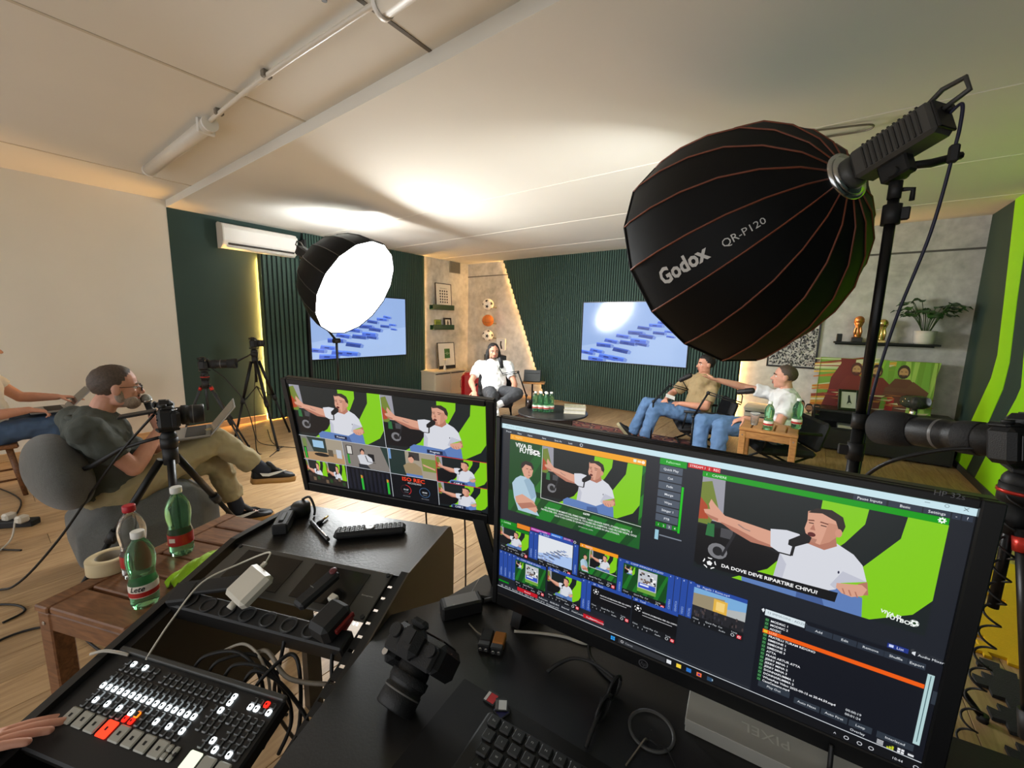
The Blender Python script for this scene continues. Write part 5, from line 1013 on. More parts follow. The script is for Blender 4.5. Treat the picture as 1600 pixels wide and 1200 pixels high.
face(t, P, hf, hu, hf.cross(hu).normalized(), .236, m_hair_d); t.part('hair', hair_cap(P, lambda x, y: -.20+.50*max(0, min(1, (y+.06)/.34)), 1.07), m_hair_d, world=True)
m_kshoe = M('shoe_khaki', (160, 150, 118), .7)
sneaker(t, J['anR'], (-.60, -.25, .75), m_shoe_b, m_kshoe, drop=.085); sneaker(t, J['anL'], (-.93, -.35, 0), m_shoe_b, m_kshoe, drop=.105)
cd = Thing('cue_card', 'small white card held by the man in the tan shirt', 'card', (-1.34, 5.03, .60)); cd.part('card', MB().box((-1.33, 5.02, .605), (.11, .07, .003), Euler((.5, .3, .4)).to_matrix()), m_wmark, world=True)
# --- guest in a white tee with an outstretched arm
f4 = (-.90, -.42, 0)
J4 = dict(hip=(-.20, 4.86, .40), neck=(-.16, 5.02, .79), head=(-.21, 5.02, .955), chest=(-.17, 4.98, .6), shL=(-.135, 4.835, .735), shR=(-.27, 5.19, .735), elL=(-.20, 4.68, .50), elR=(-.59, 5.12, .80), wrL=(-.47, 4.51, .565), wrR=(-.815, 4.955, .868), knL=(-.66, 4.42, .47), knR=(-.86, 4.56, .47), anL=(-.66, 4.33, .10), anR=(-.86, 4.47, .10), hipL=(-.21, 4.78, .40), hipR=(-.28, 4.94, .40))
t, J, P, hf, hu = person('man in a white tee and jeans seen from the side, one arm stretched out', J4, f4, m_skin, m_tee, m_jean, vox=.0055, H=.25, hf=(-.985, -.15, .05), hands=(((J4['wrL'], (-.8, -.5, -.30), (.1, 0, -1)), dict(thumb=1, curl=(.22, .3, .25), s=1.05)), ((J4['wrR'], (-.78, -.60, .18), (-.25, -.2, 1)), dict(thumb=1, curl=(.10, .12, .15), spread=.25, s=1.05, thumb_open=.7))), shoe=dict(L=f4, R=f4), hem=.95, sleeve=.62)
face(t, P, hf, hu, hf.cross(hu).normalized(), .25, m_hair_b, .025); t.part('hair', hair_cap(P, lambda x, y: -.17+.54*max(0, min(1, (y+.08)/.40))**1.2, 1.025), m_hair_b, world=True)
for s in 'LR': sneaker(t, J['an'+s], f4, m_shoe_w, m_shoe_w, drop=.10)
# ------------------------------------------------------------------ seating and tables of the set
m_boucle = M('grey_boucle', (86, 87, 84), .95, var=.12, scale=90, bump=.7, bscale=260, sheen=.3)
t = Thing('armchair', 'round grey fabric armchair under the man in polo', 'armchair', (-3.10, .45, 0))
b = MB(); b.box((-3.10, .52, .235), (.66, .62, .40), bev=.12).box((-3.10, .50, .235), (.60, .56, .43), bev=.12); me = remesh(b, 'seat', m_boucle, .012, 10); me.transform(t.inv); t.part('seat', me, None)
b = MB(); Rt = Matrix.Rotation(.22, 3, 'X'); b.ell((-3.10, .205, .625), (Rt@V((.35, 0, 0)), Rt@V((0, .125, 0)), Rt@V((0, 0, .20))), 28, 18).box((-3.10, .205, .625), (.58, .16, .30), Rt, .07); me = remesh(b, 'backrest', m_boucle, .012, 16); me.transform(t.inv); t.part('backrest', me, None)
for q in ((-2.88, .32), (-3.32, .32), (-2.88, .72), (-3.32, .72)): t.part('foot', MB().cyl((*q, 0), (*q, .06), .025, n=12), m_black, world=True)
m_acacia = oak('acacia_wood', (136, 92, 58), (92, 58, 36), .45, (3, 18, 18)); m_teak = oak('light_teak', (182, 132, 76), (146, 98, 52), .5, (3, 18, 18))
def slat_table(label, o, ex, ey, w, l, z, mat, n, along_x=True, leg=.055):
    """garden side table: two side boards, a row of slats between them, apron and four legs; o = a corner of the top"""
    ex, ey = V(ex), V(ey); o = V(o); up = V((0, 0, 1)); t = Thing('side_table', label, 'table', mat=M4(V((o.x, o.y, 0)), ex, ey, up)); B = lambda u0, v0, w0, u1, v1, w1: MB().box(((u0+u1)/2, (v0+v1)/2, (w0+w1)/2), (u1-u0, v1-v0, w1-w0), bev=.004); th = .022
    e = .06
    if along_x:
        for u in (0, w-e): t.part('side_board', B(u, 0, z-th, u+e, l, z), mat)
        p = l/n
        for k in range(n): t.part('slat', B(e+.001, k*p+.006, z-th, w-e-.001, (k+1)*p-.006, z-.001), mat)
    else:
        for v in (0, l-e): t.part('side_board', B(0, v, z-th, w, v+e, z), mat)
        p = w/n
        for k in range(n): t.part('slat', B(k*p+.006, e+.001, z-th, (k+1)*p-.006, l-e-.001, z-.001), mat)
    for v in (.008, l-.03): t.part('apron', B(leg, v, z-th-.065, w-leg, v+.022, z-th-.001), mat)
    for u in (.008, w-.03): t.part('apron', B(u, leg, z-th-.065, u+.022, l-leg, z-th-.001), mat)
    for u in (.004, w-leg-.004):
        for v in (.004, l-leg-.004): l_ = t.part('leg', B(u, v, 0, u+leg, v+leg, z-th-.001), mat); t.part('screw', MB().cyl((u+leg/2, v-.0 if v < .1 else v+leg, z-.06), (u+leg/2, v-.003 if v < .1 else v+leg+.003, z-.06), .006, n=10), m_chrome, parent=l_)
    return t
slat_table('dark wooden slatted side table with bottles, left of the mixing console', (-1.906, .03, 0), (.928, .372, 0), (-.372, .928, 0), .45, .66, .52, m_acacia, 6)
slat_table('light wooden slatted side table in front of the guest in the white tee', (-.452, 3.985, 0), (1, 0, 0), (0, 1, 0), .43, .40, .578, m_teak, 5, along_x=False, leg=.05)
t = Thing('stool', 'wooden stool under the man at the left edge', 'stool', (-5.12, -.08, 0)); t.part('seat', MB().box((-5.12, -.08, .405), (.40, .44, .03), bev=.01), m_acacia, world=True)
for x in (-1, 1):
    for y in (-1, 1): t.part('leg', MB().cyl((-5.12+x*.15, -.08+y*.17, .39), (-5.12+x*.19, -.08+y*.215, 0), .02, .015, 12), m_acacia, world=True)
for x in (-1, 1): t.part('stretcher', MB().cyl((-5.12+x*.175, -.27, .14), (-5.12+x*.175, .11, .14), .009, n=8), m_acacia, world=True)
# coffee table, rug
m_ctab = M('coffee_table_black', (34, 33, 34), .35, var=.04); t = Thing('coffee_table', 'low round black coffee table between the guests', 'table', (-2.5, 4.22, 0)); t.part('top', MB().lathe([(.41, .352), (.43, .36), (.43, .376), (.425, .38)], (-2.5, 4.22, 0), n=48), m_ctab, world=True)
for q in range(3): t.part('leg_panel', MB().box((-2.5+.12*cos(q*2.1+.3), 4.22+.12*sin(q*2.1+.3), .18), (.26, .03, .352), Matrix.Rotation(q*2.1+.3, 3, 'Z'), .004), m_ctab, world=True)
def rug_mat():
    m = M('persian_rug', (110, 66, 60), .95, var=0); nt = m.node_tree; L = nt.links; b = nt.nodes['Principled BSDF']; tc = nt.nodes.new('ShaderNodeTexCoord'); v = nt.nodes.new('ShaderNodeTexVoronoi'); v.inputs['Scale'].default_value = 9; r = nt.nodes.new('ShaderNodeValToRGB'); r.color_ramp.interpolation = 'CONSTANT'; r.color_ramp.elements[0].color = (*lin((128, 70, 62)), 1); r.color_ramp.elements[1].color = (*lin((66, 44, 52)), 1); r.color_ramp.elements[1].position = .45
    e = r.color_ramp.elements.new(.62); e.color = (*lin((150, 112, 88)), 1); e = r.color_ramp.elements.new(.75); e.color = (*lin((104, 54, 50)), 1); L.new(tc.outputs['Object'], v.inputs['Vector']); L.new(v.outputs['Distance'], r.inputs[0]); L.new(r.outputs[0], b.inputs['Base Color']); return m
t = Thing('rug', 'dark red patterned rug on the floor under the coffee table', 'rug', (-2.3, 4.55, 0)); t.part('pile', MB().box((-2.3, 4.42, .006), (2.7, 1.9, .012), bev=.004), rug_mat(), world=True)
t.part('border', MB().box((-2.3, 5.355, .0075), (2.7, .03, .015)).box((-2.3, 3.485, .0075), (2.7, .03, .015)).box((-3.635, 4.42, .0075), (.03, 1.84, .015)).box((-.965, 4.42, .0075), (.03, 1.84, .015)), M('rug_border', (70, 44, 44), .95), world=True)
# bottles
m_pet = M('green_pet', (150, 216, 170), .06, var=0, trans=.92, ior=1.22); m_petc = M('clear_pet', (226, 226, 222), .06, var=0, trans=.92, ior=1.2); m_cap = M('white_cap', (220, 220, 214), .4); m_label = M('red_label', (168, 34, 30), .4, var=.02); m_label_w = M('cream_label', (226, 220, 206), .4)
def bottle(label, loc, h, body, cap, lab, lab2=None, text=None, rot=0, group=None):
    k = h/.235; t = Thing('bottle', label, 'bottle', loc, rot, group)
    pr_ = [(.012, .004), (.030, 0), (.034, .012), (.0335, .030), (.0345, .034), (.0345, .078), (.033, .084), (.030, .098), (.0315, .112), (.0345, .130), (.0355, .150), (.033, .172), (.025, .192), (.0155, .206), (.0125, .214)]
    t.part('body', MB().lathe([(a*k, z*k) for a, z in pr_], n=28), body); t.part('cap', MB().lathe([(.0155*k, .214*k), (.0165*k, .217*k), (.0165*k, .233*k), (.0145*k, .235*k)], n=24), cap)
    l = t.part('label', MB().lathe([(.0352*k, .038*k), (.0354*k, .040*k), (.0354*k, .074*k), (.0352*k, .076*k)], n=28, cap=False), lab)
    if lab2: t.part('label_band', MB().lathe([(.0356*k, .040*k), (.0356*k, .055*k)], n=28, cap=False), lab2, parent=l)
    if text:
        kk = Ink(); kk.text(text, 0, 0, 1, (30, 28, 26), shear=.35, bold=.02); mb = MB(); w = max(p[0] for q in kk.p for p in q[0])
        for q, c, z in kk.p: mb.add([V((.0360*k*sin((p[0]/w-.5)*1.05), -.0360*k*cos((p[0]/w-.5)*1.05), (.0595-p[1]*.0165)*k)) for p in q], [list(range(len(q)))])
        t.part('lettering', mb, m_black, parent=l)
    return t
b1 = bottle('green plastic water bottle nearest the console, red and white label', (-1.643, .25, .52), .250, m_pet, m_cap, m_label_w, m_label, 'Lete', rot=.95)
b2 = bottle('green plastic water bottle with white cap, farther back on the dark wooden table', (-1.913, .413, .52), .270, m_pet, m_cap, m_label, None, None, rot=.8)
b3 = bottle('clear plastic cola bottle with red cap behind the nearest green bottle', (-1.865, .270, .52), .262, m_petc, M('red_cap', (176, 24, 40), .4), m_label, None, None, rot=.8)
b2.part('barcode', MB().box((-.006, -.0408, .068), (.02, .002, .016)), m_label_w, label='pale barcode patch')
for q, (lb, x, y) in enumerate((('green water bottle standing near the front edge of the light wooden table', -.245, 4.07), ('green water bottle standing at the right back corner of the light wooden table', -.05, 4.30))): bottle(lb, (x, y, .578), .25 if q == 0 else .27, m_pet, m_cap, m_label_w, m_label)
t = Thing('plastic_cup', 'clear plastic cup on the light wooden table left of the bottles', 'cup', (-.36, 4.20, .578)); t.part('wall', MB().lathe([(.026, 0), (.027, .003), (.038, .105), (.0395, .107), (.0395, .109), (.036, .105), (.0255, .005)], (-.36, 4.20, .578), n=24), M('clear_cup', (236, 236, 234), .08, var=0, trans=.9, ior=1.1), world=True); t.part('rim', MB().tube([(-.36+.0395*cos(2*pi*i/20), 4.20+.0395*sin(2*pi*i/20), .686) for i in range(21)], .0015, 5), M('cup_rim', (230, 230, 226), .2), world=True)
gp = 'green bottles of the pack on the coffee table'; src = None
for i in range(3):
    for j in range(2):
        x, y = -2.68+i*.068+j*.03, 4.10+j*.062+i*.02; lb = 'small green water bottle of the pack on the coffee table, %s row, %s' % (('front', 'back')[j], ('left', 'middle', 'right')[i])
        if src is None: src = bottle(lb, (x, y, .38), .245, m_pet, m_cap, m_label_w, m_label, group=gp).o
        else: dup(src, (x, y, .38), label=lb)
t = Thing('plastic_cup', 'dark drink in a glass behind the pack of bottles', 'cup', (-2.83, 4.19, .38)); t.part('glass', MB().lathe([(.03, 0), (.036, .11), (.034, .11), (.029, .006)], (-2.83, 4.19, .38), n=20), M('dark_glass', (60, 44, 40), .1, trans=.5), world=True); t.part('drink', MB().lathe([(.027, .006), (.032, .08)], (-2.83, 4.19, .38), n=20), M('cola', (44, 22, 16), .1), world=True)
for q, (z, h, lb, c) in enumerate(((.38, .045, 'thick cream book on the coffee table, the lower of two', (206, 196, 166)), (.4255, .038, 'patterned book on the coffee table, the upper of two', (170, 164, 136)))):
    bx = V((-2.27, 4.36, z+h/2)); Rb = Matrix.Rotation(.45+q*.06, 3, 'Z'); t = Thing('book', lb, 'book', (bx.x, bx.y, z)); t.part('cover', MB().box(bx+V((0, 0, h/2-.002)), (.26, .19, .004), Rb).box(bx-V((0, 0, h/2-.002)), (.26, .19, .004), Rb).box(bx+Rb@V((0, .093, 0)), (.26, .004, h), Rb), M('book_cover%d' % q, c, .5, var=.3 if q else .03, scale=40), world=True); t.part('pages', MB().box(bx, (.252, .182, h-.008), Rb), M('pages', (214, 208, 194), .8), world=True)
# guest chairs
m_chair = M('chair_black_fabric', (26, 26, 28), .8, var=.06)
def low_chair(label, c, f, z=.36, w=.56, d=.52, bh=.34):
    f = V(f).normalized(); r = f.cross(V((0, 0, 1))); c = V(c); R = RM(r, f, V((0, 0, 1))); t = Thing('lounge_chair', label, 'chair', mat=M4((c.x, c.y, 0), r, f, V((0, 0, 1))))
    t.part('seat', MB().box((0, 0, z-.055), (w, d, .07), bev=.03), m_chair); t.part('backrest', MB().box((0, -d/2-.03, z+bh/2-.03), (w, .06, bh), Matrix.Rotation(.25, 3, 'X'), .028), m_chair)
    for s in (-1, 1):
        t.part('leg', MB().tube([(s*w*.42, d*.42, z-.08), (s*w*.46, -d*.46, 0)], .012, 8), m_blackm); t.part('leg', MB().tube([(s*w*.42, -d*.42, z-.08), (s*w*.46, d*.46, 0)], .012, 8), m_blackm)
        t.part('armrest', MB().tube([(s*(w/2+.02), -d*.5, z+.16), (s*(w/2+.02), d*.42, z+.17)], .016, 8), m_black); t.part('armrest_post', MB().tube([(s*(w/2+.02), d*.36, z+.165), (s*w*.46, d*.42, z-.07)], .010, 8), m_blackm)
    t.part('crossbar', MB().cyl((-w*.46, d*.40, .03), (w*.46, d*.40, .03), .009, n=8), m_blackm); return t
low_chair('black folding lounge chair under the man in the tan shirt', (-1.03, 5.22, 0), f3, .31); low_chair('black lounge chair under the guest in the white tee', (-.21, 4.90, 0), f4, .30, bh=.30); low_chair('black lounge chair under the long-haired guest', (-3.66, 4.50, 0), (.55, -.83, 0), .36, bh=.40)
solo('speaker_box', MB().box((-4.35, 5.35, .65), (.36, .30, .52), Matrix.Rotation(-.6, 3, 'Z'), .012).box((-4.35, 5.35, .20), (.05, .05, .40), Matrix.Rotation(-.6, 3, 'Z')), m_black, 'black speaker cabinet on a post behind the long-haired guest', 'speaker')
# small side table with tablet
t = Thing('side_table', 'small wood-topped side table on a black post holding a tablet', 'table', (-3.30, 4.95, 0)); t.part('top', MB().box((-3.28, 4.95, .585), (.34, .22, .018), Matrix.Rotation(.5, 3, 'Z'), .004), m_teak, world=True); t.part('post', MB().cyl((-3.30, 4.95, .02), (-3.30, 4.95, .576), .012, n=12), m_blackm, world=True); t.part('base', MB().lathe([(.14, 0), (.14, .012), (.02, .02)], (-3.30, 4.95, 0), n=28), m_blackm, world=True); t.part('knob', MB().cyl((-3.30, 4.95, .45), (-3.26, 4.93, .45), .012, n=10), m_black, world=True)
t = Thing('tablet', 'dark tablet in a folding case on the small side table', 'tablet', (-3.31, 4.93, .595)); Rb = Matrix.Rotation(.5, 3, 'Z')@Matrix.Rotation(-.35, 3, 'X'); t.part('case', MB().box((-3.30, 4.94, .685), (.25, .012, .18), Rb, .006), M('tablet_case', (52, 54, 54), .5), world=True); t.part('stand_flap', MB().box((-3.32, 4.985, .655), (.22, .008, .16), Matrix.Rotation(.5, 3, 'Z')@Matrix.Rotation(.55, 3, 'X')), m_black, world=True)
# microphones on boom arms
def boom(label, mic, pts, axis, base):
    mic, axis = V(mic), V(axis).normalized(); t = Thing('boom_microphone', label, 'microphone', base); x, y, z = frame(axis)
    t.part('capsule', MB().lathe([(.018, -.075), (.026, -.07), (.027, 0), (.03, .004), (.03, .065), (.022, .08), (.008, .085)], mic, axis, 18), m_black, world=True); t.part('band', MB().lathe([(.0305, 0), (.0305, .006)], mic, axis, 18, cap=False), m_blackm, world=True)
    t.part('yoke', MB().tube([mic-axis*.05+x*.034, mic-axis*.02+x*.036-V((0, 0, .05)), V(pts[0])], .006, 6), m_blackm, world=True)
    for a, c in zip(pts, pts[1:]):
        a, c = V(a), V(c); o = V((0, 0, .012)); t.part('arm', MB().tube([a+o, c+o], .006, 6).tube([a-o, c-o], .006, 6), m_blackm, world=True); t.part('joint', MB().sph(c, .02, 10, 8), m_black, world=True)
    t.part('post', MB().cyl(V(pts[-1]), V(base), .010, n=10), m_blackm, world=True); t.part('base', MB().cyl(V(base), V(base)+V((0, 0, .02)), .09, n=24), m_blackm, world=True); return t
boom('black microphone on a boom arm in front of the long-haired guest', (-3.455, 4.385, .90), [(-3.42, 4.38, .745), (-3.28, 4.55, .775), (-3.19, 4.64, .44)], (-.3, .1, .9), (-3.19, 4.64, 0))
boom('black microphone on a boom arm in front of the man in the tan shirt', (-1.175, 5.00, .855), [(-1.13, 5.0, .715), (-1.33, 4.98, .755), (-1.46, 4.80, .56)], (.75, .1, .5), (-1.46, 4.80, 0.013))
boom('black microphone on a boom arm in front of the guest in the white tee', (-.505, 4.64, .815), [(-.53, 4.64, .685), (-.85, 4.66, .755), (-.97, 4.64, .48)], (.95, .15, .22), (-.97, 4.64, 0))
# laptops
m_alu = M('aluminium', (150, 150, 148), .35, metal=.7, var=0)
def laptop(label, c, f, ang, zt=0.0):
    f = V(f).normalized(); r = f.cross(V((0, 0, 1))); c = V(c); u = V((0, 0, 1)); t = Thing('laptop', label, 'laptop', mat=M4(c, r, f, u))
    t.part('base', MB().box((0, 0, .008), (.31, .215, .015), bev=.005), m_alu); t.part('keyboard', MB().box((0, .03, .0165), (.27, .10, .002)), m_black)
    R = Matrix.Rotation(ang, 3, 'X'); l = t.part('lid', MB().box(V((0, .108, .012))+R@V((0, 0, .105)), (.31, .007, .21), R, .003), m_alu); t.part('display', MB().box(V((0, .104, .012))+R@V((0, 0, .105)), (.295, .003, .195), R), M('dark_display', (22, 22, 26), .2), parent=l); return t
laptop('open laptop on the thighs of the man in polo', (-3.06, .76, .715), (.29, .95, .06), -.70); laptop('open laptop on the lap of the man at the left edge', (-5.11, .33, .635), (0, 1, 0), -.75)
# ------------------------------------------------------------------ sloped rack console with the switcher
EX, EY = V((.928, .372, 0)).normalized(), V((-.372, .928, 0)).normalized(); al = radians(17)
ED = (-EY*cos(al)-V((0, 0, 1))*sin(al)).normalized(); EN = EX.cross(-ED).normalized(); P0 = V((-1.267, .396, .80)); RC = RM(EX, -ED, EN)
L = lambda s, d, h=0: P0+EX*s+ED*d+EN*h            # console face: s to the right, d down the slope, h out of it
WD = .528
m_mela = M('black_melamine', (24, 23, 22), .32, var=.1, scale=60, bump=.1, bscale=120); m_edge = M('melamine_edge', (30, 29, 28), .4, var=.05); m_side = M('console_side_bounce', (70, 60, 47), .5, var=.04)
t = Thing('console_desk', 'black sloped rack console desk with rounded sides', 'console', (P0.x+.2, P0.y, 0))
t.part('top', MB().prism([(0, -.004), (WD, -.004), (WD, .26), (0, .26)], P0, EX, EY, V((0, 0, -.02))), m_mela, world=True)
def side(s, w, mat, nm, lb=None):
    pts = [(.272, -.45), (.285, -.10), (.280, -.03), (.262, .004), (.24, .012), (0, .012)]; dn = [((-d)*cos(al), .012-d*sin(al)) for d in (.60, .62)]
    pts += [dn[0], (dn[0][0]-.04, dn[0][1]-.02), (dn[0][0]-.05, -.45)]
    t.part(nm, MB().prism(pts, P0+EX*s, EY, V((0, 0, 1)), EX*w), mat, world=True, label=lb)
side(-.020, .020, m_edge, 'side_panel'); side(WD, .018, m_edge, 'side_panel'); side(WD+.018, .004, m_side, 'side_bounce_face', 'outer face, brown with painted-in floor reflection')  # brown of the outer face is the floor's reflection put into its colour
for s in (-.018, WD): 
    for d in (.26, -.58): q = P0+EX*(s+.01)+EY*d; t.part('leg', MB().box((q.x, q.y, .175), (.04, .05, .35)), m_edge, world=True)
rl = MB()
for d in [.018+.0318*k for k in range(16)]: rl.box(L(WD-.012, d, -.004), (.020, .0242, .003), RC)
rl.box(L(WD-.023, .265, -.004), (.004, .53, .003), RC).box(L(WD-.002, .265, -.004), (.004, .53, .003), RC); t.part('rack_rail', rl, m_black, world=True, label='punched rack rail')
t.part('rack_rail', MB().box(L(.010, .33, -.004), (.02, .40, .003), RC), m_black, world=True); t.part('lower_front', MB().box(L(WD/2, .585, -.012), (WD, .10, .02), RC), m_mela, world=True)
t.part('inner_shelf', MB().box(L(.20, .46, -.12), (.40, .14, .012), RC), m_edge, world=True)
# twin monitor panel
m_panel = M('rack_panel_grey', (70, 68, 63), .5, var=.03); m_scr_off = M('dark_glass_off', (22, 20, 17), .18, var=0)
t = Thing('rack_monitor', 'grey rack panel with two switched-off screens in the sloped console', 'monitor', L(.26, .07))
t.part('panel', MB().box(L(WD/2, .0685, .002), (.486, .130, .006), RC, .0015), m_panel, world=True)
for s0, s1 in ((.065, .245), (.285, .452)): t.part('screen', MB().box(L((s0+s1)/2, .067, .0055), (s1-s0, .098, .002), RC), m_scr_off, world=True)
for s in (.03, .498):
    for d in (.012, .125): t.part('screw', MB().cyl(L(s, d, .004), L(s, d, .009), .005, n=12), m_black, world=True)
k = Ink(); k.text('Blackmagicdesign', 0, 0, 3.2, (196, 194, 188)); o = L(.462, .075, .0056); t.part('lettering', k.mesh('lettering', o, EX, ED, .001, m_print, inv=t.inv), None)
# things on the console top
m_rub = M('rubber_black', (30, 30, 31), .6, var=.05); m_key = M('remote_key', (74, 74, 76), .5)
def on(x, y, z=.80): return V((x, y, z))
a, b_ = on(-1.075, .585), on(-.946, .738); d = (b_-a).normalized(); r = V((0, 0, 1)).cross(d); Rr = RM(d, r, V((0, 0, 1)))
t = Thing('remote_control', 'long black remote control full of buttons lying on the console top', 'remote control', a); t.part('body', MB().box((a+b_)/2+V((0, 0, .0125)), (.205, .046, .023), Rr, .009), m_rub, world=True)
for i in range(14):
    for j in range(4):
        if i in (6, 7) and True: continue
        t.part('button', MB().box((a+b_)/2+d*(-.088+i*.0132)+r*(-.0145+j*.0097)+V((0, 0, .0248)), (.0082, .0062, .003), Rr, .001), m_key, world=True)
t.part('dial', MB().lathe([(.015, .023), (.016, .025), (.012, .027), (.006, .0255)], (a+b_)/2+d*-.002, n=24), M('dial_grey', (120, 120, 120), .3, metal=.5), world=True)
a, b_ = on(-1.215, .585), on(-1.072, .562); d = (b_-a).normalized(); t = Thing('pen', 'silver and black ballpoint pen on the console top', 'pen', a); t.part('barrel', MB().cyl(a+V((0, 0, .006)), b_+V((0, 0, .006)), .0052, n=12), M('pen_grey', (96, 96, 98), .3, metal=.6), world=True); t.part('tip', MB().cyl(a+V((0, 0, .006)), a-d*.014+V((0, 0, .006)), .0052, .0015, 12), m_chrome, world=True); t.part('clip', MB().box(a+d*.11+V((0, 0, .0125)), (.045, .004, .0015), RM(d, V((0, 0, 1)).cross(d), V((0, 0, 1)))), m_chrome, world=True)
c = on(-1.255, .520); Rb = RM(EX, EY, V((0, 0, 1)))@Matrix.Rotation(.55, 3, 'Z'); t = Thing('battery_pack', 'black battery with a raised grip on the left of the console top', 'battery', c); t.part('body', MB().box(c+V((0, 0, .017)), (.042, .10, .034), Rb, .004), m_rub, world=True); t.part('grip', MB().box(c+V((0, 0, .0355)), (.014, .055, .004), Rb, .0018), M('grip_grey', (44, 44, 45), .5), world=True)
c = on(-1.30, .595); t = Thing('lens_cap', 'round black cap at the back corner of the console top', 'cap', c); t.part('cap', MB().lathe([(.026, 0), (.029, .004), (.029, .034), (.024, .04), (.001, .041)], c, n=28), m_rub, world=True); t.part('strap', MB().tube([c+V((-.02, .015, .041)), c+V((.0, .03, .05)), c+V((.03, .03, .02)), c+V((.045, .02, .004))], .004, 6, spline=4), m_black, world=True)
a = on(-1.187, .592, .806); t = Thing('jack_adapter', 'small golden jack adapter on the console top', 'plug', a); dd = V((-.45, .89, 0)); t.part('sleeve', MB().cyl(a, a+dd*.022, .0055, n=12), m_black, world=True); t.part('pin', MB().lathe([(.0033, .022), (.0033, .044), (.002, .046), (.003, .049), (.0005, .054)], a, dd, 12), M('gold_pin', (200, 160, 84), .25, metal=1, var=0), world=True)
# power strip in the rack with plugs
t = Thing('power_strip', 'black rack power strip below the twin screens', 'power strip', L(.25, .19)); t.part('body', MB().box(L(.255, .183, -.012), (.49, .044, .05), RC, .004), m_black, world=True)
for q in range(7): t.part('socket', MB().lathe([(.019, 0), (.019, .003), (.015, .003), (.015, -.004), (.001, -.004)], L(.06+q*.058, .183, .0135), EN, 20), m_rub, world=True)
t.part('switch', MB().box(L(.478, .150, .012), (.012, .03, .006), RC, .001), M('switch_red', (120, 30, 26), .4), world=True); t.part('indicator', MB().box(L(.492, .146, .012), (.004, .006, .004), RC).box(L(.500, .146, .012), (.004, .006, .004), RC), emis('indicator_white', (245, 245, 245), 1.0), world=True, label='two lit white indicators')
m_chg = M('charger_white', (206, 200, 186), .35, var=.01); t = Thing('power_adapter', 'white laptop power adapter plugged into the rack power strip', 'charger', L(.20, .15)); Rk = RC@Matrix.Rotation(-.32, 3, 'Z')@Matrix.Rotation(.25, 3, 'X'); cc = L(.208, .138, .048)
t.part('body', MB().box(cc, (.082, .082, .031), Rk, .009), m_chg, world=True); t.part('pin_cover', MB().cyl(cc+Rk@V((.0, -.04, -.004)), cc+Rk@V((.0, -.055, -.006)), .008, n=12), m_chg, world=True); t.part('plug', MB().box(cc+Rk@V((-.02, .048, 0)), (.014, .016, .008), Rk, .003), m_chg, world=True)
e_ = cc+Rk@V((-.02, .055, 0)); solo('charger_cable', MB().tube([e_, e_+Rk@V((-.02, .02, .0)), L(.13, .09, .05), L(.09, .16, .055), L(.085, .24, .03), L(.089, .292, .012), L(.092, .312, .004)], .0022, 8, spline=8), m_chg, 'white cable from the laptop adapter to the back of the switcher', 'cable')
t = Thing('power_adapter', 'flat black stick-shaped adapter standing in the rack power strip', 'charger', L(.37, .12)); Rk = RC@Matrix.Rotation(-.30, 3, 'Z'); cc = L(.372, .105, .040); t.part('body', MB().box(cc, (.034, .105, .022), Rk, .006), m_rub, world=True); t.part('cable_hole', MB().lathe([(.007, 0), (.009, .002), (.009, .006), (.005, .006)], cc+Rk@V((0, .046, .009)), Rk@V((0, 0, 1)), 16), M('hole_red', (96, 40, 44), .5), world=True); kk = Ink(); kk.text('vention', 0, 0, 3, (190, 190, 188)); t.part('lettering', kk.mesh('lettering', cc+Rk@V((-.014, -.008, .0113)), Rk@V((1, 0, 0)), Rk@V((0, -1, 0)), .001, m_print, inv=t.inv), None)
t = Thing('power_adapter', 'chunky black plug adapter at the right end of the rack power strip', 'charger', L(.45, .17)); cc = L(.452, .165, .036); Rk = RC@Matrix.Rotation(-.22, 3, 'Z'); t.part('body', MB().box(cc, (.058, .075, .050), Rk, .010), m_rub, world=True); t.part('white_plug', MB().box(cc+Rk@V((-.03, .036, .012)), (.020, .016, .012), Rk, .002), m_chg, world=True); t.part('red_side', MB().box(cc+Rk@V((.033, .01, 0)), (.008, .05, .012), Rk, .002), M('switch_red', (120, 30, 26), .4), world=True)
t = Thing('camera_bracket', 'black angled bracket lying at the left of the rack opening', 'bracket', L(.06, .15)); t.part('arm', MB().box(L(.075, .145, .02), (.14, .04, .012), RC@Matrix.Rotation(.35, 3, 'Z'), .003), m_rub, world=True); t.part('plate', MB().box(L(.03, .175, .018), (.05, .055, .02), RC@Matrix.Rotation(.35, 3, 'Z'), .004), m_rub, world=True)
# ---- production switcher
m_sw = M('switcher_black', (19, 19, 20), .45, var=.05); m_btn = M('button_smoke', (74, 75, 76), .35, var=.05); m_ring = M('button_ring', (128, 130, 132), .4, var=0); m_in = M('button_core', (20, 20, 21), .5, var=0)
m_on = emis('button_lit_white', (236, 246, 250), 2.2); m_on_r = emis('button_lit_red', (255, 30, 20), 2.5); m_big = M('big_button', (168, 166, 156), .4, var=.02); m_big_r = emis('big_button_red', (255, 52, 30), 2.2); m_big_w = emis('big_button_lit', (226, 236, 206), 1.1); m_half = emis('button_half_lit', (150, 158, 160), .7); m_amber = emis('button_amber', (255, 120, 30), 1.8)
sw = Thing('video_switcher', 'black video switcher panel with rows of lit square buttons', 'video switcher', L(.23, .40))
sw.part('body', MB().box(L(.2285, .3925, -.016), (.437, .180, .030), RC, .004), m_sw, world=True); sw.part('rear_lip', MB().box(L(.2285, .305, .003), (.437, .010, .010), RC, .002), M('lip_grey', (60, 60, 58), .4), world=True)
bm = {}
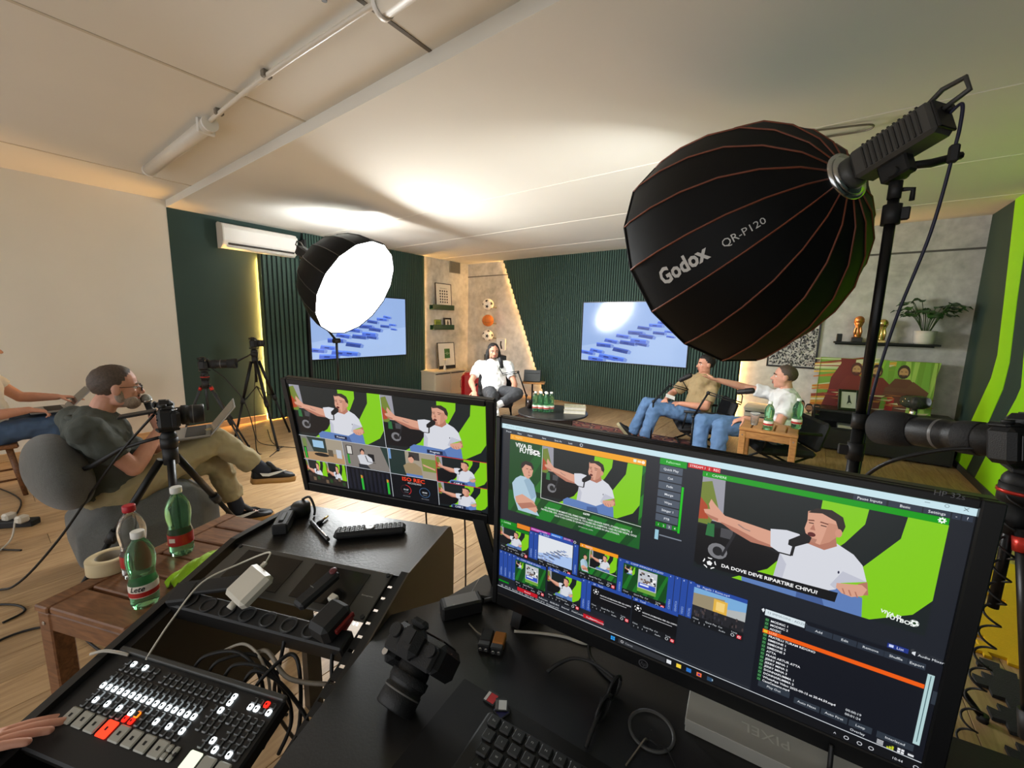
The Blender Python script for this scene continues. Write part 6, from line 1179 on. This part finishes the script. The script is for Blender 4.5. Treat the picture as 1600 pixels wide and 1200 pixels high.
def btn(s, d, mat, w=.0108, core=True, nm='button'):
    """one key: rim, dark square in the middle"""
    k = (mat.name, w)
    if k not in bm: bm[k] = MB().box((0, 0, .002), (w, w, .0045), bev=.0022).mesh('button', mat)
    o = sw.part(nm, bm[k], None); o.matrix_world = M4(L(s, d, -.001), EX, -ED, EN); o.matrix_parent_inverse = Matrix.Identity(4); o.matrix_basis = sw.inv@M4(L(s, d, -.001), EX, -ED, EN)
    if core and w < .012:
        if 'core' not in bm: bm['core'] = MB().box((0, 0, .0046), (.0034, .0034, .0007)).mesh('key_legend', m_in)
        if 'core2' not in bm: bm['core2'] = MB().box((0, 0, .00455), (.0070, .0070, .0006)).mesh('key_window', m_in)
        c = sw.part('key_legend', bm['core'] if mat in (m_on, m_on_r) else bm['core2'], None, parent=o)
for q in range(6):
    for j, d in enumerate((.3235, .3350)): btn(.055+q*.0165, d, m_on if j == 0 and q in (1, 3) else m_ring)
for q in range(16):
    s = .0535+q*.01605; btn(s, .3490, m_ring); btn(s, .3592, m_half); btn(s, .3695, m_on)
    btn(s, .3825, m_half if q % 2 else m_ring); btn(s, .3925, m_on if q in (1, 3, 5, 7, 11, 13, 15) else m_amber if q == 8 else m_ring); btn(s, .4030, m_on_r if q in (7, 8) else m_ring)
for q in range(12):
    for j, d in enumerate((.3240, .3345)): btn(.166+q*.0160, d, m_on if q == 11 else m_ring)
for q in range(4):
    for j, d in enumerate((.3205, .3310)): btn(.388+q*.0142, d, m_on_r if (q, j) == (2, 0) else m_on if (q, j) in ((0, 1), (1, 1), (3, 1)) else m_ring)
for q in range(8):
    for j, d in enumerate((.3490, .3595, .3700, .3805)):
        if q in (3,) and j > 1: continue
        btn(.320+q*.0158, d, m_on if (q, j) == (1, 0) else m_ring)
for q in range(6):
    for j, d in enumerate((.3905, .4005)): btn(.349+q*.0158, d, m_on if (q, j) in ((1, 0), (2, 1), (4, 1)) else m_ring)
for q in range(8): btn(.0533+q*.0322, .4235, m_big_r if q == 3 else m_big, .0268)
for s in (.2985, .3125):
    for d in (.4175, .4290): btn(s, d, m_big, .0110, False)
for q in range(3): btn(.353+q*.0322, .4235, m_big_w if q == 0 else m_big, .0278)
pr_ = MB()
for q in range(9): pr_.box(L(.0533+(q if q < 8 else 8.2)*.0322, .4235, .0037), (.005, .006, .0004), RC)
sw.part('key_print', pr_, m_in, world=True)
# cables behind the switcher
m_cab = M('cable_black', (20, 20, 21), .5); m_cabg = M('cable_grey', (120, 112, 100), .5); m_cabw = M('cable_white', (190, 184, 172), .45)
def cable(label, pts, r=.0035, mat=m_cab, k=7, name='cable'): return solo(name, MB().tube(pts, r, 7, spline=k), mat, label, 'cable', loc=pts[0])
for q, (s0, s1, h, dd) in enumerate(((.20, .33, -.03, .25), (.24, .36, -.06, .24), (.28, .40, -.05, .26), (.33, .44, -.07, .27), (.36, .42, -.02, .23))): cable('black cable looping behind the switcher, number %s from the left of the bundle' % ('one', 'two', 'three', 'four', 'five')[q], [L(s0, .300, -.012), L(s0+.01, .275, .0), L((s0+s1)/2, dd, h*.5+.01), L(s1, dd+.015, h), L(s1+.02, .30, -.10), L(s1+.01, .34, -.14)], .004)
cable('grey cable running from the rack opening to the switcher', [L(.27, .222, -.05), L(.33, .232, -.01), L(.40, .262, -.015), L(.445, .262, -.02), L(.49, .25, -.03), L(.505, .235, -.06)], .0045, m_cabg)
cable('pale cable hanging in the rack opening', [L(.18, .235, -.06), L(.24, .222, -.03), L(.30, .236, -.02), L(.345, .262, -.05), L(.36, .30, -.12)], .003, m_cabw)
cable('black power cable dropping from the rack power strip to the floor', [L(.345, .20, -.01), L(.35, .23, -.04), L(.34, .26, -.10), L(.33, .27, -.20), L(.34, .25, -.45), V((-.98, .55, .008))], .004)
cable('second black power cable dropping at the right of the rack opening', [L(.47, .20, -.01), L(.485, .23, -.03), L(.50, .26, -.10), L(.50, .25, -.30), V((-.80, .70, .008))], .004)
cable('short white cable end leaving the switcher on its left', [L(-.03, .335, .016), L(-.005, .325, .020), L(.02, .318, .014), L(.04, .312, .002)], .0032, m_cabw)
# ---- desk
m_desk = M('desk_black', (30, 29, 29), .38, var=.08, scale=30, bump=.05, bscale=200)
t = Thing('desk', 'black desk under the large monitor', 'desk', (.2, .4, 0)); A_, B_ = V((-.668, .640, .76)), V((-.505, .255, .76))
t.part('desktop', MB().prism([(-.652, .775), (1.02, 1.06), (1.10, .10), (-.48, -.06), (-.725, .52), (-.669, .628)], (0, 0, .76), (1, 0, 0), (0, 1, 0), (0, 0, -.028)), m_desk, world=True)
for x, y in ((-.58, .70), (.95, .98), (-.42, .02), (1.02, .16)): t.part('leg', MB().box((x, y, .366), (.05, .05, .732)), m_black, world=True)
t.part('desk_dark_sheet', MB().prism([(-.47, .50), (.25, .56), (.30, .10), (-.42, .05)], (0, 0, .7602), (1, 0, 0), (0, 1, 0), (0, 0, .0024)), M('desk_dark_sheet', (14, 14, 15), .8, var=.05), world=True, label='thin black sheet on the desk')  # thin dark sheet covering part of the desktop
Zd = .76; Zm = .7626
kb = Thing('keyboard', 'black compact keyboard on the desk', 'keyboard', mat=Matrix.Translation((-.381, .468, Zm))@Matrix.Rotation(.125, 4, 'Z')); kb.part('body', MB().box((.17, -.062, .008), (.345, .130, .016), bev=.005), m_rub); keym = None
kk = Ink(); lay = (('Esc', 'F1', 'F2', 'F3', 'F4', 'F5', 'F6', 'F7', 'F8', 'F9', 'F10', 'F11', 'F12', 'Canc'), tuple('\\1234567890\'i'), tuple('QWERTYUIOPe+'), tuple('ASDFGHJKLoau'), tuple('<ZXCVBNM,.-'))
for j, row in enumerate(lay):
    for i, ch in enumerate(row):
        x = .018+i*.0238+j*.005; y = -.014-j*.0235; o = kb.part('key', keym or MB().box((0, 0, 0), (.0195, .019, .006), bev=.002), m_in if False else M('keycap', (26, 26, 27), .5, var=.03)); keym = keym or o.data; o.location = (x, y, .018); kk.text(ch, x*1000, -y*1000+1.5, 3.2, (178, 178, 176), 'c')
kb.part('key_print', kk.mesh('key_print', (0, 0, .0212), (1, 0, 0), (0, -1, 0), .001, m_print, dz=1e-7), None, label='grey key lettering')
# 9 V batteries
for q, (x, y, lb, body) in enumerate(((-.495, .594, 'black nine-volt battery standing on the desk, left of the copper one', (34, 34, 36)), (-.469, .604, 'copper and black nine-volt battery on the desk', (176, 112, 50)))):
    Rb = Matrix.Rotation(.45, 3, 'Z'); t = Thing('battery', lb, 'battery', (x, y, Zd)); c = V((x, y, Zd-.0045)); t.part('case', MB().box(c+V((0, 0, .013))+Rb@V((0, .006, 0)), (.0255, .034, .017), Rb, .0025), M('battery_case%d' % q, body, .3, metal=.4, var=.05), world=True); t.part('end', MB().box(c+V((0, 0, .013))+Rb@V((0, -.018, 0)), (.0255, .014, .017), Rb, .002), m_rub, world=True)
    for s in (-1, 1): t.part('terminal', MB().cyl(c+V((0, 0, .013))+Rb@V((s*.006, -.025, 0)), c+V((0, 0, .013))+Rb@V((s*.006, -.029, 0)), .0035, n=8), m_chrome, world=True)
# memory cards
for q, (x, y, a_, c1, c2, lb) in enumerate(((-.402, .500, .10, (190, 40, 46), (206, 200, 196), 'red and white memory card on the desk'), (-.378, .498, .6, (200, 200, 198), (96, 92, 90), 'grey and white memory card on the desk right of the red one'), (-.371, .491, -.3, (50, 48, 104), (90, 88, 130), 'dark blue memory card half under the grey one'))):
    Rb = Matrix.Rotation(a_, 3, 'Z'); z = Zm+(.003 if q == 1 else 0); t = Thing('memory_card', lb, 'memory card', (x, y, z)); t.part('card', MB().prism([(-.011, -.012), (.011, -.012), (.011, .008), (.007, .012), (-.011, .012)], (x, y, z), Rb@V((1, 0, 0)), Rb@V((0, 1, 0)), (0, 0, .0021)), M('card_body', (40, 40, 42), .5), world=True); p_ = t.part('sticker', MB().box(V((x, y, z+.0022))+Rb@V((.002, -.001, 0)), (.014, .018, .0004), Rb), M('sticker%d' % q, c1, .4), world=True); t.part('sticker_band', MB().box(V((x, y, z+.0022))+Rb@V((-.0085, -.001, 0)), (.005, .018, .0005), Rb), M('sticker_b%d' % q, c2, .4), world=True)
# spectacles on the desk
t = Thing('eyeglasses', 'black folding glasses lying open on the desk in front of the large monitor', 'glasses', (-.25, .60, Zd)); G_ = lambda x, y, z=0: V((x, y, Zd+z))
t.part('temple', MB().tube([G_(-.350, .607, .006), G_(-.338, .628, .016), G_(-.315, .652, .024), G_(-.28, .662, .026), G_(-.232, .652, .030)], [.0035, .004, .003, .003, .0035], 8, spline=5), m_rub, world=True)
t.part('temple', MB().tube([G_(-.225, .522, .008), G_(-.226, .545, .018), G_(-.228, .58, .026), G_(-.234, .60, .030)], [.0035, .004, .003, .0035], 8, spline=5), m_rub, world=True)
for c_ in ((-.2265, .640), (-.226, .590)):
    t.part('rim', MB().tube([G_(c_[0]+.003*cos(q), c_[1]+.024*cos(q), .022+.019*sin(q)) for q in [2*pi*i/18 for i in range(19)]], .0026, 7), m_rub, world=True); t.part('lens', MB().ell(G_(c_[0], c_[1], .022), ((.001, 0, 0), (0, .022, 0), (0, 0, .017)), 16, 8), M('lens_glass', (60, 60, 62), .05, trans=.8), world=True)
t.part('bridge', MB().tube([G_(-.226, .617, .028), G_(-.222, .615, .031), G_(-.226, .612, .028)], .0022, 6), m_rub, world=True)
t = Thing('cable_grommet', 'round black cable grommet with a grey rim in the desk', 'grommet', (-.152, .622, Zd)); t.part('rim', MB().lathe([(.038, 0), (.0385, .003), (.034, .004), (.033, .001)], (-.152, .622, Zd), n=36), M('grommet_grey', (74, 74, 74), .45), world=True); t.part('insert', MB().lathe([(.033, .0015), (.001, .002)], (-.152, .622, Zd), n=32, cap=False), m_rub, world=True); t.part('opening', MB().box((-.150, .598, Zd+.002), (.026, .018, .001), Matrix.Rotation(.3, 3, 'Z'), .0004), m_in, world=True)
cable('thin grey cable coming out of the desk grommet', [(-.150, .598, Zd+.004), (-.146, .595, Zd+.012), (-.135, .596, Zd+.010), (-.118, .60, Zd+.006), (-.09, .57, Zd+.004)], .0013, m_cab); cable('second thin grey cable coming out of the desk grommet', [(-.152, .600, Zd+.004), (-.154, .592, Zd+.010), (-.160, .570, Zd+.004), (-.165, .54, Zd+.004)], .0013, m_cabg)
# grey product box under the monitor, its name upside down
t = Thing('product_box', 'pale grey product box lying under the large monitor', 'box', (.05, .74, Zd)); Rb = Matrix.Rotation(.112, 3, 'Z'); o = V((-.107, .657, Zd)); w_ = .34; m_gbox = M('box_grey', (150, 148, 141), .6, var=.03)
t.part('body', MB().box(o+Rb@V((w_/2, .08, .012)), (w_, .16, .023), Rb, .001), m_gbox, world=True); t.part('lid', MB().box(o+Rb@V((w_/2, .08, .0185)), (w_+.002, .162, .013), Rb, .001), m_gbox, world=True)
k = Ink(); k.text('PIXEL', 0, 0, 17, (176, 174, 167), sx=1.15); t.part('lettering', k.mesh('lettering', o+Rb@V((.150, .044, .0253)), Rb@V((-1, 0, 0)), Rb@V((0, 1, 0)), .001, m_print, dz=2e-5, inv=t.inv), None, label='embossed lettering, upside down')
# power adapter, cables on the desk
t = Thing('power_adapter', 'black power brick at the far left corner of the desk', 'charger', (-.60, .645, Zd)); Rb = Matrix.Rotation(1.0, 3, 'Z'); t.part('brick', MB().box((-.602, .628, Zd+.018), (.095, .042, .034), Rb, .004), m_rub, world=True); t.part('sticker', MB().box((-.602, .628, Zd+.0355), (.075, .034, .0006), Rb), M('brick_sticker', (92, 92, 92), .4), world=True); t.part('strain_relief', MB().cyl((-.570, .675, Zd+.018), (-.555, .697, Zd+.018), .005, n=8), m_rub, world=True)
cable('thin white cable from the black power brick across the desk', [(-.560, .610, Zd+.004), (-.525, .600, Zd+.006), (-.500, .605, Zd+.004)], .0016, m_cabg)
cable('white cable lying behind the batteries towards the large monitor', [(-.466, .655, Zd+.003), (-.42, .685, Zd+.003), (-.37, .71, Zd+.003), (-.325, .722, Zd+.003), (-.29, .76, Zd+.003)], .0030, m_cabw); cable('black cable hanging from the large monitor to the glasses', [(-.318, .724, Zd+.05), (-.315, .715, Zd+.02), (-.30, .695, Zd+.005), (-.27, .678, Zd+.004), (-.24, .668, Zd+.004)], .0035); cable('black cable at the right lower corner across the grey box', [(.085, .715, Zd+.06), (.085, .70, Zd+.034), (.082, .68, Zd+.030), (.08, .63, Zd+.006)], .0035)
for q, x in enumerate((-.925, -.80)): cable(('thin black cable hanging below the smaller monitor, the left one', 'thin black cable hanging below the smaller monitor, the right one')[q], [(x, .70+q*.05, 1.0), (x-.09, .87+q*.06, .88), (x-.10, .90+q*.06, .5), (x-.09, .92, .006)], .003)
"""cameras"""
m_cam = M('camera_black', (22, 22, 23), .5, var=.06, bump=.2, bscale=400); m_camr = M('camera_rubber', (28, 28, 29), .75, bump=.4, bscale=300); m_glass = M('lens_front', (16, 16, 22), .05, coat=1.0, var=0)
def camera_body(label, o, f, s=1.0, lens=.09, lr=.036, hood=None, screen=None, up=V((0, 0, 1)), kind='dslr'):
    """o = bottom centre of the body, f = where the lens looks"""
    f = V(f).normalized(); r = f.cross(up).normalized(); u = r.cross(f); o = V(o); t = Thing('camera', label, 'camera', mat=M4(o, r, f, u)@Matrix.Scale(s, 4)); z0 = .0
    t.part('body', MB().box((0, 0, .042), (.125, .050, .078), bev=.010).box((0, -.002, .092), (.050, .052, .034), bev=.012).box((0, .006, .084), (.115, .040, .012), bev=.005), m_cam); t.part('grip', MB().box((.052, .026, .038), (.028, .036, .072), bev=.012), m_camr); t.part('hot_shoe', MB().box((0, -.008, .110), (.022, .022, .003)), m_rub)
    t.part('mode_dial', MB().cyl((.042, -.006, .088), (.042, -.006, .099), .012, n=20), m_cam); t.part('dial', MB().cyl((-.045, -.004, .088), (-.045, -.004, .096), .010, n=20), m_cam); t.part('shutter_button', MB().cyl((.052, .030, .076), (.052, .030, .080), .006, n=14), m_chrome); t.part('eyecup', MB().box((0, -.032, .095), (.034, .014, .024), bev=.006), m_camr)
    t.part('rear_display', MB().box((-.008, -.0265, .040), (.075, .004, .052), bev=.001), m_scr_off)
    bt = MB()
    for q in range(4): bt.cyl((.046+.006*(q % 2), -.025, .03+.012*q), (.046+.006*(q % 2), -.0275, .03+.012*q), .0035, n=8)
    t.part('rear_buttons', bt, m_camr)
    y = .024; pf = [(lr*.85, 0), (lr*.9, .008), (lr*.9, .016), (lr, .022), (lr, lens*.45), (lr*.96, lens*.47), (lr*.96, lens*.52), (lr*1.02, lens*.55), (lr*1.02, lens*.97), (lr*.95, lens), (lr*.80, lens), (lr*.78, lens-.012)]
    l = t.part('lens', MB().lathe(pf, (0, y, .044), (0, 1, 0), 32, cap=False), m_cam); t.part('front_glass', MB().ell((0, y+lens-.014, .044), ((lr*.78, 0, 0), (0, .006, 0), (0, 0, lr*.78)), 20, 8), m_glass, parent=l); t.part('zoom_ring', MB().lathe([(lr*1.03, lens*.22), (lr*1.06, lens*.23), (lr*1.06, lens*.40), (lr*1.03, lens*.41)], (0, y, .044), (0, 1, 0), 36, cap=False), m_camr, parent=l)
    t.part('lens_mark', MB().lathe([(lr*1.03, lens*.60), (lr*1.035, lens*.61), (lr*1.035, lens*.625), (lr*1.03, lens*.635)], (0, y, .044), (0, 1, 0), 36, cap=False), M('lens_band', (96, 94, 92), .4), parent=l)
    if hood: t.part('lens_hood', MB().lathe([(lr*1.04, lens*.9), (lr*1.06, lens*.9), (hood[0], lens+.02), (hood[0]*1.04, lens+hood[1]), (hood[0]*1.0, lens+hood[1]), (hood[0]*.95, lens+.02), (lr, lens*.92)], (0, y, .044), (0, 1, 0), 36, cap=False), m_camr)
    if screen: t.part('flip_screen', MB().box((screen[0], -.085, .062), (.062, .11, .009), Matrix.Rotation(screen[1], 3, 'X'), .003), m_cam); t.part('screen_hinge', MB().box((screen[0], -.028, .06), (.02, .02, .012), bev=.003), m_camr)
    return t
def tripod(label, top, feet, zs=.7, accent=None, r=.013, handle=None, column=.0, tube_mat=None):
    """photo tripod: head, column, three telescopic legs with feet; top = camera plate"""
    top = V(top); ap = V((top.x, top.y, top.z-.15)); tm = tube_mat or m_blackm; t = Thing('tripod', label, 'tripod', (top.x, top.y, 0))
    t.part('plate', MB().box(top-V((0, 0, .008)), (.06, .085, .014), bev=.003), m_black, world=True); t.part('head', MB().sph(top-V((0, 0, .045)), .034, 16, 12).cyl(top-V((0, 0, .10)), top-V((0, 0, .05)), .036, n=18), m_black, world=True)
    if accent:
        t.part('accent_ring', MB().cyl(top-V((0, 0, .105)), top-V((0, 0, .09)), .030, n=18).cyl(top-V((0, 0, .075)), top-V((0, 0, .066)), .039, n=18), accent, world=True, label='coloured collar')
        t.part('knob', MB().cyl(top-V((-.03, 0, .05)), top-V((-.065, 0, .05)), .014, n=12), m_black, world=True)
    t.part('spider', MB().cyl(ap-V((0, 0, .035)), ap+V((0, 0, .05)), .032, n=18), accent if accent and False else m_black, world=True); t.part('centre_column', MB().cyl(ap+V((0, 0, .05)), ap-V((0, 0, .26)), .012, n=12), tm, world=True)
    for q, f in enumerate(feet):
        f = V((*f, .012)); d = (f-ap); o = ap+V((d.x, d.y, 0)).normalized()*.04-V((0, 0, .01)); a, b = o.lerp(f, .48), o.lerp(f, .52); l = t.part('leg', MB().cyl(o, a, r, n=12).cyl(a, f, r*.74, n=12), tm, world=True)
        t.part('leg_lock', MB().cyl(o.lerp(f, .46), o.lerp(f, .53), r*1.35, n=12).box(o.lerp(f, .5)+V((.016, 0, 0)), (.018, .014, .03), bev=.004), m_black, world=True, parent=l); t.part('rubber_foot', MB().sph(f, .016, 10, 8), m_rub, world=True, parent=l)
        if accent: t.part('accent_band', MB().cyl(o.lerp(f, .02), o.lerp(f, .06), r*1.25, n=12), accent, world=True, parent=l)
        if column: t.part('spreader', MB().tube([ap-V((0, 0, .05+column*(ap.z-.2))), o.lerp(f, .52)], .006, 6), m_black, world=True)
    if handle: t.part('pan_handle', MB().tube(handle, [.008, .008, .010, .013, .012], 8), m_black, world=True)
    return t
camera_body('dark camera with a flip-out screen on the tripod beside the man in polo', (-2.525, .54, .895), (.27, .96, 0), 1.25, .095, .037, screen=(-.012, .12))
tripod('black tripod in front of the man in polo', (-2.525, .54, .893), ((-2.97, .985), (-2.72, .12), (-2.13, .44)), r=.017, handle=[V((-2.55, .51, .845)), V((-2.60, .46, .825)), V((-2.68, .39, .79)), V((-2.80, .30, .70)), V((-2.885, .23, .657))])
camera_body('camera with a long lens on the red-collared tripod by the green wall', (-4.83, 1.36, .925), (.55, .83, .03), 1.15, .17, .036, hood=(.042, .05)); m_redan = M('red_anodised', (190, 50, 40), .3, metal=.5)
tripod('slim tripod with red collars by the green wall', (-4.83, 1.36, .923), ((-4.52, 1.60), (-5.10, 1.12), (-4.98, 1.75)), accent=m_redan, r=.013, tube_mat=M('tripod_grey', (52, 54, 56), .4, metal=.4))
camera_body('small camera on the tallest tripod in front of the wide-ribbed panel', (-5.28, 1.99, 1.10), (.55, .83, .02), 1.1, .075, .034)
tripod('tall black video tripod in front of the wide-ribbed panel', (-5.28, 1.99, 1.098), ((-4.60, 1.90), (-5.28, 2.33), (-5.30, 1.72)), r=.017, column=.35, handle=[V((-5.29, 1.97, 1.03)), V((-5.33, 1.94, 1.00)), V((-5.38, 1.90, .97)), V((-5.42, 1.86, .94)), V((-5.44, 1.84, .925))])
rc = V((.475, 1.625, 1.10)); fr_ = (V((.235, 1.90, 1.05))-rc).normalized()
camera_body('camera with a big telephoto lens at the right edge', rc, fr_, 1.25, .205, .037, hood=(.047, .075))
tripod('black tripod with red collars at the right edge beside the large monitor', rc-V((0, 0, .002)), ((.58, 1.36), (.92, 1.84), (.25, 2.03)), accent=m_redan, r=.019)
camera_body('black mirrorless camera lying on the desk beside the console', (-.522, .470, Zm+.035), (.05, -.55, -.42), 1.0, .07, .034, up=V((0, -.35, .9)))
cable('black camera cable running diagonally from the camera down to the floor at left', [(-2.56, .50, .96), (-2.66, .40, .80), (-2.80, .29, .58), (-2.98, .16, .30), (-3.17, .02, .06), (-3.30, -.07, .006), (-3.6, -.3, .006)], .006)
cable('black cable hanging from the long-lens camera by the green wall', [(-4.80, 1.42, .93), (-4.70, 1.50, .82), (-4.62, 1.62, .58), (-4.60, 1.68, .25), (-4.62, 1.72, .008), (-4.7, 2.0, .008)], .005); cable('thin cable hanging from the small camera on the tallest tripod', [(-5.30, 1.97, 1.10), (-5.33, 2.0, .8), (-5.36, 1.98, .45), (-5.30, 1.95, .1), (-5.1, 1.9, .008), (-4.8, 1.95, .008), (-4.3, 2.2, .008)], .004)
cable('black cable across the floor behind the tripods', [(-4.45, 1.75, .006), (-4.7, 1.95, .006), (-5.0, 2.0, .006), (-5.6, 2.2, .006)], .004)
cable('thick black cable curving from the right-hand camera', [(.44, 1.66, 1.13), (.34, 1.68, 1.10), (.24, 1.70, 1.04), (.19, 1.74, .97), (.18, 1.80, .90)], .006)
hp = h2+S2n*.04; pts = [h2-S2n*.01-x2*.0+V((.01, 0, 0)), h2-S2n*.05, h2-S2n*.055+V((0, 0, -.06)), h2-S2n*.05+V((0, 0, -.14))]
e0 = V(pts[-1]); cable('dark blue power cable hanging from the large lamp head to the floor', pts+[e0+V((-.02, .02, -.25)), e0+V((-.07, .05, -.55)), e0+V((-.10, .07, -.85)), e0+V((-.10, .12, -1.2)), (e0.x-.12, e0.y+.2, .3), (e0.x-.2, e0.y+.5, .008)], .0052, M('cable_navy', (34, 34, 58), .45)); solo('cable_ferrite', MB().box(e0+V((0, 0, -.01)), (.026, .026, .055), bev=.005), m_rub, 'black ferrite block on the cable of the large lamp', 'cable clip')
# foam floor mats
def puzzle(x0, y0, s, n=6, tooth=.035):
    P_ = [(0, 0)]
    for k in range(n): P_ += [((k+.25)*s/n, 0), ((k+.18)*s/n, -tooth*(1 if k % 2 else -1)), ((k+.82)*s/n, -tooth*(1 if k % 2 else -1)), ((k+.75)*s/n, 0)]
    P_.append((s, 0)); e = []
    for a in range(4):
        for x, y in P_[:-1]: X, Y = x-s/2, y-s/2; c_, s_ = cos(a*pi/2), sin(a*pi/2); e.append((x0+s/2+X*c_-Y*s_, y0+s/2+X*s_+Y*c_))
    return e
m_foam_y = M('foam_yellow', (222, 178, 20), .85, var=.04, scale=60, bump=.4, bscale=200); m_foam_k = M('foam_dark', (44, 44, 44), .9, var=.05, scale=60, bump=.4, bscale=200)
for q, (x, y, m, lb) in enumerate(((.72, 1.95, m_foam_k, 'dark grey puzzle foam mat nearest the desk on the right'), (.76, 2.58, m_foam_y, 'yellow puzzle foam mat beside the right wall, nearer one'), (.86, 3.21, m_foam_y, 'yellow puzzle foam mat beside the right wall, farther one'))): solo('foam_mat', MB().prism(puzzle(x, y, .56), (0, 0, .001), (1, 0, 0), (0, 1, 0), (0, 0, .014)), m, lb, 'foam mat')
cable('coiled black cord hanging beside the right-hand tripod', [(.47+.018*cos(q*.8), 1.60+.018*sin(q*.8), 1.05-q*.0085) for q in range(110)], .003, k=2)
# floor things at left
t = Thing('power_strip', 'black power strip on the floor left of the armchair', 'power strip', (-4.35, -.02, 0)); Rb = Matrix.Rotation(.5, 3, 'Z'); t.part('body', MB().box((-4.3, -.02, .022), (.07, .42, .044), Rb@Matrix.Rotation(-1.2, 3, 'Z'), .006), m_rub, world=True)
for q in range(2): t.part('plug', MB().box((-4.28+q*.12, .03+q*.05, .065), (.05, .06, .05), Rb, .01), m_chg, world=True, label='white plug')
for q, pts in enumerate(([(-4.5, -.1, .006), (-4.2, -.2, .006), (-3.9, -.05, .006), (-3.75, .05, .006)], [(-5.9, -.2, .006), (-5.3, .0, .006), (-4.8, .1, .006), (-4.4, .05, .006)], [(-4.2, .05, .05), (-3.95, .02, .02), (-3.8, -.05, .006), (-3.7, -.12, .006)], [(-2.6, -.25, .006), (-2.75, -.05, .006), (-2.65, .12, .006), (-2.3, .2, .006), (-1.8, .35, .006), (-1.4, .55, .006)], [(-3.3, -.3, .006), (-3.1, -.05, .006), (-2.95, .02, .006), (-2.9, -.05, .006)])): cable(('black floor cable in front of the power strip', 'black floor cable running along the left wall', 'white floor cable hooked over the power strip', 'thin black floor cable curling under the dark wooden table', 'black cable end on the floor left of the dark wooden table')[q], pts, .005, m_cabw if q == 2 else m_cab)
# tape and cloth on the dark table
t = Thing('tape_roll', 'roll of cream masking tape on the dark wooden table', 'tape', (-1.995, .215, .52)); m_tape = M('masking_tape', (196, 178, 140), .7, var=.03); t.part('tape', MB().lathe([(.040, 0), (.066, 0), (.0665, .003), (.0665, .045), (.066, .048), (.040, .048), (.040, 0)], (-1.985, .222, .52), n=40, cap=False), m_tape, world=True); t.part('core', MB().lathe([(.0385, .001), (.0402, .001), (.0402, .047), (.0385, .047), (.0385, .001)], (-1.985, .222, .52), n=36, cap=False), M('tape_core', (150, 140, 124), .8), world=True)
m_cloth = M('lime_cloth', (170, 216, 40), .9, var=.08, scale=30, bump=.4, bscale=200, sheen=.4); c0, c1 = V((-1.665, .325, .525)), V((-1.79, .515, .525)); ax_ = (c1-c0); sd = V((0, 0, 1)).cross(ax_.normalized()); rows = []
for i in range(15):
    q = i/14; w = .030*(1-.45*q)+.012*sin(q*5); rows.append([c0+ax_*q+sd*(w*j)+V((0, 0, .008+.030*sin(pi*min(1, q*1.1))*(1-abs(j))+.014*sin(j*7+q*6))) for j in (-1, -.75, -.5, -.25, 0, .25, .5, .75, 1)])
b = MB().loft(rows, False, True, False); b.loft([[p-V((0, 0, .0035)) for p in r_][::-1] for r_ in rows], False, True, False); solo('cleaning_cloth', b, m_cloth, 'crumpled lime green cloth on the dark wooden table beside the console', 'cloth', loc=(-1.72, .42, .52))
# ---- the operator's hand on the switcher
b = MB(); dv = (L(.074, .412, .012)-L(-.066, .560, .05)).normalized()
hand(b, L(-.066, .560, .050), dv, -EN+dv*.05+EX*.75, s=1.05, thumb=1, curl=(.06, .10, .10), spread=.03, fr=.0084, thumb_open=.52); b.cone2(L(-.066, .560, .050)-dv*.01, L(-.19, .665, .07), .026, .038, 16)
t = Thing('hand', 'hand of a person outside the picture resting on the switcher, lower left', 'hand', L(-.04, .52, .03)); me = remesh(b, 'skin_surface', m_skin, .0019, 3); me.transform(t.inv); t.part('skin_surface', me, None)
t.part('cuff', MB().cone2(L(-.165, .645, .068), L(-.205, .683, .072), .043, .046, 20, flat=True), m_polo, world=True)
